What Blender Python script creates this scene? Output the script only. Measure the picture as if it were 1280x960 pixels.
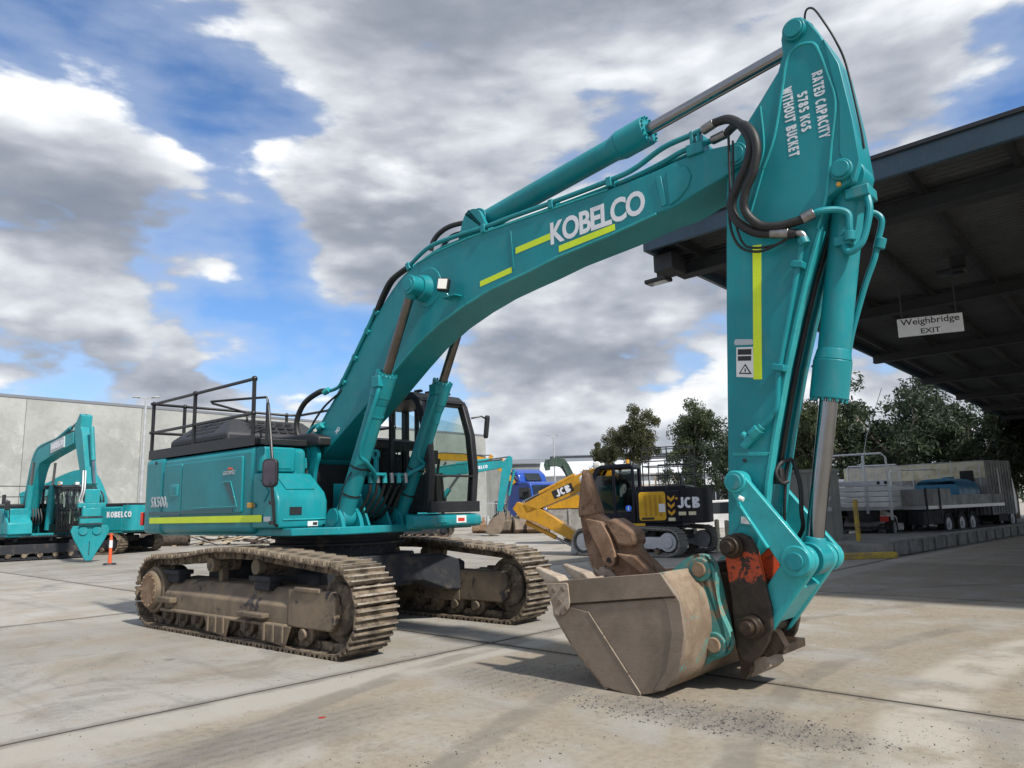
import bpy, bmesh, math, random
from mathutils import Vector, Matrix, Euler
import numpy as np
R = math.radians
random.seed(7)
for o in list(bpy.data.objects):
    bpy.data.objects.remove(o, do_unlink=True)
scene = bpy.context.scene
col = scene.collection

# ------------------------------------------------------------------ camera
cam_d = bpy.data.cameras.new('camera'); cam = bpy.data.objects.new('camera', cam_d); col.objects.link(cam)
cam_d.sensor_fit = 'HORIZONTAL'; cam_d.sensor_width = 36.0
cam_d.lens = 933.0 / 1280.0 * 36.0
cam_d.clip_start = 0.05; cam_d.clip_end = 5000
cam.location = (0, 0, 1.63)
cam.rotation_euler = (Matrix.Rotation(R(90 + 9.43), 3, 'X') @ Matrix.Rotation(R(-1.5), 3, 'Z')).to_euler()
scene.camera = cam

# ------------------------------------------------------------------ light
SUN_AZ = (0.66, -0.75); SUN_EL = R(46)
world = bpy.data.worlds.new('World'); scene.world = world; world.use_nodes = True
def build_world():
    nt = world.node_tree; N = nt.nodes; L = nt.links
    for n in list(N): N.remove(n)
    out = N.new('ShaderNodeOutputWorld'); bg = N.new('ShaderNodeBackground'); bg.inputs[1].default_value = 0.1
    sky = N.new('ShaderNodeTexSky'); sky.sky_type = 'NISHITA'; sky.sun_disc = False
    sky.sun_elevation = SUN_EL; sky.sun_rotation = math.atan2(SUN_AZ[0], SUN_AZ[1])
    sky.air_density = 1.0; sky.dust_density = 0.6; sky.ozone_density = 2.0
    tc = N.new('ShaderNodeTexCoord')
    def math_(op, a, b=None, clamp=False):
        m = N.new('ShaderNodeMath'); m.operation = op; m.use_clamp = clamp
        for i, v in enumerate((a, b)):
            if v is None: continue
            if isinstance(v, (int, float)): m.inputs[i].default_value = v
            else: L.new(v, m.inputs[i])
        return m.outputs[0]
    def vmath(op, a, b=None, sc=None):
        m = N.new('ShaderNodeVectorMath'); m.operation = op
        for i, v in enumerate((a, b)):
            if v is None: continue
            if isinstance(v, (tuple, list)): m.inputs[i].default_value = v
            else: L.new(v, m.inputs[i])
        if sc is not None:
            if isinstance(sc, (int, float)): m.inputs['Scale'].default_value = sc
            else: L.new(sc, m.inputs['Scale'])
        return m.outputs[1] if op == 'DOT_PRODUCT' else m.outputs[0]
    d = tc.outputs['Generated']
    def coords(dv):
        sep = N.new('ShaderNodeSeparateXYZ'); L.new(dv, sep.inputs[0])
        den = math_('ADD', math_('MAXIMUM', sep.outputs[2], 0.0), 0.75)
        inv = math_('DIVIDE', 1.15, den)
        cmb = N.new('ShaderNodeCombineXYZ')
        L.new(math_('MULTIPLY', sep.outputs[0], inv), cmb.inputs[0]); L.new(math_('MULTIPLY', sep.outputs[1], inv), cmb.inputs[1])
        L.new(math_('MULTIPLY', sep.outputs[2], 2.3), cmb.inputs[2])
        return cmb.outputs[0]
    def voro(v, scale, detail):
        n = N.new('ShaderNodeTexVoronoi'); n.feature = 'F1'; n.inputs['Scale'].default_value = scale; n.inputs['Detail'].default_value = detail; n.inputs['Roughness'].default_value = 0.55
        L.new(v, n.inputs['Vector']); return n.outputs['Distance']
    def noise(v, scale, detail, rough, dist=0.0, lac=2.0):
        n = N.new('ShaderNodeTexNoise'); n.inputs['Scale'].default_value = scale; n.inputs['Detail'].default_value = detail
        n.inputs['Roughness'].default_value = rough; n.inputs['Distortion'].default_value = dist; n.inputs['Lacunarity'].default_value = lac
        L.new(v, n.inputs['Vector']); return n.outputs['Fac']
    def ramp(v, a, b, smooth=True):
        m = N.new('ShaderNodeMapRange'); m.interpolation_type = 'SMOOTHSTEP' if smooth else 'LINEAR'
        m.inputs[1].default_value = a; m.inputs[2].default_value = b; L.new(v, m.inputs[0]); return m.outputs[0]
    OFF = SKYOFF
    def dens(dv, d1, d2, d3):
        q = vmath('ADD', coords(dv), OFF)
        big = noise(q, 1.8, d1, 0.5)
        det = noise(q, 4.0, d2, 0.60)
        bil = math_('SUBTRACT', 0.42, voro(q, 8.0, d3)) if d3 else 0.0
        return math_('ADD', math_('ADD', math_('MULTIPLY', big, 0.55), math_('MULTIPLY', det, 0.55)), math_('MULTIPLY', bil, 0.15))
    # openings and banks of cloud: soft bias about fixed compass directions
    bias = None
    for (bx, by, bz, wdt, amp) in SKYBIAS:
        l = math.sqrt(bx*bx + by*by + bz*bz)
        dp = vmath('DOT_PRODUCT', d, (bx/l, by/l, bz/l))
        t = math_('MULTIPLY', ramp(dp, math.cos(wdt), 1.0), amp)
        bias = t if bias is None else math_('ADD', bias, t)
    raw = dens(d, 2.0, 7.0, 2.0)
    sepz = N.new('ShaderNodeSeparateXYZ'); L.new(d, sepz.inputs[0])
    bias = math_('ADD', bias, math_('MULTIPLY', ramp(sepz.outputs[2], 0.26, 0.10), LOWB))
    n0 = math_('ADD', raw, bias)
    up = vmath('NORMALIZE', vmath('ADD', d, (0.022, -0.020, 0.055)))
    n1 = dens(up, 1.0, 3.0, 0)
    sepd = N.new('ShaderNodeSeparateXYZ'); L.new(d, sepd.inputs[0])
    cov = ramp(n0, COV[0], COV[1])
    thick = ramp(n0, COV[0] + 0.04, COV[0] + 0.30)
    lit = math_('MULTIPLY', math_('SUBTRACT', raw, n1), LITK)
    base = math_('SUBTRACT', BASE[0], math_('MULTIPLY', thick, BASE[1]))
    b = math_('ADD', base, lit)
    puff = math_('SUBTRACT', noise(vmath('ADD', coords(d), OFF), 17.0, 4.0, 0.6), 0.5)
    b = ramp(math_('ADD', b, math_('MULTIPLY', puff, 0.45)), -0.62, 1.22)
    cr = N.new('ShaderNodeValToRGB'); L.new(b, cr.inputs[0])
    e = cr.color_ramp.elements
    e[0].position = 0.0; e[0].color = (0.185, 0.215, 0.27, 1); e[1].position = 1.0; e[1].color = (0.90, 0.905, 0.91, 1)
    for p, c in ((0.25, (0.27, 0.295, 0.345)), (0.5, (0.40, 0.425, 0.475)), (0.75, (0.60, 0.625, 0.66))):
        x = e.new(p); x.color = c + (1,)
    csc = vmath('SCALE', cr.outputs[0], None, 10.0)
    skyc = vmath('MULTIPLY', sky.outputs[0], SKYTINT)
    wisp = math_('MULTIPLY', ramp(n0, COV[0] - 0.16, COV[0] + 0.02), 0.38)
    mx0 = N.new('ShaderNodeMix'); mx0.data_type = 'RGBA'; L.new(wisp, mx0.inputs[0]); L.new(skyc, mx0.inputs[6]); mx0.inputs[7].default_value = (4.6, 5.2, 6.2, 1)
    mx = N.new('ShaderNodeMix'); mx.data_type = 'RGBA'; L.new(cov, mx.inputs[0]); L.new(mx0.outputs[2], mx.inputs[6]); L.new(csc, mx.inputs[7])
    hz = ramp(sepd.outputs[2], 0.10, -0.01)
    mx2 = N.new('ShaderNodeMix'); mx2.data_type = 'RGBA'; L.new(math_('MULTIPLY', hz, 0.45), mx2.inputs[0]); L.new(mx.outputs[2], mx2.inputs[6]); mx2.inputs[7].default_value = (6.3, 6.7, 7.2, 1)
    L.new(mx2.outputs[2], bg.inputs[0]); L.new(bg.outputs[0], out.inputs[0])
SKYOFF = (5.3, 12.2, 4.4)
COV = (0.435, 0.515); LITK = 3.9; BASE = (0.78, 0.36); SKYTINT = (0.74, 0.98, 1.25); LOWB = 0.07
SKYBIAS = [(-0.430, 0.768, 0.475, R(8.75), -0.060), (-0.496, 0.716, 0.491, R(6.25), -0.040), (-0.313, 0.814, 0.489, R(6.25), -0.072), (-0.282, 0.854, 0.437, R(7.5), -0.101), (-0.361, 0.884, 0.297, R(8.75), -0.115), (-0.275, 0.930, 0.245, R(8.75), -0.115), (-0.389, 0.810, 0.438, R(6.25), -0.086), (0.531, 0.724, 0.440, R(5), -0.072), (0.138, 0.855, 0.500, R(4.375), -0.058), (-0.170, 0.978, 0.124, R(3.75), -0.043), (-0.512, 0.787, 0.343, R(10), 0.090), (-0.492, 0.845, 0.210, R(8.75), 0.072), (-0.068, 0.834, 0.547, R(16.25), 0.090), (-0.171, 0.919, 0.356, R(8.75), 0.090), (0.055, 0.970, 0.235, R(11.25), 0.108), (0.250, 0.910, 0.331, R(11.25), 0.090), (0.344, 0.795, 0.500, R(15), 0.072), (-0.342, 0.925, 0.163, R(7.5), 0.090), (0.063, 0.991, 0.120, R(10), 0.072), (-0.414, 0.843, 0.344, R(7.5), 0.054)]
build_world()
world.cycles.sampling_method = 'MANUAL'; world.cycles.sample_map_resolution = 512
sun_d = bpy.data.lights.new('sun', 'SUN'); sun = bpy.data.objects.new('sun', sun_d); col.objects.link(sun)
sun_d.energy = 4.0; sun_d.angle = R(2.5); sun_d.color = (1.0, 0.95, 0.87)
_l = math.hypot(*SUN_AZ)
sun_dir = Vector((SUN_AZ[0]/_l*math.cos(SUN_EL), SUN_AZ[1]/_l*math.cos(SUN_EL), math.sin(SUN_EL)))
sun.rotation_euler = (-sun_dir).to_track_quat('-Z', 'Y').to_euler()
sun.location = (20, -20, 40)
scene.view_settings.view_transform = 'Standard'; scene.view_settings.look = 'None'
scene.view_settings.exposure = 0.42; scene.view_settings.gamma = 1.0; scene.view_settings.use_curve_mapping = False
scene.render.engine = 'CYCLES'
scene.cycles.max_bounces = 6; scene.cycles.diffuse_bounces = 3; scene.cycles.glossy_bounces = 3; scene.cycles.transmission_bounces = 3; scene.cycles.transparent_max_bounces = 10
# ------------------------------------------------------------------ materials
class NB:
    def __init__(s, name):
        s.m = bpy.data.materials.new(name); s.m.use_nodes = True
        s.nt = s.m.node_tree; s.N = s.nt.nodes; s.L = s.nt.links
        s.bsdf = s.N['Principled BSDF']; s.out = s.N['Material Output']
        s.tc = s.N.new('ShaderNodeTexCoord')
    def inp(s, i, v):
        if isinstance(v, (int, float)): i.default_value = v
        elif isinstance(v, (tuple, list)): i.default_value = tuple(v) + ((1,) if len(v) == 3 and i.type == 'RGBA' else ())
        else: s.L.new(v, i)
    def noise(s, scale, detail=5, rough=0.55, vec=None, dist=0.0, sc=None):
        n = s.N.new('ShaderNodeTexNoise'); n.inputs['Scale'].default_value = scale; n.inputs['Detail'].default_value = detail
        n.inputs['Roughness'].default_value = rough; n.inputs['Distortion'].default_value = dist
        v = vec if vec is not None else s.tc.outputs['Object']
        if sc:
            mp = s.N.new('ShaderNodeMapping'); mp.inputs['Scale'].default_value = sc; s.L.new(v, mp.inputs[0]); v = mp.outputs[0]
        s.L.new(v, n.inputs['Vector']); return n.outputs['Fac']
    def ramp(s, v, a, b):
        m = s.N.new('ShaderNodeMapRange'); m.interpolation_type = 'SMOOTHSTEP'; m.inputs[1].default_value = a; m.inputs[2].default_value = b
        s.L.new(v, m.inputs[0]); return m.outputs[0]
    def math(s, op, a, b=0.0):
        m = s.N.new('ShaderNodeMath'); m.operation = op; s.inp(m.inputs[0], a); s.inp(m.inputs[1], b); return m.outputs[0]
    def mix(s, f, a, b, mode='MIX'):
        m = s.N.new('ShaderNodeMix'); m.data_type = 'RGBA'; m.blend_type = mode
        s.inp(m.inputs[0], f); s.inp(m.inputs[6], a); s.inp(m.inputs[7], b); return m.outputs[2]
    def bump(s, h, strength=0.3, dist=0.02):
        b = s.N.new('ShaderNodeBump'); b.inputs['Strength'].default_value = strength; b.inputs['Distance'].default_value = dist
        s.L.new(h, b.inputs['Height']); s.L.new(b.outputs[0], s.bsdf.inputs['Normal'])
    def set(s, color=None, rough=None, metal=None, spec=None, coat=None):
        if color is not None: s.inp(s.bsdf.inputs['Base Color'], color)
        if rough is not None: s.inp(s.bsdf.inputs['Roughness'], rough)
        if metal is not None: s.inp(s.bsdf.inputs['Metallic'], metal)
        if spec is not None: s.inp(s.bsdf.inputs['Specular IOR Level'], spec)
        if coat is not None: s.inp(s.bsdf.inputs['Coat Weight'], coat); s.inp(s.bsdf.inputs['Coat Roughness'], 0.12)
        return s.m
    def sep(s, v):
        n = s.N.new('ShaderNodeSeparateXYZ'); s.L.new(v, n.inputs[0]); return n.outputs
def c_(c, k): return tuple(min(1, x*k) for x in c)
def paint(name, c, rough=0.38, dust=(0.30, 0.25, 0.19), amt=0.25, coat=0.25, scale=1.0):
    b = NB(name)
    v = b.noise(1.3*scale, 3); f = b.noise(9*scale, 6, 0.65); st = b.noise(3.5*scale, 5, 0.6, sc=(3.0, 3.0, 0.5))
    base = b.mix(b.ramp(v, 0.3, 0.75), c_(c, 0.86), c_(c, 1.08))
    d = b.math('MULTIPLY', b.ramp(b.math('MULTIPLY', b.math('ADD', f, st), 0.5), 0.47, 0.72), amt)
    base = b.mix(d, base, dust)
    fade = b.noise(0.55*scale, 5, 0.6, dist=0.5)
    base = b.mix(b.math('MULTIPLY', b.ramp(fade, 0.50, 0.72), min(0.5, amt*4)), base, tuple(min(1, x*1.18 + 0.022) for x in c))
    runs = b.noise(7*scale, 4, 0.6, sc=(2.2, 2.2, 0.16)); base = b.mix(b.math('MULTIPLY', b.ramp(runs, 0.58, 0.74), min(0.30, amt*2.2)), base, c_(c, 0.55))
    scr = b.noise(16*scale, 3, 0.75, sc=(0.5, 0.5, 3.0), dist=0.6); base = b.mix(b.math('MULTIPLY', b.ramp(scr, 0.69, 0.73), min(0.45, amt*3.5)), base, tuple(min(1, x*1.3 + 0.06) for x in c))
    fine = b.noise(60*scale, 3, 0.7)
    base = b.mix(b.math('MULTIPLY', b.ramp(fine, 0.62, 0.75), amt*0.8), base, c_(dust, 0.45))
    b.bump(b.noise(2.2, 3), 0.05, 0.03)
    return b.set(base, b.math('ADD', b.math('MULTIPLY', st, 0.35), rough-0.16), 0.0, 0.32, coat)
def plain(name, c, rough=0.6, metal=0.0, var=0.25, scale=4.0, spec=0.5, bump=0.0):
    b = NB(name)
    f = b.noise(scale, 6, 0.62); g = b.noise(scale*9, 4, 0.6)
    base = b.mix(b.ramp(b.math('ADD', b.math('MULTIPLY', f, 0.7), b.math('MULTIPLY', g, 0.3)), 0.35, 0.68), c_(c, 1-var), c_(c, 1+var))
    if bump: b.bump(b.math('ADD', f, b.math('MULTIPLY', g, 0.5)), bump, 0.02)
    return b.set(base, b.math('ADD', b.math('MULTIPLY', f, 0.2), rough-0.1), metal, spec)
def dirty(name, c, c2, lo=0.42, hi=0.6, rough=0.8, scale=3.0, metal=0.0, bump=0.25, c3=None, lo3=0.6, hi3=0.66, sc3=9.0):
    b = NB(name)
    f = b.noise(scale, 8, 0.65, dist=0.3); g = b.noise(scale*14, 5, 0.7)
    t = b.ramp(b.math('ADD', b.math('MULTIPLY', f, 0.75), b.math('MULTIPLY', g, 0.25)), lo, hi)
    base = b.mix(t, c, c2)
    if c3:
        h = b.noise(sc3, 6, 0.68, dist=0.6)
        base = b.mix(b.ramp(h, lo3, hi3), base, c3)
    base = b.mix(b.ramp(g, 0.25, 0.8), base, (0.5, 0.5, 0.5), 'SOFT_LIGHT')
    oi = b.N.new('ShaderNodeObjectInfo'); mr = b.N.new('ShaderNodeMapRange'); mr.inputs[3].default_value = 0.82; mr.inputs[4].default_value = 1.16; b.L.new(oi.outputs['Random'], mr.inputs[0])
    base = b.mix(1.0, base, mr.outputs[0], 'MULTIPLY')
    b.bump(b.math('ADD', f, g), bump, 0.015)
    return b.set(base, rough, metal, 0.3)
M = {}
TEAL = (0.006, 0.218, 0.248)
def build_materials():
    M['teal'] = paint('teal_paint', TEAL, 0.40, amt=0.10, coat=0.06)
    M['teal_dirty'] = paint('teal_paint_dusty', TEAL, 0.5, amt=0.42, coat=0.1)
    M['teal_link'] = paint('teal_paint_link', (0.020, 0.33, 0.35), 0.42, dust=(0.03, 0.025, 0.02), amt=0.35, coat=0.15, scale=2.2)
    M['teal_far'] = paint('teal_paint_far', (0.009, 0.25, 0.28), 0.45, amt=0.2, coat=0.1)
    M['yellow'] = paint('yellow_paint', (0.50, 0.25, 0.012), 0.42, dust=(0.16, 0.09, 0.03), amt=0.6)
    M['yellow_clean'] = paint('clean_yellow_paint', (0.62, 0.36, 0.015), 0.4, amt=0.12)
    M['navy'] = paint('navy_black_paint', (0.002, 0.0025, 0.008), 0.34, dust=(0.03, 0.03, 0.03), amt=0.04, coat=0.0)
    M['blue'] = paint('blue_paint', (0.010, 0.060, 0.33), 0.3, amt=0.08, coat=0.5)
    M['green'] = paint('dark_green_paint', (0.03, 0.06, 0.045), 0.5, amt=0.35)
    M['fascia'] = paint('slate_blue_fascia', (0.030, 0.065, 0.10), 0.5, amt=0.1)
    M['cowl'] = plain('charcoal_plastic', (0.030, 0.031, 0.035), 0.6, var=0.2)
    M['black'] = plain('black_plastic', (0.012, 0.013, 0.015), 0.5, var=0.3)
    M['rail'] = plain('black_rail_paint', (0.012, 0.012, 0.013), 0.38, var=0.3)
    M['rubber'] = plain('black_hose_rubber', (0.014, 0.014, 0.014), 0.55, var=0.4, scale=14, bump=0.1)
    M['dark'] = plain('dark_interior', (0.008, 0.008, 0.009), 0.8, var=0.2)
    M['chrome'] = plain('chrome_rod', (0.27, 0.275, 0.29), 0.15, 1.0, var=0.08, scale=5)
    M['rod_dull'] = plain('dull_grey_rod', (0.16, 0.145, 0.13), 0.34, 1.0, var=0.2, scale=5)
    M['steel'] = plain('bare_steel', (0.28, 0.27, 0.26), 0.4, 1.0, var=0.3)
    M['galv'] = plain('galvanised_steel', (0.45, 0.46, 0.47), 0.5, 0.3, var=0.15)
    M['white'] = paint('white_paint', (0.70, 0.70, 0.69), 0.4, amt=0.12)
    M['silver'] = plain('silver_alloy', (0.52, 0.53, 0.55), 0.38, 0.5, var=0.1)
    M['lettering'] = plain('white_lettering', (0.72, 0.73, 0.76), 0.45, var=0.06)
    M['lettering_grey'] = plain('pale_grey_lettering', (0.42, 0.46, 0.48), 0.45, var=0.06)
    M['ink'] = plain('black_ink', (0.015, 0.015, 0.015), 0.6, var=0.1)
    M['label_white'] = plain('white_label', (0.68, 0.69, 0.68), 0.5, var=0.08)
    M['label_cream'] = plain('cream_label', (0.66, 0.60, 0.40), 0.5, var=0.08)
    M['red'] = plain('red_plastic', (0.45, 0.03, 0.02), 0.4, var=0.1)
    M['orange'] = plain('safety_orange', (0.72, 0.10, 0.03), 0.5, var=0.1)
    M['amber'] = plain('amber_lens', (0.65, 0.33, 0.03), 0.25, var=0.1)
    M['hivis'] = plain('fluorescent_yellow_tape', (0.62, 0.78, 0.015), 0.45, var=0.06)
    M['navy_tape'] = plain('dark_teal_tape', (0.012, 0.085, 0.10), 0.4, var=0.1)
    M['signblue'] = plain('sign_blue', (0.02, 0.12, 0.55), 0.4, var=0.05)
    M['cream'] = dirty('cream_bollard', (0.62, 0.58, 0.42), (0.45, 0.40, 0.28), rough=0.6)
    M['yellow_kerb'] = dirty('yellow_kerb_paint', (0.52, 0.36, 0.05), (0.30, 0.22, 0.09), rough=0.75)
    M['track'] = dirty('dusty_track_steel', (0.060, 0.047, 0.036), (0.235, 0.185, 0.13), 0.40, 0.62, 0.85, 5.0, bump=0.5)
    M['track_frame'] = dirty('dusty_track_frame', (0.135, 0.105, 0.078), (0.20, 0.155, 0.105), 0.40, 0.62, 0.85, 2.6, c3=(0.045, 0.042, 0.043), lo3=0.57, hi3=0.65, sc3=3.2)
    M['under'] = dirty('undercarriage_dark_paint', (0.022, 0.024, 0.029), (0.12, 0.10, 0.08), 0.50, 0.74, 0.7, 3.5)
    M['rust'] = dirty('rusty_plate', (0.20, 0.125, 0.075), (0.31, 0.24, 0.165), 0.42, 0.66, 0.85, 6)
    M['grouser'] = dirty('worn_grouser_edges', (0.19, 0.16, 0.125), (0.34, 0.30, 0.25), 0.42, 0.6, 0.5, 9, metal=0.2, bump=0.3)
    M['bucket'] = bucket_mat()
    M['bucket_old'] = dirty('worn_bucket_steel', (0.118, 0.092, 0.073), (0.182, 0.148, 0.118), 0.36, 0.66, 0.62, 1.9, bump=0.35, c3=(0.070, 0.056, 0.048), lo3=0.58, hi3=0.72, sc3=3.2)
    M['bucket_edge'] = dirty('dusty_bucket_edge', (0.22, 0.17, 0.125), (0.36, 0.30, 0.24), 0.40, 0.62, 0.8, 5, c3=(0.12, 0.09, 0.07), lo3=0.58, hi3=0.64)
    M['bucket_ear'] = dirty('worn_teal_ear', (0.07, 0.235, 0.21), (0.05, 0.20, 0.185), 0.40, 0.6, 0.7, 4, bump=0.15, c3=(0.24, 0.175, 0.115), lo3=0.50, hi3=0.60, sc3=11)
    M['bucket_shell'] = dirty('worn_bucket_shell', (0.165, 0.118, 0.08), (0.25, 0.19, 0.135), 0.40, 0.6, 0.8, 4, c3=(0.08, 0.25, 0.215), lo3=0.56, hi3=0.70, sc3=6)
    M['grease'] = dirty('greasy_hitch', (0.020, 0.013, 0.009), (0.05, 0.034, 0.022), 0.42, 0.64, 0.42, 5, bump=0.2)
    M['hitch'] = hitch_mat()
    M['hitch_orange'] = dirty('orange_hitch_paint', (0.42, 0.05, 0.012), (0.30, 0.035, 0.01), 0.4, 0.6, 0.5, 5, c3=(0.03, 0.018, 0.012), lo3=0.52, hi3=0.56, sc3=7)
    M['ripper'] = dirty('rusty_brown_ripper', (0.165, 0.095, 0.058), (0.27, 0.175, 0.115), 0.40, 0.64, 0.8, 4.5, bump=0.5, c3=(0.095, 0.055, 0.037), lo3=0.54, hi3=0.66, sc3=7)
    M['teeth'] = dirty('worn_pale_teeth', (0.27, 0.215, 0.165), (0.37, 0.31, 0.25), 0.4, 0.6, 0.7, 7)
    M['timber'] = dirty('weathered_timber', (0.34, 0.26, 0.17), (0.46, 0.38, 0.27), 0.4, 0.6, 0.85, 6)
    M['timber_dark'] = dirty('dark_scrap', (0.04, 0.032, 0.028), (0.09, 0.07, 0.055), 0.4, 0.6, 0.85, 6)
    M['wallconc'] = dirty('grey_tilt_up_concrete', (0.255, 0.26, 0.245), (0.36, 0.365, 0.345), 0.36, 0.64, 0.9, 0.30, bump=0.05, c3=(0.40, 0.405, 0.39), lo3=0.56, hi3=0.70, sc3=0.8)
    M['barrier'] = dirty('weathered_barrier_concrete', (0.17, 0.165, 0.15), (0.28, 0.27, 0.25), 0.38, 0.62, 0.9, 1.8)
    M['container'] = paint('grey_container_paint', (0.24, 0.25, 0.235), 0.6, amt=0.3, coat=0.0)
    M['roofgrey'] = plain('grey_metal_roof', (0.17, 0.18, 0.20), 0.55, var=0.08, scale=0.4)
    M['roofwhite'] = plain('white_metal_roof', (0.66, 0.68, 0.70), 0.5, var=0.06, scale=0.4)
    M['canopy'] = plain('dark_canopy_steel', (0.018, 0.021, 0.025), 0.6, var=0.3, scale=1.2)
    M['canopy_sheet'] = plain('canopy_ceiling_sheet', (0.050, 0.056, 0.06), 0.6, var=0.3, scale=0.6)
    M['canvas'] = dirty('weathered_truck_box', (0.20, 0.20, 0.195), (0.34, 0.34, 0.33), 0.4, 0.6, 0.7, 1.2, c3=(0.18, 0.17, 0.16), lo3=0.6, hi3=0.68, sc3=2)
    M['tankblue'] = plain('blue_plastic_tank', (0.02, 0.14, 0.24), 0.45, var=0.15, scale=2)
    M['tyre'] = plain('tyre_rubber', (0.02, 0.02, 0.02), 0.85, var=0.3)
    M['bark'] = dirty('pale_gum_bark', (0.20, 0.165, 0.13), (0.33, 0.29, 0.24), 0.4, 0.6, 0.9, 2.5)
    M['joint'] = plain('joint_dirt', (0.05, 0.044, 0.036), 0.95, var=0.3)
    M['lens'] = plain('lamp_lens', (0.75, 0.75, 0.70), 0.12, var=0.05)
    M['mirror'] = plain('mirror_glass', (0.16, 0.13, 0.15), 0.06, 1.0, var=0.1)
    # glass
    b = NB('tinted_glass'); N = b.N; L = b.L
    tr = N.new('ShaderNodeBsdfTransparent'); tr.inputs[0].default_value = (0.86, 0.90, 0.88, 1)
    gl = N.new('ShaderNodeBsdfGlossy'); gl.inputs['Roughness'].default_value = 0.03; gl.inputs[0].default_value = (0.9, 0.95, 0.95, 1)
    lw = N.new('ShaderNodeLayerWeight'); lw.inputs[0].default_value = 0.5
    fac = b.math('ADD', b.math('MULTIPLY', b.math('POWER', lw.outputs['Facing'], 3.0), 0.22), 0.03)
    ms = N.new('ShaderNodeMixShader'); L.new(fac, ms.inputs[0]); L.new(tr.outputs[0], ms.inputs[1]); L.new(gl.outputs[0], ms.inputs[2]); L.new(ms.outputs[0], b.out.inputs[0])
    M['glass'] = b.m
    b = NB('smoked_glass'); N = b.N; L = b.L
    tr = N.new('ShaderNodeBsdfTransparent'); tr.inputs[0].default_value = (0.42, 0.46, 0.46, 1)
    gl = N.new('ShaderNodeBsdfGlossy'); gl.inputs['Roughness'].default_value = 0.05; ms = N.new('ShaderNodeMixShader'); ms.inputs[0].default_value = 0.08; L.new(tr.outputs[0], ms.inputs[1]); L.new(gl.outputs[0], ms.inputs[2]); L.new(ms.outputs[0], b.out.inputs[0])
    M['glass_smoke'] = b.m
    b = NB('dark_glass'); M['glass_dark'] = b.set((0.012, 0.016, 0.02), 0.06, 0.0, 0.7)
    for i, (c1, c2) in enumerate((((0.030, 0.044, 0.018), (0.095, 0.115, 0.052)), ((0.018, 0.034, 0.018), (0.060, 0.082, 0.045)), ((0.045, 0.050, 0.022), (0.12, 0.125, 0.06)))):
        b = NB('gum_leaves_%d' % i)
        oi = b.N.new('ShaderNodeNewGeometry')
        f = b.math('ADD', b.math('MULTIPLY', oi.outputs['Random Per Island'], 0.55), b.math('MULTIPLY', b.noise(0.8, 3), 0.45))
        b.set(b.mix(b.ramp(f, 0.15, 0.85), c1, c2), 0.55, 0, 0.35)
        tl = b.N.new('ShaderNodeBsdfTranslucent'); tl.inputs[0].default_value = c_(c2, 1.1) + (1,)
        ms = b.N.new('ShaderNodeMixShader'); ms.inputs[0].default_value = 0.28
        b.L.new(b.bsdf.outputs[0], ms.inputs[1]); b.L.new(tl.outputs[0], ms.inputs[2]); b.L.new(ms.outputs[0], b.out.inputs[0])
        M['leaf%d' % i] = b.m
    M['concrete'] = concrete_mat('yard_concrete', 0)
    M['gravel'] = gravel_mat()
def bucket_mat():
    b = NB('worn_bucket_steel')
    f = b.noise(1.6, 8, 0.65, dist=0.4); g = b.noise(28, 5, 0.7)
    mp = b.N.new('ShaderNodeMapping'); mp.inputs['Rotation'].default_value = (0, R(38), 0); b.L.new(b.tc.outputs['Object'], mp.inputs[0])
    sc1 = b.noise(5, 6, 0.72, mp.outputs[0], 0.2, sc=(0.5, 1, 14)); sc2 = b.noise(7, 5, 0.7, b.tc.outputs['Object'], 0.2, sc=(0.35, 1, 16))
    base = b.mix(b.ramp(f, 0.34, 0.66), (0.150, 0.115, 0.086), (0.235, 0.185, 0.14))
    base = b.mix(b.math('MULTIPLY', b.ramp(sc1, 0.54, 0.70), 0.34), base, (0.27, 0.225, 0.18))
    base = b.mix(b.math('MULTIPLY', b.ramp(sc2, 0.56, 0.72), 0.28), base, (0.085, 0.068, 0.056))
    rst = b.noise(3.1, 7, 0.7, dist=0.8); base = b.mix(b.math('MULTIPLY', b.ramp(rst, 0.56, 0.70), 0.55), base, (0.20, 0.115, 0.062))
    base = b.mix(b.math('MULTIPLY', b.ramp(g, 0.60, 0.72), 0.5), base, (0.07, 0.055, 0.045))
    b.bump(b.math('ADD', b.math('ADD', f, b.math('MULTIPLY', g, 0.4)), b.math('ADD', b.math('MULTIPLY', sc1, 0.6), b.math('MULTIPLY', sc2, 0.6))), 0.28, 0.015)
    return b.set(base, b.math('ADD', b.math('MULTIPLY', sc1, 0.35), 0.40), 0.15, 0.4)
def gravel_mat():
    b = NB('gravel'); g = b.N.new('ShaderNodeNewGeometry'); r = g.outputs['Random Per Island']
    return b.set(b.mix(b.ramp(r, 0.1, 0.9), (0.07, 0.065, 0.06), (0.24, 0.225, 0.20)), 0.9, 0, 0.3)
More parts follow.
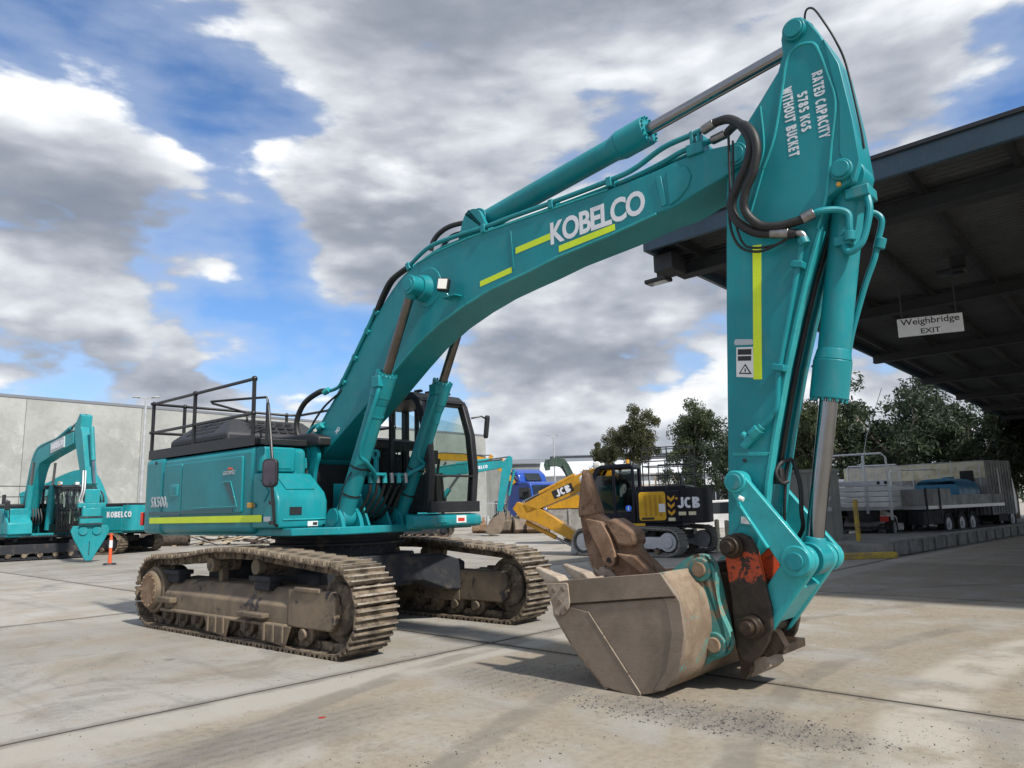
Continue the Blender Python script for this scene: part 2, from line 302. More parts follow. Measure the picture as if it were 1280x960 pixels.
def hitch_mat():
    b = NB('hitch_plate_orange_black')
    z = b.sep(b.tc.outputs['Object'])[2]
    f = b.noise(7, 8, 0.7, dist=0.8); g = b.noise(40, 5, 0.7); big = b.noise(2.5, 3)
    # paint survives in one worn patch on the upper half of the plate
    hm = b.math('MULTIPLY', b.ramp(z, 0.86, 0.98), b.ramp(z, 1.28, 1.16))
    t = b.math('ADD', b.math('MULTIPLY', b.math('ADD', f, b.math('MULTIPLY', g, 0.35)), 1.0), b.math('MULTIPLY', b.math('SUBTRACT', hm, 1.0), 0.35))
    t = b.ramp(t, 0.60, 0.66)
    blk = b.mix(b.ramp(f, 0.35, 0.65), (0.020, 0.014, 0.010), (0.048, 0.034, 0.024))
    b.bump(b.math('ADD', f, g), 0.2, 0.01)
    return b.set(b.mix(t, blk, (0.46, 0.065, 0.018)), 0.5, 0, 0.4)
def concrete_mat(name, k):
    b = NB(name)
    geo = b.N.new('ShaderNodeNewGeometry'); oi = b.N.new('ShaderNodeObjectInfo')
    mp = b.N.new('ShaderNodeMapping'); mp.inputs['Rotation'].default_value = (0, 0, R(43)); b.L.new(geo.outputs['Position'], mp.inputs[0])
    P = mp.outputs[0]          # along the slab grid
    big = b.noise(0.23, 4, 0.55, P); mid = b.noise(1.1, 6, 0.62, P, 0.4); fine = b.noise(14, 6, 0.7, P); grit = b.noise(90, 3, 0.7, P)
    sx = b.noise(0.9, 6, 0.65, P, 0.6, sc=(0.35, 3.2, 1)); sy = b.noise(0.8, 6, 0.65, P, 0.8, sc=(3.0, 0.30, 1))
    base = b.mix(b.ramp(big, 0.34, 0.66), (0.275, 0.26, 0.228), (0.375, 0.358, 0.325))
    base = b.mix(b.math('MULTIPLY', b.ramp(mid, 0.42, 0.66), 0.60), base, (0.275, 0.225, 0.16))           # brown dust
    base = b.mix(b.math('MULTIPLY', b.ramp(sx, 0.50, 0.68), 0.32), base, (0.16, 0.145, 0.122))              # tyre drag
    base = b.mix(b.math('MULTIPLY', b.ramp(sy, 0.50, 0.66), 0.60), base, (0.345, 0.325, 0.29))               # scraped pale
    s2 = b.noise(1.7, 7, 0.7, P, 1.5, sc=(1.0, 0.22, 1)); base = b.mix(b.math('MULTIPLY', b.ramp(s2, 0.57, 0.68), 0.35), base, (0.115, 0.10, 0.085))
    pt = b.math('MULTIPLY', b.math('ADD', b.noise(0.5, 5, 0.6, P, 1.2), b.math('MULTIPLY', fine, 0.25)), 1.0)
    base = b.mix(b.math('MULTIPLY', b.ramp(pt, 0.66, 0.78), 0.36), base, (0.12, 0.11, 0.095))                  # damp stains
    base = b.mix(b.math('MULTIPLY', b.ramp(fine, 0.56, 0.70), 0.35), base, (0.13, 0.115, 0.095))
    base = b.mix(b.math('MULTIPLY', b.ramp(grit, 0.56, 0.68), 0.62), base, (0.10, 0.088, 0.074))
    base = b.mix(b.math('MULTIPLY', b.ramp(grit, 0.42, 0.30), 0.45), base, (0.47, 0.45, 0.41))
    vo = b.N.new('ShaderNodeTexVoronoi'); vo.feature = 'DISTANCE_TO_EDGE'; vo.inputs['Scale'].default_value = 0.42
    wv = b.N.new('ShaderNodeVectorMath'); wv.operation = 'ADD'; nz = b.N.new('ShaderNodeTexNoise'); nz.inputs['Scale'].default_value = 1.6; nz.inputs['Detail'].default_value = 6; b.L.new(P, nz.inputs['Vector']); b.L.new(nz.outputs['Color'], wv.inputs[1]); b.L.new(P, wv.inputs[0]); b.L.new(wv.outputs[0], vo.inputs['Vector'])
    crack = b.math('MULTIPLY', b.ramp(vo.outputs['Distance'], 0.006, 0.001), b.ramp(b.noise(0.35, 3, 0.5, P), 0.56, 0.62))
    base = b.mix(b.math('MULTIPLY', crack, 0.40), base, (0.07, 0.06, 0.05))
    dust = b.noise(260, 2, 0.8, P); base = b.mix(b.math('MULTIPLY', b.ramp(dust, 0.60, 0.70), 0.40), base, (0.10, 0.09, 0.075)); base = b.mix(b.math('MULTIPLY', b.ramp(dust, 0.40, 0.30), 0.28), base, (0.46, 0.44, 0.40))
    oil = b.noise(1.9, 4, 0.55, P, 0.3); base = b.mix(b.math('MULTIPLY', b.ramp(oil, 0.69, 0.74), 0.5), base, (0.085, 0.075, 0.065))
    # wear that follows the slab grid: dirt gathered along the open joints, a pale scraped strip, brown trafficked ground
    px, py, pz = b.sep(P)
    wob = b.math('MULTIPLY', b.math('SUBTRACT', b.noise(2.3, 6, 0.7, P), 0.5), 0.30)
    def band(v, c, w): return b.ramp(b.math('ABSOLUTE', b.math('ADD', b.math('SUBTRACT', v, c), wob)), w, w*0.15)
    pale = b.ramp(b.math('ABSOLUTE', b.math('ADD', b.math('SUBTRACT', px, -6.45), wob)), 0.36, 0.20)
    gx, gy, gz = b.sep(geo.outputs['Position'])
    ex = b.math('SUBTRACT', gx, 10.0); ey = b.math('SUBTRACT', gy, 1.5); rad = b.math('SQRT', b.math('ADD', b.math('MULTIPLY', ex, ex), b.math('MULTIPLY', ey, ey)))
    def arc(r_, w_): return b.math('MULTIPLY', b.ramp(b.math('ABSOLUTE', b.math('ADD', b.math('SUBTRACT', rad, r_), b.math('MULTIPLY', wob, 0.5))), w_, w_*0.45), b.ramp(b.noise(1.1, 5, 0.65, P), 0.36, 0.56))
    pale2 = arc(8.25, 0.42); tyre = b.math('MAXIMUM', b.math('MAXIMUM', arc(7.45, 0.16), arc(9.35, 0.17)), b.math('MAXIMUM', arc(11.1, 0.18), arc(12.9, 0.18)))
    brown = b.math('MULTIPLY', b.ramp(b.math('ADD', px, b.math('MULTIPLY', wob, 3.0)), -6.4, -5.9), b.ramp(mid, 0.30, 0.52))
    base = b.mix(b.math('MULTIPLY', brown, 0.58), base, b.mix(b.ramp(fine, 0.35, 0.65), (0.31, 0.26, 0.19), (0.225, 0.18, 0.125)))
    base = b.mix(b.math('MULTIPLY', pale, 0.75), base, (0.36, 0.335, 0.29))
    base = b.mix(b.math('MULTIPLY', pale2, 0.80), base, (0.42, 0.385, 0.33))
    base = b.mix(b.math('MULTIPLY', tyre, 0.60), base, (0.165, 0.148, 0.125))
    for c in (-6.79, -14.14):
        base = b.mix(b.math('MULTIPLY', band(px, c, 0.16), 0.48), base, (0.095, 0.082, 0.066))
    base = b.mix(b.math('MULTIPLY', band(py, 6.76, 0.13), 0.42), base, (0.095, 0.082, 0.066))
    # crushed grey dirt left by the tracks beside the bucket, combed by grouser bars
    def blot(cx, cy, rx, ry):
        a_ = b.math('DIVIDE', b.math('SUBTRACT', px, cx), rx); d_ = b.math('DIVIDE', b.math('SUBTRACT', py, cy), ry)
        rr_ = b.math('SQRT', b.math('ADD', b.math('MULTIPLY', a_, a_), b.math('MULTIPLY', d_, d_)))
        return b.ramp(b.math('ADD', rr_, b.math('MULTIPLY', wob, 2.2)), 1.1, 0.35)
    comb = b.math('SINE', b.math('ADD', b.math('MULTIPLY', px, 44.0), b.math('MULTIPLY', wob, 14.0)))
    blots = b.math('MAXIMUM', b.math('MAXIMUM', blot(-3.0, 5.45, 1.5, 0.42), blot(-5.2, 5.65, 1.1, 0.8)), blot(-5.4, 3.0, 0.6, 1.5))
    bl = b.math('MULTIPLY', blots, b.math('ADD', 0.55, b.math('MULTIPLY', b.math('MULTIPLY', comb, b.ramp(fine, 0.42, 0.62)), 0.28)))
    base = b.mix(b.math('MULTIPLY', bl, 0.95), base, b.mix(b.ramp(grit, 0.35, 0.65), (0.19, 0.178, 0.16), (0.085, 0.08, 0.073)))
    tone = b.N.new('ShaderNodeMapRange'); tone.inputs[3].default_value = 0.86; tone.inputs[4].default_value = 1.10; b.L.new(oi.outputs['Random'], tone.inputs[0])
    base = b.mix(1.0, base, tone.outputs[0], 'MULTIPLY')
    b.bump(b.math('ADD', b.math('MULTIPLY', mid, 0.6), b.math('ADD', b.math('MULTIPLY', fine, 0.6), b.math('ADD', b.math('MULTIPLY', grit, 0.45), b.math('MULTIPLY', bl, 0.8)))), 0.55, 0.02)
    return b.set(base, b.math('ADD', b.math('MULTIPLY', mid, 0.25), 0.68), 0, 0.3)
build_materials()

# ------------------------------------------------------------------ mesh helpers
def V3(p): return Vector(p)
class MB:
    def __init__(s): s.v = []; s.f = []
    def add(s, vs, fs):
        k = len(s.v); s.v += [tuple(p) for p in vs]; s.f += [tuple(i + k for i in f) for f in fs]; return s
    def box(s, a, b, mtx=None):
        x0, y0, z0 = a; x1, y1, z1 = b
        vs = [(x0,y0,z0),(x1,y0,z0),(x1,y1,z0),(x0,y1,z0),(x0,y0,z1),(x1,y0,z1),(x1,y1,z1),(x0,y1,z1)]
        if mtx: vs = [mtx @ Vector(p) for p in vs]
        return s.add(vs, [(3,2,1,0),(4,5,6,7),(0,1,5,4),(1,2,6,5),(2,3,7,6),(3,0,4,7)])
    def prism(s, poly, a, b, plane='xz', taper=None):
        n = len(poly)
        def m(p, h):
            return {'xz': (p[0], h, p[1]), 'xy': (p[0], p[1], h), 'yz': (h, p[0], p[1])}[plane]
        area = sum(poly[i][0]*poly[(i+1) % n][1] - poly[(i+1) % n][0]*poly[i][1] for i in range(n))
        if area < 0: poly = poly[::-1]
        top = poly
        if taper:
            cx = sum(p[0] for p in poly)/n; cy = sum(p[1] for p in poly)/n
            top = [(cx + (p[0]-cx)*taper, cy + (p[1]-cy)*taper) for p in poly]
        vs = [m(p, a) for p in poly] + [m(p, b) for p in top]
        fl = (plane == 'xz')
        if b < a: fl = not fl
        fs = [tuple(range(n))[::-1], tuple(range(n, 2*n))] + [(i, (i+1) % n, n + (i+1) % n, n + i) for i in range(n)]
        if fl: fs = [f[::-1] for f in fs]
        return s.add(vs, fs)
    def cyl(s, p, q, r, r2=None, n=20, caps=True):
        p = Vector(p); q = Vector(q); r2 = r if r2 is None else r2
        d = (q - p).normalized(); u = d.orthogonal().normalized(); w = d.cross(u)
        vs = []
        for c, rr in ((p, r), (q, r2)):
            for i in range(n):
                t = 2*math.pi*i/n; vs.append(c + (u*math.cos(t) + w*math.sin(t))*rr)
        fs = [(i, (i+1) % n, n + (i+1) % n, n + i) for i in range(n)]
        if caps: fs += [tuple(range(n))[::-1], tuple(range(n, 2*n))]
        return s.add(vs, fs)
    def ring(s, p, q, ro, ri, n=24):
        p = Vector(p); q = Vector(q); d = (q - p).normalized(); u = d.orthogonal().normalized(); w = d.cross(u)
        vs = []
        for c, rr in ((p, ro), (q, ro), (q, ri), (p, ri)):
            for i in range(n):
                t = 2*math.pi*i/n; vs.append(c + (u*math.cos(t) + w*math.sin(t))*rr)
        fs = []
        for k in range(4):
            a = k*n; b = ((k+1) % 4)*n
            fs += [(a+i, a+(i+1) % n, b+(i+1) % n, b+i) for i in range(n)]
        return s.add(vs, fs)
    def tube(s, pts, r, n=10, sub=0, closed=False, caps=True):
        P = [Vector(p) for p in pts]
        if sub: P = catmull(P, sub)
        m = len(P); vs = []; fs = []; u = None
        for i in range(m):
            a = P[max(i-1, 0)]; b = P[min(i+1, m-1)]; d = (b - a)
            if d.length < 1e-9: d = Vector((0, 0, 1))
            d.normalize()
            if u is None: u = d.orthogonal().normalized()
            else:
                u = u - d*u.dot(d)
                u = u.normalized() if u.length > 1e-6 else d.orthogonal().normalized()
            w = d.cross(u); rr = r[i] if isinstance(r, (list, tuple)) else r
            for k in range(n):
                t = 2*math.pi*k/n; vs.append(P[i] + (u*math.cos(t) + w*math.sin(t))*rr)
        for i in range(m-1):
            for k in range(n):
                fs.append((i*n+k, i*n+(k+1) % n, (i+1)*n+(k+1) % n, (i+1)*n+k))
        if caps: fs += [tuple(range(n))[::-1], tuple(range((m-1)*n, m*n))]
        return s.add(vs, fs)
    def sphere(s, c, r, n=12, m=8, sc=(1, 1, 1)):
        c = Vector(c); vs = []; fs = []
        for j in range(m+1):
            ph = math.pi*j/m
            for i in range(n):
                t = 2*math.pi*i/n
                vs.append((c.x + r*sc[0]*math.sin(ph)*math.cos(t), c.y + r*sc[1]*math.sin(ph)*math.sin(t), c.z + r*sc[2]*math.cos(ph)))
        for j in range(m):
            for i in range(n):
                fs.append((j*n+i, (j+1)*n+i, (j+1)*n+(i+1) % n, j*n+(i+1) % n))
        return s.add(vs, fs)
    def mesh(s, name, smooth=35):
        me = bpy.data.meshes.new(name); me.from_pydata(s.v, [], s.f)
        bm_ = bmesh.new(); bm_.from_mesh(me); bmesh.ops.remove_doubles(bm_, verts=bm_.verts, dist=1e-5)
        bmesh.ops.recalc_face_normals(bm_, faces=bm_.faces); bm_.to_mesh(me); bm_.free()
        if smooth:
            me.polygons.foreach_set('use_smooth', [True]*len(me.polygons)); me.set_sharp_from_angle(angle=R(smooth))
        return me
    def build(s, name, mat, parent=None, bevel=0.0, smooth=35, seg=2, rz=0.0, loc=None):
        me = s.mesh(name, smooth); me.materials.append(M[mat] if isinstance(mat, str) else mat)
        o = bpy.data.objects.new(name, me); col.objects.link(o)
        if parent: o.parent = parent
        if rz: o.rotation_euler.z = rz
        if loc: o.location = loc
        if bevel:
            md = o.modifiers.new('bevel', 'BEVEL'); md.width = bevel; md.segments = seg; md.limit_method = 'ANGLE'; md.angle_limit = R(32); md.harden_normals = False
        return o
def catmull(P, sub):
    out = []
    n = len(P)
    for i in range(n-1):
        p0 = P[max(i-1, 0)]; p1 = P[i]; p2 = P[i+1]; p3 = P[min(i+2, n-1)]
        for k in range(sub):
            t = k/sub
            out.append(0.5*((2*p1) + (p2-p0)*t + (2*p0-5*p1+4*p2-p3)*t*t + (3*p1-p0-3*p2+p3)*t*t*t))
    out.append(P[-1]); return out
def circ(cx, cz, r, a0, a1, n=10):
    return [(cx + r*math.cos(R(a0 + (a1-a0)*i/n)), cz + r*math.sin(R(a0 + (a1-a0)*i/n))) for i in range(n+1)]
def hull(p, rp, q, rq, n=10):   # round ended plate between two pins
    p = Vector(p); q = Vector(q); d = q - p; a = math.degrees(math.atan2(d.y, d.x))
    return circ(p.x, p.y, rp, a+90, a+270, n) + circ(q.x, q.y, rq, a-90, a+90, n)
def empty(name, loc=(0, 0, 0), rz=0.0, label=None, cat=None, group=None):
    o = bpy.data.objects.new(name, None); col.objects.link(o); o.location = loc; o.rotation_euler.z = rz; o.empty_display_size = 0.2
    if label: tag(o, label, cat, group)
    return o
def tag(o, label=None, cat=None, group=None, kind=None):
    if label: o['label'] = label
    if cat: o['category'] = cat
    if group: o['group'] = group
    if kind: o['kind'] = kind
    return o
def copy_tree(o, parent=None):
    c = o.copy(); col.objects.link(c); c.parent = parent
    for ch in o.children: copy_tree(ch, c)
    return c
def text_obj(name, s, origin, right, up, w, h, mat, parent=None, bold=0.0, thick=0.004, shear=0.0, spacing=1.0, align_bottom=False):
    """lettering as thin raised mesh, fitted to w x h, centred on origin"""
    cu = bpy.data.curves.new(name, 'FONT'); cu.body = s; cu.offset = bold; cu.resolution_u = 4; cu.shear = shear; cu.space_character = spacing; cu.align_x = 'CENTER'; cu.space_line = 0.85
    t = bpy.data.objects.new(name, cu); col.objects.link(t)
    bpy.context.view_layer.update()
    dg = bpy.context.evaluated_depsgraph_get()
    me = bpy.data.meshes.new_from_object(t.evaluated_get(dg)); bpy.data.objects.remove(t, do_unlink=True)
    co = np.array([v.co[:] for v in me.vertices])
    lo = co.min(0); hi = co.max(0); cen = (lo+hi)/2
    r = Vector(right).normalized(); u = Vector(up).normalized(); nn = r.cross(u)
    sx = w/(hi[0]-lo[0]); sy = h/(hi[1]-lo[1])
    O = Vector(origin)
    for v in me.vertices:
        x = (v.co.x-cen[0])*sx; y = (v.co.y-cen[1])*sy
        v.co = O + r*x + u*y
    b = bmesh.new(); b.from_mesh(me)
    ge = bmesh.ops.extrude_face_region(b, geom=b.faces[:])
    for e in ge['geom']:
        if isinstance(e, bmesh.types.BMVert): e.co += nn*thick
    bmesh.ops.recalc_face_normals(b, faces=b.faces); b.to_mesh(me); b.free()
    me.polygons.foreach_set('use_smooth', [False]*len(me.polygons))
    me.materials.clear(); me.materials.append(M[mat]); me.name = name
    o = bpy.data.objects.new(name, me); col.objects.link(o); o.parent = parent
    return o
# ------------------------------------------------------------------ bold block lettering, each stroke a thin raised bar
def ell(cx, cy, rx, ry, a0, a1, n=14): return [(cx + rx*math.cos(R(a0+(a1-a0)*i/n)), cy + ry*math.sin(R(a0+(a1-a0)*i/n))) for i in range(n+1)]
def glyph(ch, t):
    i = t/2; W = .66
    x0, x1, y0, y1, m = i, W-i, i, 1-i, .5
    O_ = ell(W/2+.03, .5, W/2+.03-i, .5-i, 0, 360, 28)
    if ch == 'O': return W+.06, [(O_, True)]
    if ch == '0': return W, [(ell(W/2, .5, W/2-i, .5-i, 0, 360, 28), True)]
    if ch == 'K': return W+.04, [([(x0, 0), (x0, 1)], 0), ([(x0+i, .42), (x1-.02, 1.0)], 0), ([(x0+i+.10, .52), (x1+.03, 0)], 0)]
    if ch == 'B': return W, [([(x0, 0), (x0, 1)], 0), ([(x0+i, y1)] + ell(x1-.22, .755, .20, .245-i, 90, -90, 10) + [(x0+i, .51)], 0), ([(x0+i, .49)] + ell(x1-.24, .25+.0, .24, .25-i, 90, -90, 10) + [(x0+i, y0)], 0)]
    if ch == 'E': return W-.08, [([(x0, 0), (x0, 1)], 0)] + [([(x0+i, y), (x1-.06, y)], 0) for y in (y0, .5, y1)]
    if ch == 'L': return W-.10, [([(x0, 0), (x0, 1)], 0), ([(x0+i, y0), (x1-.08, y0)], 0)]
    if ch == 'C': return W, [(ell(W/2+.02, .5, W/2+.02-i, .5-i, 48, 312, 22), 0)]
    if ch == 'G': return W, [(ell(W/2+.02, .5, W/2+.02-i, .5-i, 48, 318, 22), 0), ([(x1+.0, .16), (x1+.0, .50)], 0), ([(W/2+.06, .46), (x1-i, .46)], 0)]
    if ch == 'R': return W, [([(x0, 0), (x0, 1)], 0), ([(x0+i, y1)] + ell(x1-.22, .73, .22, .27-i, 90, -90, 10) + [(x0+i, .46)], 0), ([(x0+.22, .46-i), (x1, 0)], 0)]
    if ch == 'P': return W, [([(x0, 0), (x0, 1)], 0), ([(x0+i, y1)] + ell(x1-.22, .71, .22, .29-i, 90, -90, 10) + [(x0+i, .42)], 0)]
    if ch == 'A': return W+.04, [([(x0-.02, 0), (W/2+.0, 1)], 0), ([(W+.04-x0+.02, 0), (W/2+.04, 1)], 0), ([(.24, .27), (W-.20, .27)], 0)]
    if ch == 'T': return W-.04, [([(0, y1), (W-.04, y1)], 0), ([(W/2-.02, 0), (W/2-.02, 1-t)], 0)]
    if ch == 'D': return W, [([(x0, 0), (x0, 1)], 0), ([(x0+i, y1)] + ell(x1-.26, .5, .26, .5-i, 90, -90, 14) + [(x0+i, y0)], 0)]
    if ch == 'I': return t, [([(i, 0), (i, 1)], 0)]
    if ch == 'Y': return W, [([(x0-.04, 1), (W/2, .46)], 0), ([(x1+.04, 1), (W/2+.01, .46)], 0), ([(W/2, 0), (W/2, .5)], 0)]
    if ch == 'W': return W+.28, [([(x0, 1), (x0+.16, 0)], 0), ([(x0+.17, 0), (W/2+.14, .92)], 0), ([(W/2+.15, .92), (W+.28-i-.17, 0)], 0), ([(W+.28-i-.16, 0), (W+.28-i, 1)], 0)]
    if ch == 'H': return W, [([(x0, 0), (x0, 1)], 0), ([(x1, 0), (x1, 1)], 0), ([(x0+i, .5), (x1-i, .5)], 0)]
    if ch == 'U': return W, [([(x0, 1)] + ell(W/2, .30, W/2-i, .30-i, 180, 360, 12) + [(x1, 1)], 0)]
    if ch == 'S': return W-.04, [(ell(W/2-.02, .73, W/2-.02-i, .27-i, 30, 270, 12) + ell(W/2-.02, .27, W/2-.02-i, .27-i, 90, -150, 12), 0)]
    if ch == 'J': return W-.08, [([(W-.08-i, 1)] + ell(W/2-.04, .28, W/2-.04-i, .28-i, 360, 190, 12), 0)]
    if ch == '5': return W-.04, [([(x1-.04, y1), (x0+.03, y1), (x0+.01, .56)], 0), ([(x0+.01, .56)] + ell(W/2-.04, .32, W/2-i-.0, .32-i, 100, -140, 14), 0)]
    if ch == '7': return W-.06, [([(0, y1), (W-.06-i, y1), (x0+.12, 0)], 0)]
    if ch == '8': return W-.02, [(ell(W/2-.01, .745, W/2-.05-i, .255-i, 0, 360, 18), True), (ell(W/2-.01, .27, W/2-.01-i, .27-i, 0, 360, 18), True)]
    return .3, []
def block_text(name, s, origin, right, up, w, h, mat, parent, t=.2, thick=.003, gap=.10, face=None):
    """bold lettering; strokes lie at slightly different heights so that none share a plane. face: +1/-1 along right x up"""
    strokes = []; x = 0.0
    for ch in s:
        wd, st = glyph(ch, t)
        for P, closed in st: strokes.append(([(px+x, py) for px, py in P], closed))
        x += wd + gap
    tot = x - gap; r = Vector(right).normalized(); u = Vector(up).normalized(); nn = r.cross(u)*(face or 1); O = Vector(origin); kx = w/tot; m = MB()
    for k, (P, closed) in enumerate(strokes):
        th = thick*(1 + .12*(k % 4)); n = len(P); Q = [Vector(p) for p in P]
        if closed: Q = Q[:-1]; n -= 1
        L_, R_ = [], []
        for i in range(n):
            a = Q[i-1] if (i > 0 or closed) else Q[i]; b = Q[(i+1) % n] if (i < n-1 or closed) else Q[i]
            d1 = (Q[i]-a).normalized() if (Q[i]-a).length > 1e-9 else (b-Q[i]).normalized(); d2 = (b-Q[i]).normalized() if (b-Q[i]).length > 1e-9 else d1
            d = (d1+d2).normalized(); nv = Vector((-d.y, d.x)); c = max(.45, d.dot(d1)); L_.append(Q[i] + nv*(t/2/c)); R_.append(Q[i] - nv*(t/2/c))
        vs = []
        for A in (L_, R_):
            for p in A:
                q = O + r*((p.x - tot/2)*kx) + u*((min(1, max(0, p.y)) - .5)*h); vs.append(q); vs.append(q + nn*th)
        def idx(side, i, top): return side*2*n + 2*(i % n) + top
        fs = []
        for i in range(n if closed else n-1):
            fs += [(idx(0, i, 1), idx(0, i+1, 1), idx(1, i+1, 1), idx(1, i, 1)), (idx(0, i, 0), idx(0, i+1, 0), idx(0, i+1, 1), idx(0, i, 1)), (idx(1, i, 0), idx(1, i+1, 0), idx(1, i+1, 1), idx(1, i, 1))]
        if not closed: fs += [(idx(0, 0, 0), idx(0, 0, 1), idx(1, 0, 1), idx(1, 0, 0)), (idx(0, n-1, 0), idx(0, n-1, 1), idx(1, n-1, 1), idx(1, n-1, 0))]
        m.add(vs, fs)
    return m.build(name, mat, parent, smooth=0)
# ------------------------------------------------------------------ ground
g = MB().add([(-900, -300, -.03), (900, -300, -.03), (900, 1500, -.03), (-900, 1500, -.03)], [(0, 1, 2, 3)]).build('ground', 'concrete')
g['kind'] = 'structure'
ga = R(-43.0); gu = Vector((math.cos(ga), math.sin(ga))); gv = Vector((-math.sin(ga), math.cos(ga))); go = Vector((-2.69, 11.54))
XJ = [-33.6, -26.3, -19.0, -11.7, -4.30, 3.05, 10.2, 17.5, 24.8, 32.1]; YJ = [-21.0, -14.2, -7.0, .16, 7.3, 14.3, 21.4, 28.5, 35.6]
slab_cache = {}
def slab(x0, x1, y0, y1, z=0.0):
    gap = .012; w = x1-x0-2*gap; h = y1-y0-2*gap; key = (round(w, 3), round(h, 3))
    if key not in slab_cache:
        me = MB().add([(-w/2, -h/2, -.03), (w/2, -h/2, -.03), (w/2, h/2, -.03), (-w/2, h/2, -.03), (-w/2, -h/2, -.008), (w/2, -h/2, -.008), (w/2, h/2, -.008), (-w/2, h/2, -.008), (-w/2+.01, -h/2+.01, 0), (w/2-.01, -h/2+.01, 0), (w/2-.01, h/2-.01, 0), (-w/2+.01, h/2-.01, 0)],
            [(0,1,5,4),(1,2,6,5),(2,3,7,6),(3,0,4,7),(4,5,9,8),(5,6,10,9),(6,7,11,10),(7,4,8,11),(8,9,10,11)]).mesh('concrete_slab', 0)
        me.materials.append(M['concrete']); me.materials.append(M['joint']); slab_cache[key] = me
        for p in me.polygons:
            if p.normal.z < .97: p.material_index = 1
    o = bpy.data.objects.new('concrete_slab', slab_cache[key]); col.objects.link(o); o.parent = g
    c = go + gu*((x0+x1)/2) + gv*((y0+y1)/2); o.location = (c.x, c.y, z); o.rotation_euler.z = ga
    return o
for i in range(len(XJ)-1):
    for j in range(len(YJ)-1):
        c = go + gu*((XJ[i]+XJ[i+1])/2) + gv*((YJ[j]+YJ[j+1])/2)
        if c.y < -6 or c.length > 62: continue
        slab(XJ[i], XJ[i+1], YJ[j], YJ[j+1])
# dirt packed into the open joints, a hand's breadth below the slab tops
jm = MB()
for x in XJ: 
    a = go + gu*(x-.02) + gv*YJ[0]; b = go + gu*(x+.02) + gv*YJ[0]; c = go + gu*(x+.02) + gv*YJ[-1]; d = go + gu*(x-.02) + gv*YJ[-1]
    jm.add([(p.x, p.y, -.016) for p in (a, b, c, d)], [(0, 1, 2, 3)])
for y in YJ:
    a = go + gv*(y-.02) + gu*XJ[0]; b = go + gv*(y-.02) + gu*XJ[-1]; c = go + gv*(y+.02) + gu*XJ[-1]; d = go + gv*(y+.02) + gu*XJ[0]
    jm.add([(p.x, p.y, -.0155) for p in (a, b, c, d)], [(0, 1, 2, 3)])
jo = jm.build('joint_dirt', 'joint', g, smooth=0); jo['kind'] = 'stuff'
# crushed gravel and grit left by the tracks
rg_ = random.Random(3)
gm = MB()
def stone(x, y, s):
    a = rg_.random()*6.28; h = s*rg_.uniform(.35, .8); vs = []
    for k in range(5):
        t = a + k*1.2566; r = s*rg_.uniform(.6, 1.1); vs.append((x + r*math.cos(t), y + r*math.sin(t), -.002))
    for k in range(5):
        t = a + k*1.2566 + .2; r = s*rg_.uniform(.35, .75); vs.append((x + r*math.cos(t), y + r*math.sin(t), h*rg_.uniform(.7, 1)))
    gm.add(vs, [(5,6,7,8,9)] + [(k, (k+1) % 5, 5+(k+1) % 5, 5+k) for k in range(5)])
def patch(cx, cy, rx, ry, ang, n, smin, smax):
    for _ in range(n):
        r = rg_.random()**.65; t = rg_.random()*6.283; u = rx*r*math.cos(t); v = ry*r*math.sin(t)
        # raked into bands by the grouser bars
        if math.sin(u*21 + 2*math.sin(v*2)) < -.1 and rg_.random() < .6: continue
        stone(cx + u*math.cos(ang) - v*math.sin(ang), cy + u*math.sin(ang) + v*math.cos(ang), smin + (smax-smin)*rg_.random()**3.0)
patch(1.30, 6.25, 1.1, .42, R(-32), 2900, .0025, .015)
patch(.15, 7.6, .85, .75, R(-40), 1500, .0025, .012)
patch(1.9, 5.6, .7, .3, R(-30), 1100, .0025, .013)
patch(-.5, 5.3, 1.2, .45, R(25), 700, .003, .011)
patch(2.6, 5.4, .8, .7, R(10), 500, .003, .010)
for _ in range(1500): stone(rg_.uniform(-7, 7), rg_.uniform(4.2, 15), rg_.uniform(.003, .010))
go_ = gm.build('gravel', 'gravel', smooth=0); tag(go_, kind='stuff')
# red leaf scrap on the concrete
tag(MB().prism([(0, 0), (.03, .008), (.045, .03), (.02, .024), (-.008, .02)], .002, .009, 'xy').build('red_scrap', 'red', loc=(-1.62, 6.35, 0)), 'small red plastic scrap lying on the bare concrete', 'scrap')

# ------------------------------------------------------------------ concrete tilt-up warehouse on the left
def warehouse():
    A = Vector((-34.2, 39.8)); B = Vector((-2.5, 77.5)); H = 9.0
    d = (B-A).normalized(); n = Vector((d.y, -d.x))     # n points towards the yard
    L = (B-A).length; ang = math.atan2(d.y, d.x)
    w = empty('concrete_warehouse', (A.x, A.y, 0), ang, 'long pale grey concrete panel warehouse behind the teal machines', 'warehouse')
    pw = 6.9; k = 0; x = 0.0
    me = MB().box((.012, -.18, 0), (pw-.012, 0, H)).mesh('wall_panel', 0); me.materials.append(M['wallconc'])
    while x < L - pw*.5:
        o = bpy.data.objects.new('wall_panel', me); col.objects.link(o); o.parent = w; o.location = (x, 0, 0); x += pw
    MB().box((0, .03, 0), (x, .2, H-.2)).build('panel_backing', 'joint', w)
    MB().box((0, -.22, H-.01), (x, .3, H+.16)).build('parapet_capping', 'roofgrey', w)
    m = MB().box((x-.01, -.18, 0), (x+.15, 22, H)); m.build('end_wall', 'wallconc', w)
    m = MB().box((.2, .2, H-.6), (x, 21.8, H-.45)); m.build('roof', 'roofgrey', w)
warehouse()

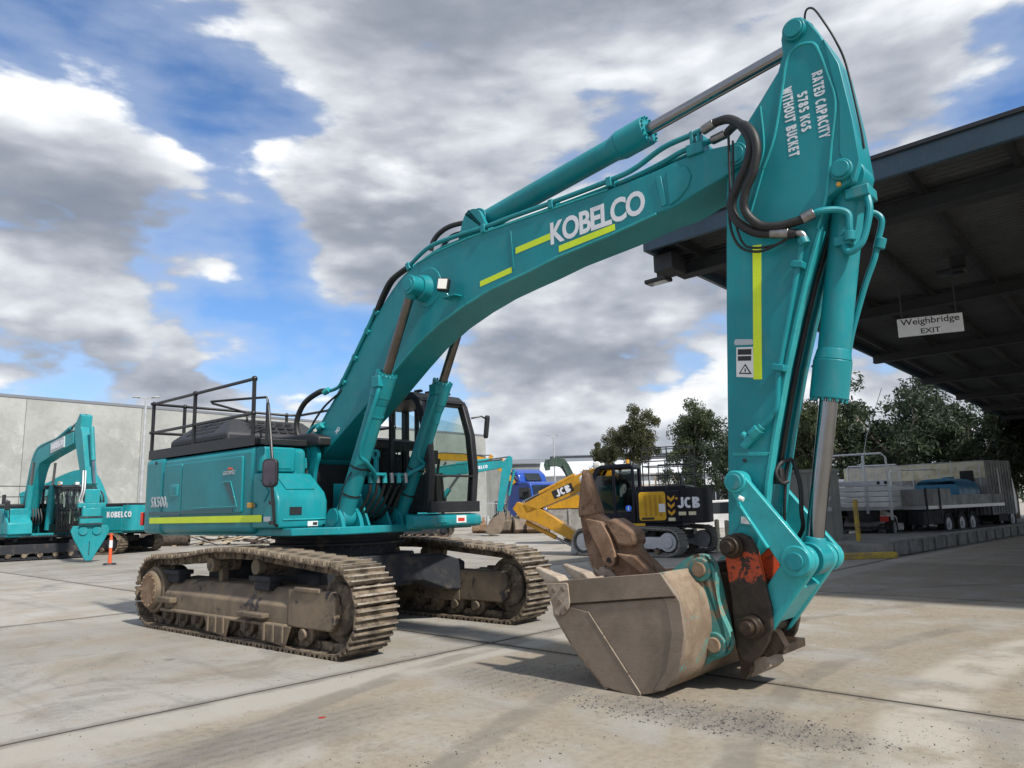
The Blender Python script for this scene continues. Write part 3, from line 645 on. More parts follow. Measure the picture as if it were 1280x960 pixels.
# ------------------------------------------------------------------ weighbridge canopy on the right
def canopy():
    C0 = Vector((2.95, 14.95)); a = R(-44.4); H = 6.86
    k = empty('weighbridge_canopy', (C0.x, C0.y, 0), a, 'flat dark steel weighbridge canopy with slate blue fascia', 'canopy')
    # local: x along the end edge towards the camera's right, y along the long side going away (skewed 4 deg)
    WX, LY = 20.0, 56.0; sk = math.tan(R(-3.9))
    sx = lambda y: -y*sk*-1.0
    def q(x, y, z): return (x + sx(y)*1.0, y, z)
    def slabq(x0, x1, y0, y1, z0, z1, name, mat, par=k, bev=0.0):
        return MB().add([q(x0,y0,z0), q(x1,y0,z0), q(x1,y1,z0), q(x0,y1,z0), q(x0,y0,z1), q(x1,y0,z1), q(x1,y1,z1), q(x0,y1,z1)], [(3,2,1,0),(4,5,6,7),(0,1,5,4),(1,2,6,5),(2,3,7,6),(3,0,4,7)]).build(name, mat, par, bev)
    # end fascia faces the yard (y = 0 side) and long fascia along x = 0
    slabq(0, WX, -.10, 0, H-.02, H+.36, 'fascia', 'fascia', bev=.01)
    slabq(-.10, 0, -.10, LY, H-.02, H+.36, 'fascia', 'fascia', bev=.01)
    slabq(0, WX, -.16, -.10, H+.33, H+.40, 'gutter', 'canopy', bev=.005)
    # corrugated ceiling sheets, as folded strips running along x
    pw = .38; y = 0.05
    prof = [(0, 0), (.05, 0), (.09, .07), (.15, .07), (.19, 0), (.24, 0), (.28, .07), (.34, .07), (.38, 0)]
    m = MB(); 
    while y < LY:
        for i in range(len(prof)-1):
            y0 = y+prof[i][0]; y1 = y+prof[i+1][0]; z0 = H+.18+prof[i][1]; z1 = H+.18+prof[i+1][1]
            m.add([q(0,y0,z0), q(WX,y0,z0), q(WX,y1,z1), q(0,y1,z1)], [(0,1,2,3)])
        y += pw
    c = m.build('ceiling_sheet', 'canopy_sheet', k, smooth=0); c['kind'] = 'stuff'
    slabq(0.02, WX, 0.02, LY, H+.28, H+.34, 'roof_sheet', 'roofgrey')
    # purlins along y, rafters along x
    for i in range(14):
        x = .55 + i*1.45; slabq(x, x+.09, 0, LY, H+.0, H+.18, 'purlin', 'canopy')
    for j in range(8):
        y = 1.2 + j*7.4; slabq(0, WX, y, y+.22, H-.28, H+.0, 'rafter', 'canopy', bev=.01)
        slabq(0, WX, y-.06, y+.28, H-.30, H-.27, 'rafter_flange', 'canopy')
        slabq(17.0, 17.35, y-.05, y+.30, 0, H-.28, 'column', 'canopy')
    # lamps under the canopy
    for (x, y) in ((-.35, .9), (4.6, 5.3)):
        o = slabq(x-.28, x+.28, y-.16, y+.16, H-.42, H-.33, 'flood_lamp', 'black', bev=.02); slabq(x-.22, x+.22, y-.12, y+.12, H-.425, H-.421, 'lamp_glass', 'glass_dark', o); slabq(x-.02, x+.30, y-.02, y+.02, H-.34, H-.02, 'lamp_arm', 'canopy', o)
    slabq(-.1, .35, .3, .9, H-.38, H-.02, 'box_section', 'canopy', bev=.01)
    return k
CAN = canopy()
# hanging sign: faces the camera side
sg = empty('weighbridge_sign', (8.75, 15.2, 0), R(-24), 'white Weighbridge EXIT sign hanging under the dark canopy', 'sign')
MB().box((-.60, -.02, 4.97), (.60, .02, 5.36)).build('board', 'label_white', sg, 0.004)
text_obj('lettering', 'Weighbridge', (0, -.022, 5.255), (1, 0, 0), (0, 0, 1), 1.08, .175, 'ink', sg, bold=.012, thick=-.002)
text_obj('lettering', 'EXIT', (0, -.022, 5.06), (1, 0, 0), (0, 0, 1), .36, .11, 'ink', sg, bold=.012, thick=-.002)
for x in (-.5, .5): MB().tube([(x, 0, 5.36), (x, 0, 6.75)], .012, 6).build('hanger', 'canopy', sg)

# weighbridge side wall, yellow kerb, bollards
bw_ = empty('weighbridge_wall', (10.75, 21.8, 0), math.atan2(10.5, 10.8), 'low weathered concrete weighbridge wall with ribs running under the canopy', 'wall')
MB().box((0, 0, 0), (22, .16, .36)).build('wall_body', 'barrier', bw_, 0.01)
MB().box((-.01, -.05, .36), (22, .20, .43)).build('capping', 'barrier', bw_, 0.01)
for k in range(16): MB().box((.05+k*1.15, -.06, 0), (.20+k*1.15, -.001, .36)).build('rib', 'barrier', bw_, 0.008)
MB().box((0, .16, 0), (22, 4.2, .30)).build('weighing_deck', 'barrier', bw_, 0.01)
yk = empty('yellow_kerb', (8.6, 20.95, 0), R(4), 'short faded yellow painted kerb beside the grey container', 'kerb')
MB().prism([(0, 0), (0, .12), (.03, .16), (.27, .16), (.30, .12), (.30, 0)], -.2, 1.9, 'yz').build('kerb_block', 'yellow_kerb', yk, 0.01)
for (x, y, h, mt, lb) in ((10.95, 24.4, 1.62, 'yellow_kerb', 'tall yellow steel post at the corner of the grey container'), (9.2, 23.3, 1.05, 'yellow_kerb', 'short yellow post behind the bucket links'), (6.72, 25.4, 1.08, 'cream', 'left cream bollard behind the quick hitch'), (7.35, 26.5, 1.02, 'cream', 'right cream bollard against the edge of the arm')):
    b = empty('bollard', (x, y, 0), 0, lb, 'bollard', 'bollards near the weighbridge')
    m = MB().cyl((0, 0, 0), (0, 0, h-.03), .075, n=18); m.cyl((0, 0, h-.03), (0, 0, h), .075, .045, n=18); m.build('post', mt, b); MB().cyl((0, 0, 0), (0, 0, .015), .13, n=18).build('base_plate', mt, b)
# grey container / switch shed
sh = empty('container', (8.95, 25.6, 0), R(-4), 'plain grey steel container behind the bucket cylinder rod', 'container')
MB().box((0, 0, .12), (2.0, 5.0, 2.55)).build('shell', 'container', sh, 0.01)
MB().box((-.04, -.05, 2.55), (2.04, 5.05, 2.66)).build('roof', 'container', sh, 0.01)
for k in range(2): MB().box((.08+k*.95, -.03, .25), (.98+k*.95-.03, -.002, 2.45)).build('door', 'container', sh, 0.006)
for k, x in enumerate((.25, .75, 1.2, 1.7)): MB().cyl((x, -.05, .2), (x, -.05, 2.5), .02, n=8).build('lock_bar', 'container', sh)
for z in (1.25, 1.6, 1.9): MB().box((1.40, -.036, z), (1.70, -.031, z+.14)).build('placard', 'galv', sh)
m = MB()
for k in range(16): m.box((2.0, .1+k*.3, .2), (2.03, .25+k*.3, 2.5))
m.build('side_rib', 'container', sh)

# ------------------------------------------------------------------ sheds and offices across the yard
def shed(name, label, p, rz, w, dpt, h, wall, roof, pitch=.35, over=.3, bands=()):
    s = empty(name, (p[0], p[1], 0), rz, label, 'building')
    MB().box((0, 0, 0), (w, dpt, h)).build('wall', wall, s)
    m = MB().prism([(-over, h), (dpt+over, h), (dpt+over, h+.12), (dpt/2, h+.12+pitch*4), (-over, h+.12)], -over, w+over, 'yz'); m.build('roof', roof, s)
    n = int(w/3)
    for (x0, x1, z0, z1, mt) in bands:
        f = MB().box((x0, -.06, z0), (x1, -.005, z1)).build('window', 'galv', s); k = max(1, int((x1-x0)/1.3))
        for i in range(k): MB().box((x0+.06+i*(x1-x0)/k, -.09, z0+.06), (x0+(i+1)*(x1-x0)/k-.04, -.062, z1-.06)).build('pane', mt, f)
    m = MB()
    for i in range(int(w/1.0)): m.box((i*1.0+.5, -.03, 0), (i*1.0+.54, -.001, h))
    m.build('cladding_rib', wall, s)
    return s
shed('white_shed', 'low white industrial shed with dark openings behind the dark green loading crane', (3.2, 82, 0), R(-4), 26, 12, 4.9, 'roofwhite', 'roofwhite', .45, .5, ((.6, 12.5, 1.6, 3.6, 'glass_dark'), (14, 24, 1.6, 3.6, 'glass_dark')))
shed('grey_shed', 'long grey metal roofed shed behind the yellow and navy excavator', (5.2, 104, 0), R(-3), 30, 22, 8.5, 'roofgrey', 'roofgrey', .1, .2)
shed('grey_shed', 'flat grey roofed unit behind the blue truck', (-3.5, 92, 0), R(2), 16, 16, 6.9, 'container', 'roofgrey', .25, .3, ((1.0, 6, .8, 2.6, 'glass_dark'),))
shed('white_shed', 'small white office block beyond the cream bollards', (17.0, 60, 0), R(-8), 9, 6, 3.2, 'white', 'roofwhite', .1, .2, ((1, 4, 1.0, 2.2, 'glass_dark'),))
def lamp_pole(x, y, h, rz, label):
    p = empty('light_pole', (x, y, 0), rz, label, 'light pole', 'yard light poles')
    MB().tube([(0, 0, 0), (0, 0, h)], [.11, .06], 10).build('pole', 'galv', p); MB().box((-.45, -.04, h-.02), (.45, .04, h+.05)).build('crossarm', 'galv', p)
    for e in (-1, 1): MB().box((e*.55-.22, -.14, h+.02), (e*.55+.22, .14, h+.10)).build('lamp_head', 'galv', p, .02)
lamp_pole(-22.1, 44.5, 8.75, R(10), 'galvanised yard light pole in front of the warehouse, behind the guard rail')
lamp_pole(4.3, 80, 9.2, 0, 'tall yard light pole above the dark green crane')
lamp_pole(14.0, 78, 6.6, R(20), 'short light pole behind the guard rails of the yellow excavator')
# ------------------------------------------------------------------ the large excavator
EX = empty('crawler_excavator', (-2.69, 11.54, 0), R(-41.5), 'large teal crawler excavator in front, its boom arched high and worn bucket on the ground', 'excavator')
UR = R(1.5)          # the undercarriage stands slightly turned to the house
def track_path():
    zi = 0.53; r = 0.475
    pts = [(x, zi - r) for x in np.linspace(-2.2, 2.2, 40)]
    pts += circ(2.2, zi, r, -90, 90, 24)[1:]
    top = catmull([Vector(p) for p in ((2.2, 1.005), (1.3, 1.075), (0.5, 1.135), (0.0, 1.145), (-0.6, 1.125), (-1.4, 1.04), (-2.2, 1.005))], 10)
    pts += [(p.x, p.y) for p in top][1:]
    pts += circ(-2.2, zi, r, 90, 270, 24)[1:]
    return np.array(pts)
def resample(P, n):
    P = np.vstack([P, P[:1]]); d = np.hypot(*np.diff(P, axis=0).T); s = np.r_[0, np.cumsum(d)]
    t = np.linspace(0, s[-1], n, endpoint=False)
    return np.c_[np.interp(t, s, P[:, 0]), np.interp(t, s, P[:, 1])], s[-1]/n
def shoe_mesh(w):
    L = 0.116
    prof = [(-L+.01, 0), (-L+.008, .018), (-L+.016, .062), (-L+.034, .062), (-L+.048, .018), (-.026, .018), (-.012, .052), (.010, .052), (.024, .018), (L-.050, .018), (L-.036, .060), (L-.018, .060), (L-.006, .012), (L-.006, 0)]
    return MB().prism(prof, -w/2, w/2).mesh('track_shoe', 30)
SHOE = shoe_mesh(0.60); SHOE.materials.append(M['track']); SHOE.materials.append(M['grouser'])
for p in SHOE.polygons:
    if p.normal.z > .9 and p.center.z > .045: p.material_index = 1
def make_track(side):
    yc = side*1.49; out = -1 if side < 0 else 1
    T = MB()
    Y = lambda v: yc + out*v      # v grows outwards
    sec = [(Y(.25), .27), (Y(.25), .53), (Y(.08), .72), (Y(-.26), .74), (Y(-.26), .27)]
    T.prism(sec, -1.85, 1.34, 'yz')
    T.prism([(1.34, .29), (2.18, .29), (2.27, .38), (2.27, .66), (2.20, .735), (1.34, .735)], Y(.255), Y(.17)); T.prism([(1.34, .29), (2.18, .29), (2.27, .38), (2.27, .66), (2.20, .735), (1.34, .735)], Y(-.25), Y(-.17)); T.box((1.34, min(Y(.17), Y(-.17)), .30), (1.70, max(Y(.17), Y(-.17)), .72))
    T.box((1.48, min(Y(.275), Y(.2)), .70), (2.0, max(Y(.275), Y(.2)), .765))
    T.box((-1.9, min(Y(.30), Y(.2)), .27), (1.34, max(Y(.30), Y(.2)), .315))
    tr = T.build('track_frame', 'track_frame', EX, 0.02, rz=UR)
    # lugs, steps, guards
    for x in (-1.72, 0.66):
        m = MB().prism([(x-.16, .67), (x-.20, .80), (x+.20, .80), (x+.16, .67)], Y(.02), Y(.20)); m.box((x-.24, min(Y(.0), Y(.24)), .79), (x+.24, max(Y(.0), Y(.24)), .855)); m.build('step_lug', 'under', tr, 0.012)
    for x0, x1, z0, z1 in ((.35, .95, .36, .42), (-1.84, -1.45, .40, .48)): MB().box((x0, min(Y(.25), Y(.36)), z0), (x1, max(Y(.25), Y(.36)), z1)).build('rub_bracket', 'track_frame', tr, 0.015)
    for x in (-.25, 1.12):
        p = [(x-.34, .30), (x-.22, .10), (x+.22, .06), (x+.34, .30)]
        m = MB().prism(p, Y(.27), Y(.30))
        for dx in (-.2, .0, .2): m.box((x+dx-.02, min(Y(.30), Y(.325)), .10), (x+dx+.02, max(Y(.30), Y(.325)), .30))
        m.build('roller_guard', 'track_frame', tr, 0.006)
    # final drive and sprocket
    m = MB().cyl((-2.25, Y(-.2), .55), (-2.25, Y(.24), .55), .34, n=32); m.cyl((-2.25, Y(.24), .55), (-2.25, Y(.31), .55), .29, .27, n=32)
    m.build('final_drive', 'track_frame', tr, 0.02)
    m = MB().cyl((-2.25, Y(.311), .55), (-2.25, Y(.318), .55), .25, n=32)
    for k in range(14):
        a = 2*math.pi*k/14; m.cyl((-2.25+.225*math.cos(a), Y(.315), .55+.225*math.sin(a)), (-2.25+.225*math.cos(a), Y(.335), .55+.225*math.sin(a)), .017, n=6)
    m.build('hub_cover', 'rust', tr)
    pr = []
    for k in range(21*4):
        a = 2*math.pi*k/84; rr = .43 if k % 4 in (0, 1) else .37; pr.append((-2.25 + rr*math.cos(a), .53 + rr*math.sin(a)))
    MB().prism(pr, Y(-.05), Y(.05)).build('sprocket', 'track', tr)
    m = MB().cyl((2.2, Y(-.09), .53), (2.2, Y(.09), .53), .40, n=36); m.cyl((2.2, Y(-.15), .53), (2.2, Y(.15), .53), .30, n=30); m.cyl((2.2, Y(-.2), .53), (2.2, Y(.2), .53), .09, n=16)
    m.build('idler_wheel', 'track', tr, 0.02)
    rm = MB().cyl((0, -.2, 0), (0, .2, 0), .115, n=18)
    for e in (-1, 1): rm.cyl((0, e*.12, 0), (0, e*.205, 0), .14, n=18); rm.cyl((0, e*.2, 0), (0, e*.275, 0), .065, n=12)
    me = rm.mesh('track_roller'); me.materials.append(M['track'])
    for k in range(9):
        o = bpy.data.objects.new('track_roller', me); col.objects.link(o); o.parent = tr; o.location = (-1.78 + k*.43, yc, .225)
    for x in (-.63, .52):
        m = MB().cyl((x, Y(-.2), .96), (x, Y(.2), .96), .07, n=16)
        for e in (-1, 1): m.cyl((x, yc+e*.10, .96), (x, yc+e*.21, .96), .10, n=18)
        m.box((x-.05, yc-.05, .7), (x+.05, yc+.05, .95)); m.build('carrier_roller', 'track_frame', tr, 0.008)
    P, pitch = resample(track_path(), 51)
    chain = MB(); n = len(P)
    for k in range(n):
        a = P[k-1]; b = P[(k+1) % n]; d = b - a; t = math.atan2(d[1], d[0]); c = P[k]
        # travelling counter-clockwise seen from -y: outward normal is to the right of travel
        o = bpy.data.objects.new('track_shoe', SHOE); col.objects.link(o); o.parent = tr
        o.matrix_local = Matrix.Translation((c[0], yc, c[1])) @ Matrix.Rotation(-t, 4, 'Y') @ Matrix.Rotation(math.pi, 4, 'X')
        mt = Matrix.Translation((c[0], 0, c[1])) @ Matrix.Rotation(-t, 4, 'Y')
        for e in (-1, 1):
            y0 = yc + e*.115
            chain.box((-.125, y0-.028, .004), (.125, y0+.028, .10), mt)
            chain.cyl(mt @ Vector((0.115, y0-.045, .055)), mt @ Vector((0.115, y0+.045, .055)), .04, n=8)
    ch = chain.build('link_chain', 'track', tr, smooth=30); ch['kind'] = 'stuff'
    return tr
make_track(-1); make_track(1)
# car body: centre box with arched legs out to the track frames
m = MB()
for s in (-1, 1):
    for fx in (-1, 1):
        pts = [(.35, .98), (1.0, .98), (1.32, .86), (1.32, .42), (1.05, .45), (.7, .60), (.35, .60)]
        vs = []
        for (y, z) in pts: vs += [(fx*(.40 + .50*max(0, y-.35)), s*y, z)]
        for (y, z) in pts: vs += [(fx*(.95 + .45*max(0, y-.35)), s*y, z)]
        k = len(pts)
        m.add(vs, [tuple(range(k)), tuple(range(k, 2*k))] + [(i, (i+1) % k, k+(i+1) % k, k+i) for i in range(k)])
m.build('undercarriage_leg', 'under', EX, 0.03, rz=UR)
m = MB().prism([(-.97, -.62), (-.62, -.97), (.62, -.97), (.97, -.62), (.97, .62), (.62, .97), (-.62, .97), (-.97, .62)], .55, 1.02, 'xy')
m.build('undercarriage_centre', 'under', EX, 0.03, rz=UR)
m = MB().cyl((0, 0, 1.0), (0, 0, 1.17), .86, n=56); m.cyl((0, 0, 1.17), (0, 0, 1.205), 1.0, n=64); m.cyl((0, 0, 1.205), (0, 0, 1.27), .92, n=56); m.cyl((0, 0, 1.27), (0, 0, 1.335), .98, n=56)
rg = m.build('slewing_ring', 'under', EX, 0.008)
bolt = MB().cyl((0, 0, -.03), (0, 0, 0), .022, n=6).mesh('ring_bolt'); bolt.materials.append(M['under'])
for k in range(44):
    a = 2*math.pi*k/44; o = bpy.data.objects.new('ring_bolt', bolt); col.objects.link(o); o.parent = rg; o.location = (.955*math.cos(a), .955*math.sin(a), 1.165)

# ---- house
def rpoly(pts, rads, n=8):
    out = []
    k = len(pts)
    for i in range(k):
        p = Vector(pts[i]); a = Vector(pts[i-1]); b = Vector(pts[(i+1) % k]); r = rads[i]
        if r <= 0: out.append((p.x, p.y)); continue
        u = (a-p).normalized(); v = (b-p).normalized()
        for j in range(n+1):
            t = j/n; q = (1-t)**2*(p+u*r) + 2*t*(1-t)*p + t*t*(p+v*r); out.append((q.x, q.y))
    return out
deck = MB()
deck.prism([(-3.0, -1.38), (.9, -1.38), (1.28, -.9), (1.28, .5), (-3.0, 1.38)], 1.34, 1.44, 'xy')
deck.prism([(-.25, -.30-.55), (.98, -.85), (1.25, -.86), (1.25, .58), (-.25, .58)], 1.332, 1.372, 'xy')
deck.build('main_deck', 'teal', EX, 0.012)
# sloped boom mounting brackets (two upright plates)
for y in (-.53, .20):
    m = MB().prism(rpoly([(-.85, 1.44), (.55, 1.44), (.36, 1.70), (.13, 2.05), (.17, 2.30), (.27, 2.47), (.16, 2.66), (-.2, 2.72), (-.5, 2.3)], [0, 0, .1, .1, .1, .1, .12, .12, .1], 5), y-.03, y+.03)
    m.cyl((-.06, y-.05, 2.5), (-.06, y+.05, 2.5), .13, n=20); m.build('boom_bracket', 'teal', EX, 0.008)
MB().box((-.5, -.5, 1.44), (-.1, .17, 2.05)).build('bracket_web', 'teal', EX, 0.01)
m = MB().box((-.62, -.66, 2.28), (.02, -.58, 2.44)); m.cyl((-.2, -.72, 2.3), (-.2, -.72, 2.44), .045, n=12); m.build('grab_bracket', 'teal', EX, 0.01)
# right-hand body: engine/pump side, tank step at its front
body = MB().prism([(-3.0, -1.47), (.08, -1.47), (.08, -.62), (-3.0, -.62)], 1.37, 2.58, 'xy')
hb = body.build('side_housing', 'teal', EX, 0.09, seg=4)
cw = rpoly([(-2.72, -1.49), (-2.72, 1.49), (-3.35, 1.49), (-3.70, .95), (-3.78, 0), (-3.72, -.95), (-3.52, -1.49)], [0, 0, .2, .3, .4, .35, .22], 6)
c = MB().prism(cw, 1.36, 2.60, 'xy').build('counterweight', 'teal', EX, 0.09, seg=4)
m = MB().box((-3.50, -1.50, 1.50), (-3.46, -1.44, 1.72)).build('tail_lamp', 'red', c, 0.01); m.location = (-.03, .0, 0)
m = MB().box((-2.95, -.6, 1.40), (.0, 1.45, 2.56)).build('engine_housing', 'black', EX, 0.05)
# doors: proud panels with gaps
def door(x0, x1, z0, z1, name='side_door'):
    m = MB().prism(rpoly([(x0, z0), (x1, z0), (x1, z1), (x0, z1)], [.04]*4, 4), -1.496, -1.455)
    return m.build(name, 'teal', EX, 0.014)
d1 = door(-2.68, -2.07, 1.66, 2.46); d2 = door(-2.05, -.20, 1.66, 2.46)
MB().box((-3.20, -1.4985, 1.655), (-2.08, -1.4965, 1.715)).build('dark_band', 'navy_tape', d1)
MB().box((-2.05, -1.502, 1.665), (-.42, -1.498, 1.725)).build('dark_band', 'navy_tape', d2)
m = MB().prism(rpoly([(-.74, 2.10), (-.52, 2.10), (-.33, 1.76), (-1.6, 1.76), (-1.6, 1.745), (-.30, 1.745), (-.50, 2.115), (-.74, 2.115)], [0]*8, 2), -1.506, -1.496); m.build('pressed_edge', 'teal_link', d2, 0.002)
MB().prism([(-.70, 2.09), (-.53, 2.09), (-.36, 1.80), (-.44, 1.80)], -1.503, -1.4965).build('dark_chevron', 'navy_tape', d2)
m = MB().prism(rpoly([(-2.42, 1.95), (-2.16, 1.95), (-2.16, 2.14), (-2.42, 2.14)], [.03]*4, 3), -1.506, -1.49); m.build('latch_plate', 'teal_link', d1, 0.004)
MB().prism(rpoly([(-2.37, 1.98), (-2.22, 1.98), (-2.22, 2.10), (-2.37, 2.10)], [.02]*4, 3), -1.512, -1.507).build('latch', 'teal', d1, 0.003)
MB().cyl((-3.02, -1.5, 2.52), (-3.02, -1.44, 2.52), .03, n=10).build('lifting_plug', 'black', c)
block_text('model_lettering', 'SK500', (-2.85, -1.4975, 1.875), (1, 0, 0), (0, 0, 1), .56, .17, 'lettering_grey', c, t=.2, thick=.004)
text_obj('model_suffix', '8', (-2.54, -1.4975, 1.82), (1, 0, 0), (0, 0, 1), .065, .085, 'lettering_grey', d1, bold=.01, thick=-.003)
text_obj('series_lettering', 'GEOSPEC', (-.55, -1.502, 2.235), (1, 0, 0), (0, 0, 1), .36, .055, 'lettering_grey', d2, bold=.02, shear=.2)
MB().prism([(-.62, 2.275), (-.56, 2.315), (-.48, 2.30), (-.45, 2.275), (-.53, 2.285)], -1.504, -1.498).build('orange_mark', 'orange', d2)
MB().box((-3.16, -1.4995, 1.53), (.36, -1.4955, 1.625)).build('reflective_stripe', 'hivis', EX)
# front right block : upper box and sloping tank step
m = MB().prism([(.085, -1.45), (.20, -1.40), (.20, -.90), (.085, -.84)], 2.21, 2.565, 'xy').build('upper_locker', 'teal', EX, 0.03, seg=3)
MB().box((.20, -1.33, 2.26), (.212, -.97, 2.50)).build('locker_door', 'teal', m, 0.01)
m = MB().prism([(.085, 1.44), (.72, 1.44), (.72, 1.80), (.66, 1.92), (.30, 2.195), (.085, 2.195)], -1.485, -.70).build('tank_step', 'teal', EX, 0.035, seg=3)
MB().prism([(.13, 2.10), (.28, 2.10), (.52, 1.93), (.40, 1.80)], -1.496, -1.486).build('step_side_facet', 'teal', m, 0.004)
MB().box((.721, -1.30, 1.62), (.732, -1.12, 1.72)).build('vent_plate', 'black', m)
MB().box((.7, -1.4, 1.545), (.735, -.74, 1.565)).build('step_lip', 'teal_link', m, 0.004)
mm = MB()
mm.prism([(.335, 2.17), (.62, 1.955), (.628, 1.966), (.343, 2.181)], -1.3, -.85); mm.build('step_hatch', 'teal', m, 0.004)
MB().box((.02, -1.53, 1.725), (.14, -1.487, 1.795)).build('side_marker', 'amber', m, 0.008)
MB().box((.155, -1.51, 1.735), (.20, -1.487, 1.77)).build('marker_base', 'steel', m)
MB().box((.72, -1.02, 1.46), (.727, -.86, 1.525)).build('warning_label', 'label_white', EX)
MB().box((.727, -.94, 1.472), (.729, -.87, 1.51)).build('warning_label_print', 'ink', EX)
MB().box((.40, -1.492, 1.535), (.56, -1.4875, 1.60)).build('side_label', 'lettering_grey', EX)
# black top: walkway edge, cowl, hood
m = MB().prism([(-3.40, -1.44), (.05, -1.44), (.05, -.3), (-3.45, -.3)], 2.605, 2.70, 'xy').build('walkway', 'black', EX, 0.015)
MB().box((-3.42, -1.46, 2.59), (.04, -1.445, 2.745)).build('kick_plate', 'black', m, 0.004)
m = MB()
b0 = [(-3.42, -1.10), (-1.42, -1.10), (-1.42, .7), (-3.42, .7)]; b1 = [(-3.42, -1.10, 2.92), (-1.42, -1.10, 2.92), (-1.42, .7, 2.92), (-3.42, .7, 2.92)]
tp = [(-3.0, -.82, 3.20), (-1.85, -.82, 3.20), (-1.75, .45, 3.20), (-3.0, .45, 3.20)]
vs = [(x, y, 2.66) for x, y in b0] + b1 + tp
m.add(vs, [(0,1,5,4),(1,2,6,5),(2,3,7,6),(3,0,4,7),(4,5,9,8),(5,6,10,9),(6,7,11,10),(7,4,8,11),(8,9,10,11),(3,2,1,0)])
cowl = m.build('intake_cowl', 'cowl', EX, 0.03)
slot = MB().box((-.062, -.006, -.026), (.062, .006, .026)).mesh('vent_slot'); slot.materials.append(M['dark'])
def slots(p, du, dv, nu, nv):
    p = Vector(p); du = Vector(du); dv = Vector(dv); nn = du.cross(dv).normalized()
    for i in range(nu):
        for j in range(nv):
            o = bpy.data.objects.new('vent_slot', slot); col.objects.link(o); o.parent = cowl
            rm = Matrix((du.normalized(), nn, dv.normalized())).transposed().to_4x4()
            o.matrix_local = Matrix.Translation(p + du*i + dv*j + nn*.002) @ rm
slots((-3.30, -1.103, 2.74), (.17, 0, 0), (0, 0, .075), 11, 2)
slots((-2.88, -1.03, 2.985), (.17, 0, 0), (0, .07, .07), 6, 3)
slots((-1.47, -.6, 2.98), (0, .17, 0), (-.066, 0, .075), 5, 3)
MB().prism([(-1.3, 2.6), (.35, 2.6), (.35, 2.74), (.1, 2.80), (-1.2, 2.82)], -.62, 1.3).build('engine_hood', 'black', EX, 0.03)
hd = MB()
for k in range(8): hd.box((-.55+k*.07, -.35, 2.82), (-.52+k*.07, .1, 2.835))
# handrails
rl = empty('guard_rail'); rl.parent = EX
def rail(pts, r=.025, name='rail', mat='rail', sub=0, par=None): return MB().tube(pts, r, 10, sub).build(name, mat, par or rl)
for (x, y, z0) in ((-3.45, -1.40, 2.70), (-1.92, -1.40, 2.70), (-.11, -1.40, 2.60), (-3.45, -.86, 2.70), (-3.45, 1.18, 2.70), (-2.3, 1.4, 2.6), (-.4, 1.4, 2.6)):
    m = MB().tube([(x, y, z0), (x, y, 3.56)], .03, 10); m.sphere((x, y, 3.56), .045, 10, 6); m.sphere((x, y, 3.06), .042, 10, 6); m.build('post', 'rail', rl)
for z in (3.56, 3.06):
    rail([(-3.5, -1.40, z), (-.11, -1.40, z)]); rail([(-3.45, -1.45, z), (-3.45, 1.18, z), (-3.3, 1.4, z), (-.4, 1.4, z)])
rail([(-1.2, -.55, 2.7), (-1.2, -.55, 3.45), (-1.22, -.56, 3.5), (-1.6, -.75, 3.5), (-2.2, -1.0, 3.5), (-2.25, -.95, 3.48), (-1.75, -.6, 3.3), (-1.7, -.6, 2.75)], .02)
rail([(-1.2, -.55, 3.0), (-1.05, -.85, 2.9), (-1.05, -.9, 2.7)], .018)
# ladder handle and mirror at the front right corner
hm = empty('entry_mirror'); hm.parent = EX
rail([(.30, -1.42, 2.58), (.30, -1.42, 3.08), (.34, -1.44, 3.14), (.40, -1.46, 3.05), (.63, -1.53, 2.42), (.66, -1.54, 2.30)], .022, 'grab_tube', par=hm, sub=4)
rail([(.70, -1.56, 2.05), (.72, -1.55, 1.80), (.74, -1.53, 1.50), (.73, -1.48, 1.48)], .022, 'mirror_stay', par=hm)
m = MB().prism(rpoly([(-.105, -.19), (.105, -.19), (.105, .19), (-.105, .19)], [.085]*4, 6), 0, .07)
o = m.build('mirror_shell', 'black', hm, 0.02, seg=3); o.location = (.70, -1.60, 2.17); o.rotation_euler = (0, 0, R(38))
m = MB().prism(rpoly([(-.082, -.165), (.082, -.165), (.082, .165), (-.082, .165)], [.07]*4, 6), -.006, -.003)
o = m.build('mirror_glass', 'mirror', hm); o.location = (.70, -1.60, 2.17); o.rotation_euler = (0, 0, R(38))
for z in (1.52, 1.78, 2.02): MB().cyl((.735-.06*(z-1.5), -1.57, z-.025), (.735-.06*(z-1.5), -1.57, z+.025), .035, n=10).build('clamp', 'black', hm)

# ---- cab on the far side
cab = empty('cab'); cab.parent = EX
CX0, CX1, CY0, CY1, CZ0, CZ1 = -.05, 1.66, .38, 1.36, 1.62, 3.36
def bar(a, b, w=.10, d=.10, name='pillar', mat='black', bev=0.012):
    a = Vector(a); b = Vector(b); t = (b-a).normalized()
    u = Vector((0, 1, 0)) if abs(t.y) < .9 else Vector((1, 0, 0))
    u = (u - t*u.dot(t)).normalized(); v = t.cross(u)
    vs = [p + u*(sx*w/2) + v*(sy*d/2) for p in (a, b) for sx, sy in ((-1,-1),(1,-1),(1,1),(-1,1))]
    return MB().add(vs, [(3,2,1,0),(4,5,6,7),(0,1,5,4),(1,2,6,5),(2,3,7,6),(3,0,4,7)]).build(name, mat, cab, bev)
fr = [(CX1-.06, CZ0), (CX1, 2.2), (CX1-.06, 2.75), (CX1-.22, 3.22), (CX1-.36, CZ1-.02)]
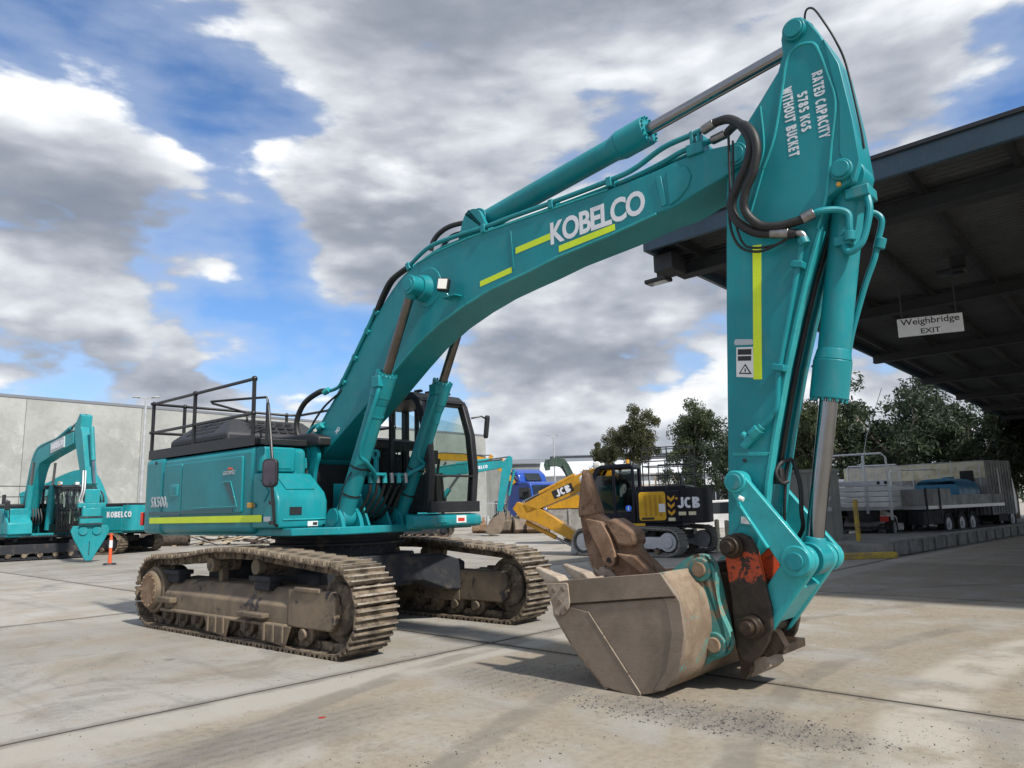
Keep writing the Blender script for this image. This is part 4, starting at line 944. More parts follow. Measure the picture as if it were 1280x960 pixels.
for y in (CY0+.05, CY1-.05):
    m = MB()
    outl = fr + [(p[0]-.12, p[1]-.02) for p in fr[::-1]]
    m.prism(outl, y-.055, y+.055); m.build('front_pillar', 'black', cab, 0.015)
    bar((.72 if y < .8 else .30, y, CZ0), (.72 if y < .8 else .30, y, 3.3), .06, .07); bar((CX0+.06, y, CZ0), (CX0+.06, y, 3.3), .08, .12)
    bar((CX0, y, CZ0+.03), (CX1-.05, y, CZ0+.03), .08, .10, 'sill'); bar((CX0, y, 2.15), (CX0+.7, y, 2.15), .06, .05, 'sill')
MB().prism([(CX0, 3.27), (CX1-.30, 3.27), (CX1-.22, 3.24), (CX1-.40, 3.38), (CX0+.1, 3.42), (CX0, 3.36)], CY0, CY1).build('roof', 'black', cab, 0.03)
for y in (CY0+.2, CY0+.42, CY0+.6, CY1-.2): MB().box((CX1-.55, y-.03, 3.40), (CX1-.42, y+.03, 3.435)).build('roof_bracket', 'black', cab)
bar((CX1-.04, CY0, CZ0+.05), (CX1-.04, CY1, CZ0+.05), .12, .16, 'front_sill'); bar((CX1-.03, CY0, 2.12), (CX1-.03, CY1, 2.12), .03, .035, 'glazing_bar'); bar((CX1-.31, CY0, 3.24), (CX1-.31, CY1, 3.24), .10, .10, 'header')
MB().box((CX0, CY0+.02, CZ0), (CX0+.05, CY1-.02, 2.3)).build('rear_panel', 'black', cab)
MB().box((CX0, CY0+.02, CZ0-.02), (CX1-.1, CY1-.02, CZ0+.04)).build('floor', 'dark', cab)
# lower right side of the cab is a dark panel, glass above
MB().box((CX0+.05, CY0+.035, CZ0), (CX1-.15, CY0+.055, 2.13)).build('side_panel', 'black', cab)
def pane(name, quad, mat='glass'):
    a, b, c, d = [Vector(p) for p in quad]; n = (b-a).cross(c-a).normalized()*.004
    return MB().add([a, b, c, d, a+n, b+n, c+n, d+n], [(0,1,2,3),(7,6,5,4),(0,1,5,4),(1,2,6,5),(2,3,7,6),(3,0,4,7)]).build(name, mat, cab)
ya, yb = CY0+.11, CY1-.11
pane('window_pane', [(CX1-.09, ya, CZ0+.12), (CX1-.09, yb, CZ0+.12), (CX1-.05, yb, 2.10), (CX1-.05, ya, 2.10)])
pane('window_pane', [(CX1-.05, ya, 2.14), (CX1-.05, yb, 2.14), (CX1-.11, yb, 2.75), (CX1-.11, ya, 2.75)])
pane('window_pane', [(CX1-.11, ya, 2.752), (CX1-.11, yb, 2.752), (CX1-.29, yb, 3.20), (CX1-.29, ya, 3.20)])
pane('window_pane', [(.36, CY1-.04, CZ0+.1), (CX1-.2, CY1-.04, CZ0+.1), (CX1-.2, CY1-.04, 2.9), (.36, CY1-.04, 3.2)])
pane('window_pane', [(.77, CY0+.04, 2.2), (CX1-.2, CY0+.04, 2.2), (CX1-.25, CY0+.04, 2.95), (.77, CY0+.04, 3.2)])
# seat, console, wiper
m = MB().box((.20, .62, 1.90), (.62, 1.08, 2.02)); m.add([(.20,.64,2.0),(.30,.64,2.0),(.30,1.06,2.0),(.20,1.06,2.0),(.08,.66,2.55),(.17,.66,2.55),(.17,1.04,2.55),(.08,1.04,2.55)], [(3,2,1,0),(4,5,6,7),(0,1,5,4),(1,2,6,5),(2,3,7,6),(3,0,4,7)]); m.box((.4, .75, 1.66), (.7, 1.0, 1.95)); m.build('seat', 'dark', cab, 0.03)
for y in (.56, 1.18): MB().box((.55, y-.07, 1.7), (1.0, y+.07, 2.20)).build('console', 'dark', cab, 0.02)
for y in (.58, 1.16): MB().tube([(.95, y, 2.18), (1.0, y, 2.42)], .022, 8).build('joystick', 'dark', cab)
for y in (.74, .98): MB().tube([(1.30, y, 1.66), (1.24, y, 2.18)], .018, 8).build('travel_lever', 'dark', cab)
MB().tube([(1.50, .56, 1.72), (1.47, .58, 2.35), (1.44, .60, 2.5)], .02, 8).build('monitor_stalk', 'black', cab); MB().box((1.40, .52, 2.30), (1.48, .70, 2.5)).build('monitor', 'black', cab, 0.01)
rail([(CX1-.12, CY1-.02, 3.02), (CX1-.02, CY1+.10, 3.05), (CX1, CY1+.18, 3.02)], .014, 'mirror_arm', par=cab); m = MB().prism(rpoly([(-.05, -.19), (.05, -.19), (.06, .17), (-.06, .17)], [.05]*4, 4), -.03, .03); o = m.build('cab_mirror', 'black', cab, 0.012); o.location = (CX1, CY1+.20, 2.90); o.rotation_euler = (R(6), 0, R(120))
# grille to the left of the cab seen behind the cylinders, and the beam below it
MB().box((-.1, .30, 1.60), (.0, .36, 3.2)).build('cab_screen', 'dark', cab)
for k in range(14): MB().box((1.2-k*.08, .355, 1.75), (1.185-k*.08, .365, 2.6)).build('grille_bar', 'black', cab)
m = MB().prism(rpoly([(CX1-.12, 1.375), (CX1+.06, 1.39), (CX1+.06, 1.55), (CX1-.12, 1.575)], [.03, .06, .06, .03], 4), .02, CY1-.02)
bm_ = m.build('cab_bumper', 'teal_dirty', EX, 0.02); MB().box((-.1, .32, 1.36), (CX1-.12, CY1-.05, 1.575)).build('cab_deck', 'teal_dirty', EX, 0.01)
MB().box((CX1+.061, .82, 1.44), (CX1+.064, 1.02, 1.545)).build('warning_label', 'label_white', bm_); MB().box((CX1+.065, .85, 1.46), (CX1+.067, .98, 1.51)).build('warning_label_print', 'red', bm_)
MB().box((CX1+.06, .45, 1.45), (CX1+.075, .62, 1.50)).build('step_tread', 'teal_link', bm_, 0.003)

# ---- boom
BN, BF = -.41, .14            # near and far face
YC = (BN+BF)/2
BOOM_TOP = [(-.22, 2.56), (-.16, 2.70), (.1, 2.99), (.45, 3.33), (.80, 3.72), (1.18, 4.13), (1.53, 4.48), (1.90, 4.77), (2.27, 4.93), (2.67, 5.00), (3.27, 5.035), (3.83, 5.03), (4.52, 5.02), (5.42, 5.01), (5.97, 5.02), (6.27, 5.05), (6.6, 5.05), (6.83, 5.02)]
BOOM_BOT = [(7.02, 4.93), (6.98, 4.80), (6.75, 4.72), (6.46, 4.65), (6.23, 4.585), (6.14, 4.57), (5.99, 4.57), (5.44, 4.50), (4.7, 4.435), (4.31, 4.37), (3.93, 4.32), (3.6, 4.27), (3.18, 4.17), (2.74, 4.03), (2.3, 3.83), (1.93, 3.60), (1.27, 3.16), (.39, 2.62), (.08, 2.42), (-.1, 2.38)]
bp_ = [(p.x, p.y) for p in catmull([Vector(p) for p in BOOM_TOP], 3)] + BOOM_BOT
boom = MB().prism(bp_, BN, BF).build('boom', 'teal', EX, 0.012)
def strip_along(pts, y0, y1, off0, off1):       # plate following a profile line
    P = [Vector(p) for p in pts]; m = MB(); vs = []
    for i, p in enumerate(P):
        d = (P[min(i+1, len(P)-1)] - P[max(i-1, 0)]).normalized(); n = Vector((-d.y, d.x))
        for (y, o) in ((y0, off0), (y1, off0), (y1, off1), (y0, off1)):
            q = p + n*o; vs.append((q.x, y, q.y))
    k = len(P); fs = [(0,1,2,3), tuple(range(4*k-4, 4*k))]
    for i in range(k-1):
        for j in range(4): fs.append((4*i+j, 4*i+(j+1) % 4, 4*i+4+(j+1) % 4, 4*i+4+j))
    return m.add(vs, fs)
strip_along(BOOM_BOT[6:17], BN-.014, BN+.02, -.004, .018).build('plate_lip', 'teal_link', boom, 0.003)
strip_along(BOOM_TOP[8:14], BN-.012, BN+.02, -.012, .008).build('plate_lip', 'teal_link', boom, 0.003)
# fabricated joint near the tip
m = MB().prism([(6.01, 4.95), (6.07, 4.95), (6.12, 4.62), (6.06, 4.62)], BN-.012, BN+.01); m.build('weld_plate', 'teal', boom, 0.005)
m = MB().prism([(6.13, 4.97), (6.25, 5.02), (6.37, 4.95), (6.41, 4.84), (6.37, 4.73), (6.26, 4.64), (6.15, 4.60)], BN-.016, BN+.01); m.build('stiffener', 'teal', boom, 0.012)
MB().prism([(3.985, 4.93), (4.005, 4.93), (4.04, 4.44), (4.02, 4.44)], BN-.008, BN+.01).build('weld_plate', 'teal', boom, 0.003)
# pivot boss for the cylinders
m = MB().cyl((2.50, BN-.012, 4.55), (2.50, BN+.02, 4.55), .27, n=36); m.cyl((2.45, BN-.13, 4.54), (2.45, BN, 4.54), .16, .185, n=32); m.cyl((2.45, BF, 4.54), (2.45, BF+.13, 4.54), .185, .16, n=32); m.build('pivot_boss', 'teal', boom, 0.01)
m = MB().cyl((6.88, BN-.03, 4.90), (6.88, BF+.03, 4.90), .085, n=24); m.build('tip_pin', 'teal', boom, 0.006)
m = MB().cyl((-.06, BN-.02, 2.5), (-.06, BF+.02, 2.5), .16, n=24); m.build('foot_boss', 'teal', boom, 0.01)
text_obj('brand_lettering', 'KOBELCO', (5.235, BN-.001, 4.735), (1, 0, .022), (0, 0, 1), 1.26, .27, 'lettering', boom, bold=.03, thick=.002, spacing=.92)
for q in ([(3.47, 4.345), (4.0, 4.405), (4.0, 4.475), (3.47, 4.415)], [(4.07, 4.62), (4.60, 4.66), (4.60, 4.735), (4.07, 4.695)], [(4.72, 4.475), (5.48, 4.53), (5.48, 4.60), (4.72, 4.55)]):
    MB().prism(q, BN-.003, BN+.001).build('reflective_stripe', 'hivis', boom)
text_obj('plate_lettering', 'MD', (.52, BN-.001, 2.82), (1, 0, .75), (-.6, 0, .8), .11, .06, 'lettering', boom, bold=.02, thick=-.003)
# work lamp
lp = MB().box((-.075, -.05, -.085), (.075, .05, .085)).build('work_lamp', 'black', boom, 0.015); lp.location = (2.97, -.56, 4.45); lp.rotation_euler = (0, R(8), R(28))
o = MB().box((-.06, -.058, -.065), (.06, -.051, .065)).build('lamp_lens', 'lens', lp, 0.004)
MB().tube([(2.98, -.54, 4.36), (3.02, -.50, 4.28), (3.12, BN, 4.28)], .012, 8).build('lamp_bracket', 'teal', boom); MB().box((2.92, -.55, 4.285), (3.16, -.42, 4.30)).build('lamp_bracket', 'teal', boom)
# pipes on the boom
def pipe(pts, r, name='hydraulic_pipe', mat='teal', par=None, sub=6, n=10): return MB().tube(pts, r, n, sub).build(name, mat, par or boom)
pipe([(x, -.43, z+.02) for x, z in ((.28, 3.40), (.50, 3.42), (.63, 3.49), (.91, 3.81), (1.24, 4.20), (1.42, 4.43))], .026)
pipe([(x, -.38, z-.02) for x, z in ((.60, 3.50), (.88, 3.82), (1.21, 4.21), (1.39, 4.43))], .020)
pipe([(x, -.40, z+.02) for x, z in ((2.07, 4.90), (2.40, 5.05), (2.64, 5.10), (3.1, 5.10), (3.6, 5.08), (4.0, 5.085), (4.62, 5.08), (5.43, 5.09), (5.76, 5.12), (6.11, 5.23), (6.43, 5.25), (6.58, 5.26))], .029)
pipe([(x, -.33, z) for x, z in ((2.15, 4.93), (2.64, 5.05), (3.1, 5.07), (3.6, 5.06), (4.62, 5.06), (5.43, 5.07), (5.78, 5.09), (6.08, 5.13), (6.29, 5.17), (6.64, 5.17))], .029)
pipe([(x, -.26, z) for x, z in ((2.3, 4.98), (2.64, 5.06), (3.1, 5.09), (4.62, 5.08), (5.43, 5.08), (5.9, 5.12), (6.5, 5.16))], .022)
pipe([(1.44, -.43, 4.44), (1.58, -.44, 4.62), (1.77, -.44, 4.81), (2.07, -.42, 4.92)], .030, 'hydraulic_hose', 'rubber')
pipe([(1.42, -.37, 4.45), (1.60, -.38, 4.66), (1.80, -.38, 4.84), (2.12, -.36, 4.94)], .026, 'hydraulic_hose', 'rubber')
pipe([(2.45, -.30, 5.10), (2.50, -.30, 5.22), (2.62, -.28, 5.32), (2.82, -.25, 5.37), (3.17, -.2, 5.35), (3.39, -.16, 5.36), (3.50, -.14, 5.31)], .034, 'hydraulic_hose', 'rubber')
pipe([(2.55, -.22, 5.10), (2.75, -.2, 5.25), (3.0, -.12, 5.27), (3.3, -.05, 5.22)], .028, 'hydraulic_hose', 'rubber')
def clamp(x, z, y0=-.44, y1=-.22, h=.055, par=None, ang=0):
    o = MB().box((-.035, y0, -h), (.035, y1, h)).build('pipe_clamp', 'teal', par or boom, 0.008); o.location = (x, 0, z); o.rotation_euler = (0, R(-ang), 0); return o
for x, z, a in ((.66, 3.52, 48), (.93, 3.84, 50), (1.22, 4.18, 50), (1.42, 4.43, 48), (2.12, 4.93, 25), (4.63, 5.075, 0), (5.44, 5.085, 0), (3.55, 5.08, 0)): clamp(x, z, ang=a)
m = MB().box((6.38, -.44, 5.04), (6.56, -.2, 5.16)); m.box((6.42, -.43, 5.16), (6.46, -.2, 5.30)); m.box((6.50, -.43, 5.16), (6.53, -.2, 5.26)); m.build('clamp_block', 'teal', boom, 0.01)
m = MB().cyl((6.56, -.40, 5.27), (6.70, -.43, 5.285), .048, n=12); m.cyl((6.62, -.33, 5.17), (6.78, -.36, 5.17), .046, n=12); m.build('hose_fitting', 'steel', boom, 0.004)
pipe([(.30, -.43, 3.42), (.18, -.5, 3.42), (-.12, -.56, 3.28), (-.30, -.57, 3.04), (-.28, -.56, 2.80), (-.14, -.52, 2.62)], .042, 'hydraulic_hose', 'rubber')
pipe([(.62, -.40, 3.40), (.30, -.46, 3.22), (.05, -.48, 3.02), (-.10, -.48, 2.86)], .016, 'hydraulic_hose', 'rubber')
pipe([(.2, -.40, 2.95), (.05, -.48, 2.92), (-.12, -.5, 2.80), (-.16, -.5, 2.66)], .028)
for x, z in ((.30, 3.42), (.0, 2.78), (-.08, 2.68), (.15, 2.9)): MB().cyl((x-.05, -.47, z-.02), (x+.05, -.45, z+.02), .045, n=12).build('hose_fitting', 'teal_link', boom, 0.004)

# ---- cylinders
def cylinder(name, foot, top, split, rb, rr, rodmat, eye_w=.14, collar=(.16, 1.22), barmat='teal'):
    f = Vector(foot); t = Vector(top); d = (t-f).normalized(); s = f + d*split
    m = MB().cyl(f, s, rb, n=32); m.cyl(s - d*collar[0], s + d*.02, rb*collar[1], n=32); m.cyl(f + Vector((0, -eye_w, 0)), f + Vector((0, eye_w, 0)), rb*1.15, n=28)
    m.cyl(s - d*(collar[0]+.10), s - d*(collar[0]), rb*1.02, rb*collar[1]*.98, n=32)
    c = m.build(name, barmat, EX, 0.008)
    r = MB().cyl(s, t, rr, n=28).build('piston_rod', rodmat, c)
    m = MB().cyl(t + Vector((0, -eye_w*.95, 0)), t + Vector((0, eye_w*.95, 0)), rb*1.05, n=28); m.cyl(t - d*rb*1.4, t - d*rb*.6, rr*1.15, rr*1.5, n=24); m.build('rod_eye', barmat, c, 0.008)
    bl = MB(); u = d.orthogonal().normalized(); w = d.cross(u)
    for k in range(16):
        a = 2*math.pi*k/16; q = s + (u*math.cos(a) + w*math.sin(a))*rb*1.08; bl.cyl(q, q + d*.045, .014, n=6)
    bl.build('gland_bolts', barmat, c)
    return c
for y in (-.62, .40):
    cy = cylinder('boom_cylinder', (.99, y, 1.57), (2.45, y, 4.54), 2.06, .125, .062, 'rod_dull', .10, (.30, 1.14))
    d = Vector((1.46, 0, 2.97)).normalized()
    for s_ in (.35, .75, 1.5, 1.75):
        q = Vector((.99, y, 1.57)) + d*s_; MB().ring(q - d*.012, q + d*.012, .132, .12, 24).build('strap', 'rubber' if s_ < 1 else 'teal', cy)
    e = -1 if y < 0 else 1
    pipe([(1.85, y-.09*1, 3.33), (1.90, y-.14, 3.18), (1.72, y-.17, 2.75), (1.55, y-.16, 2.40), (1.52, y-.02, 2.28), (1.40, y+.2*(-e), 2.15), (1.30, y+.3*(-e), 2.05)], .028, par=cy)
    MB().box((1.80, y-.17, 3.25), (1.95, y-.08, 3.40)).build('port_block', 'teal', cy, 0.01)
    m = MB().cyl((2.45, y-.105 if y < 0 else y+.02, 4.54), (2.45, y-.02 if y < 0 else y+.105, 4.54), .085, n=20); m.build('end_pin', 'teal', cy, 0.006)
    for yy in (y-.15, y+.15):
        m = MB().prism(rpoly([(.78, 1.37), (1.22, 1.37), (1.16, 1.60), (.99, 1.72), (.84, 1.62)], [0, 0, .1, .14, .1], 5), yy-.03, yy+.03); m.cyl((.99, yy-.045, 1.57), (.99, yy+.045, 1.57), .12, n=20); m.build('cylinder_mount', 'teal', EX, 0.006)
# hoses between the cylinder feet
for k in range(6):
    y0 = -.40 + k*.11; pipe([(1.28+.02*k, y0, 2.05-.015*k), (1.26, y0+.01, 1.90), (1.14, y0, 1.72), (.95, y0, 1.56), (.70, y0*.6, 1.52), (.42, y0*.4, 1.60)], .024, 'hydraulic_hose', 'rubber', EX)
    MB().cyl((1.29+.02*k, y0, 2.02), (1.275+.02*k, y0, 2.16), .034, n=10).build('hose_fitting', 'steel' if k % 2 else 'teal_link', EX)
m = MB().box((1.22, -.45, 2.12), (1.38, -.20, 2.16)); m.box((1.22, -.02, 2.12), (1.38, .20, 2.16)); m.build('manifold_bracket', 'teal', EX, 0.006)
for y in (-.62, .40): pipe([(1.05, y-.15, 1.60), (1.20, y-.17, 1.95), (1.33, y-.1, 2.18), (1.33, y+.12, 2.2), (1.30, y+.2, 2.12)], .009, 'grease_line', 'rubber', EX)
m = MB().ring((1.05, -.14, 2.44), (1.05, -.10, 2.44), .075, .04, 20); m.prism([(1.0, 1.8), (1.1, 1.8), (1.09, 2.38), (1.02, 2.38)], -.14, -.10); m.build('lifting_eye', 'teal', EX, 0.004)
for y, w in ((-.30, .07), (.08, .07)): MB().prism([(.3, 1.44), (1.15, 1.44), (.85, 2.02), (.3, 2.05)], y-.02, y+.02).build('web_plate', 'teal', EX, 0.006)

# arm cylinder on top of the boom
m = MB()
for y in (YC-.20, YC+.20): m.prism(rpoly([(3.02, 5.0), (3.62, 5.0), (3.42, 5.40), (3.26, 5.44), (3.16, 5.38)], [0, 0, .08, .08, .08], 4), y-.03, y+.03)
m.build('cylinder_mount', 'teal', boom, 0.008)
ac = cylinder('arm_cylinder', (3.30, YC, 5.31), (7.52, YC, 5.91), 2.50, .135, .066, 'chrome', .14, (.34, 1.22))

# ---- arm
AN, AF = -.37, .11
ARM = [(7.58, 6.03), (7.48, 6.035), (7.41, 5.98), (7.385, 5.88), (7.39, 5.74), (7.33, 5.58), (7.14, 5.36), (6.98, 5.18), (6.83, 5.00), (6.765, 4.84), (6.745, 4.66), (6.69, 4.0), (6.64, 3.33), (6.59, 2.57), (6.56, 2.13), (6.50, 1.30), (6.50, 1.18), (6.58, 1.10), (6.70, 1.12), (6.79, 1.25), (6.84, 1.52), (6.90, 1.82), (7.0, 2.24), (7.15, 2.79), (7.28, 3.21), (7.42, 3.62), (7.56, 3.98), (7.64, 4.24), (7.74, 4.29), (7.88, 4.33), (7.935, 4.46), (7.905, 4.91), (7.84, 5.48), (7.74, 5.77), (7.65, 5.95)]
arm = MB().prism(ARM, AN, AF).build('arm', 'teal', EX, 0.014)
m = MB().cyl((7.52, AN-.045, 5.91), (7.52, AF+.045, 5.91), .105, n=32); m.cyl((7.52, AN-.065, 5.91), (7.52, AF+.065, 5.91), .085, n=32); m.build('top_pin_boss', 'teal', arm, 0.008)
m = MB().cyl((7.805, AN-.05, 4.44), (7.805, AF+.05, 4.44), .095, n=28); m.cyl((7.805, AN-.075, 4.44), (7.805, AF+.07, 4.44), .075, n=28); m.build('cylinder_pin_boss', 'teal', arm, 0.008)
m = MB().cyl((6.88, AN-.06, 4.90), (6.88, AF+.06, 4.90), .115, n=28); m.build('pivot_boss', 'teal', arm, 0.008)
MB().cyl((7.77, AN-.03, 4.32), (7.77, AN-.005, 4.32), .02, n=8).build('grease_nipple', 'amber', arm)
def ridge(pts, r=.012, y=AN): return MB().tube([(x, y, z) for x, z in pts], r, 8, 4).build('weld_ridge', 'teal_link', arm)
ridge([(7.12, 4.69), (7.25, 4.97), (7.36, 5.40), (7.42, 5.64), (7.50, 5.74), (7.62, 5.74), (7.70, 5.66), (7.77, 5.35), (7.81, 5.08), (7.74, 4.71), (7.66, 4.29), (7.55, 3.98)], .014)
ridge([(7.12, 4.69), (6.96, 4.29)], .010); ridge([(7.14, 5.31), (7.14, 4.89), (7.07, 4.70)], .010)
m = MB().prism([(7.76, 5.72), (7.87, 5.42), (7.93, 4.9), (7.955, 4.48), (7.88, 4.30), (7.80, 4.60), (7.84, 5.05), (7.80, 5.35)], AN-.012, AN+.01); m.build('doubler_plate', 'teal', arm, 0.006)
MB().prism([(6.61, 2.05), (6.93, 2.03), (6.96, 2.06), (6.61, 2.08)], AN-.008, AN+.01).build('weld_plate', 'teal_link', arm, 0.003)
# front flange strips down the arm
strip_along([(6.84, 1.52), (6.90, 1.82), (7.0, 2.24), (7.15, 2.79), (7.28, 3.21), (7.42, 3.62), (7.56, 3.98)], AN-.006, AN+.10, -.03, .006).build('front_flange', 'teal_link', arm, 0.006)
strip_along([(6.84, 1.52), (6.90, 1.82), (7.0, 2.24), (7.15, 2.79), (7.28, 3.21), (7.42, 3.62), (7.56, 3.98)], AF-.10, AF+.006, -.03, .006).build('front_flange', 'teal', arm, 0.006)
for k, y in enumerate((-.16, -.12)): pipe([(7.62, y, 4.05), (7.44, y, 3.62), (7.30, y, 3.21), (7.17, y, 2.79), (7.03, y, 2.26), (6.95, y, 1.95)], .016, 'hydraulic_hose', 'rubber', arm)
MB().prism([(6.86, 2.73), (6.94, 2.72), (7.035, 3.97), (6.955, 3.98)], AN-.003, AN+.001).build('reflective_stripe', 'hivis', arm)
up_ = Vector((.995, 0, .02)); rt = Vector((.02, 0, -1))
for s_, (x, z), w, h in (('RATED CAPACITY', (7.685, 5.11), .64, .095), ('5785 KGS', (7.535, 5.10), .38, .09), ('WITHOUT BUCKET', (7.405, 5.05), .68, .095)):
    block_text('capacity_lettering', s_, (x, AN-.001, z), rt, up_, w, h, 'lettering', arm, t=.22, thick=.0015, gap=.12)
# decals
MB().prism(rpoly([(6.70, 3.075), (6.885, 3.05), (6.89, 3.10), (6.71, 3.13)], [.02]*4, 4), AN-.003, AN+.001).build('oval_label', 'lettering_grey', arm)
lb = MB().prism([(6.72, 3.05), (6.88, 3.03), (6.865, 2.745), (6.70, 2.775)], AN-.003, AN+.001).build('warning_label', 'label_white', arm)
MB().prism([(6.735, 3.03), (6.865, 3.012), (6.86, 2.96), (6.73, 2.978)], AN-.005, AN-.0035).build('label_print', 'ink', lb); MB().prism([(6.73, 2.965), (6.858, 2.948), (6.853, 2.905), (6.726, 2.922)], AN-.005, AN-.0035).build('label_print', 'ink', lb)
m = MB(); m.prism([(6.725, 2.80), (6.85, 2.78), (6.795, 2.885)], AN-.005, AN-.0035); m.build('warning_triangle', 'ink', lb)
MB().prism([(6.745, 2.808), (6.83, 2.795), (6.793, 2.865)], AN-.007, AN-.0055).build('warning_triangle_field', 'label_white', lb); MB().prism([(6.785, 2.81), (6.797, 2.808), (6.797, 2.84), (6.787, 2.842)], AN-.009, AN-.0075).build('warning_mark', 'ink', lb)
MB().prism([(6.645, 1.50), (6.735, 1.49), (6.725, 1.43), (6.635, 1.44)], AN-.003, AN+.001).build('data_plate', 'label_white', arm)
for z in (2.0, 1.52): MB().cyl((6.72, AN-.02, z), (6.72, AN, z), .016, n=8).build('plug', 'rubber', arm)
# pipes on the arm
pipe([(7.46, -.44, 3.92), (7.42, -.44, 3.82), (7.37, -.43, 3.65), (7.26, -.43, 3.26), (7.13, -.43, 2.79), (7.08, -.43, 2.47), (7.03, -.43, 2.39), (6.96, -.43, 2.31), (6.88, -.43, 2.25)], .026, par=arm)
for x, z, a in ((7.375, 3.68, 72), (7.13, 2.79, 75)): o = MB().box((-.03, -.475, -.055), (.03, -.375, .055)).build('pipe_clamp', 'teal', arm, 0.008); o.location = (x, 0, z); o.rotation_euler = (0, R(-a), 0)
m = MB().cyl((6.93, -.43, 2.29), (6.74, -.43, 2.12), .038, n=12); m.cyl((6.90, -.43, 2.27), (6.83, -.43, 2.21), .055, n=6); m.cyl((6.80, -.43, 2.18), (6.74, -.43, 2.24), .03, n=10); m.build('shut_off_valve', 'teal_link', arm, 0.004)
pipe([(6.70, -.43, 5.285), (6.85, -.47, 5.25), (6.98, -.52, 5.14), (7.06, -.54, 5.0), (7.09, -.55, 4.88), (7.05, -.55, 4.72), (6.94, -.54, 4.54), (6.85, -.52, 4.38), (6.88, -.50, 4.21), (7.04, -.48, 4.06), (7.25, -.48, 3.99), (7.40, -.47, 3.95)], .044, 'hydraulic_hose', 'rubber', arm, 8, 12)
pipe([(6.78, -.36, 5.17), (6.92, -.45, 5.17), (7.06, -.56, 5.07), (7.15, -.61, 4.92), (7.17, -.62, 4.76), (7.12, -.61, 4.58), (7.02, -.59, 4.42), (6.99, -.56, 4.26), (7.10, -.53, 4.10), (7.28, -.50, 4.05), (7.50, -.46, 4.07)], .040, 'hydraulic_hose', 'rubber', arm, 8, 12)
pipe([(7.36, -.475, 3.965), (7.44, -.47, 3.94), (7.465, -.455, 3.88)], .028, 'hose_end', 'steel', arm, 4)
m = MB().cyl((7.34, -.475, 3.97), (7.18, -.48, 4.01), .050, n=12); m.cyl((7.46, -.475, 4.065), (7.56, -.45, 4.10), .05, n=12); m.build('hose_fitting', 'steel', arm, 0.004)
MB().cyl((7.46, -.45, 3.84), (7.44, -.45, 3.90), .048, n=12).build('pipe_flange', 'teal', arm, 0.004)
pipe([(6.84, -.45, 5.10), (6.82, -.46, 4.6), (6.79, -.46, 4.30), (6.81, -.46, 4.10), (6.88, -.46, 3.96), (7.0, -.46, 3.89), (7.12, -.46, 3.88), (7.32, -.46, 3.93)], .013, 'hydraulic_hose', 'rubber', arm)
pipe([(6.90, -.50, 5.0), (6.86, -.48, 4.5), (6.84, -.47, 4.28), (6.90, -.46, 4.0), (7.02, -.46, 3.92), (7.20, -.46, 3.90)], .011, 'hydraulic_hose', 'rubber', arm)
pipe([(7.53, -.45, 4.09), (7.61, -.43, 4.11), (7.72, -.36, 4.11), (7.80, -.32, 4.06), (7.80, -.32, 3.94), (7.79, -.30, 3.85)], .030, par=arm)
pipe([(7.565, -.1, 6.03), (7.55, -.15, 6.12), (7.59, -.2, 6.18), (7.67, -.25, 6.12), (7.76, -.28, 5.92), (7.83, -.25, 5.72), (7.87, -.15, 5.5), (7.92, -.12, 4.95), (7.93, -.10, 4.7)], .010, 'antenna_cable', 'rubber', arm)
pipe([(7.05, -.12, 2.0), (6.99, -.22, 1.97), (6.96, -.28, 1.88), (6.99, -.25, 1.79), (7.02, -.18, 1.80)], .018, 'cable_loop', 'rubber', arm); pipe([(7.05, -.1, 2.0), (7.09, -.12, 1.86), (7.11, -.13, 1.74), (7.10, -.13, 1.54), (7.09, -.1, 1.40), (7.02, -.05, 1.30)], .020, 'cable_loop', 'rubber', arm)
pipe([(7.02, -.12, 1.98), (7.0, -.16, 1.85), (6.97, -.17, 1.6), (6.95, -.16, 1.45)], .014, 'cable_loop', 'rubber', arm); pipe([(7.32, .10, 3.6), (7.42, .14, 3.35), (7.35, .13, 3.0), (7.22, .12, 2.85)], .014, 'hydraulic_hose', 'rubber', arm)
MB().box((6.92, -.26, 1.78), (7.0, -.18, 1.92)).build('junction_box', 'rubber', arm, 0.01)
MB().box((6.44, -.05, 2.32), (6.57, .12, 2.62)).build('work_lamp_rear', 'black', arm, 0.02)

# ---- bucket cylinder, links
bc = cylinder('bucket_cylinder', (7.80, YC, 4.42), (7.165, YC, 1.13), 1.93, .135, .078, 'chrome', .13, (.32, 1.20))
pipe([(7.95, -.25, 4.20), (7.96, -.27, 4.05), (7.90, -.30, 3.82), (7.84, -.32, 3.74), (7.78, -.32, 3.72), (7.74, -.30, 3.78), (7.74, -.27, 3.90)], .030, par=bc)
pipe([(7.85, .02, 4.14), (7.90, .10, 4.16), (7.95, .12, 4.08), (7.90, .12, 3.90), (7.86, .10, 3.74), (7.76, .08, 3.50), (7.62, .06, 3.1), (7.56, .05, 2.85)], .028, par=bc)
m = MB().cyl((7.80, -.32, 3.90), (7.79, -.32, 3.82), .052, n=12); m.box((7.66, -.33, 3.80), (7.80, -.18, 3.88)); m.build('pipe_clamp', 'teal', bc, 0.006); MB().cyl((7.93, .12, 3.92), (7.90, .12, 3.83), .05, n=12).build('pipe_clamp', 'teal', bc, 0.006)
m = MB().box((7.78, -.30, 4.20), (7.98, -.05, 4.30)); m.build('port_block', 'teal_dirty', bc, 0.01)
P1 = (6.68, 1.81); P2 = (7.165, 1.13); HP2 = (6.74, .57); HP1 = (6.59, 1.24)
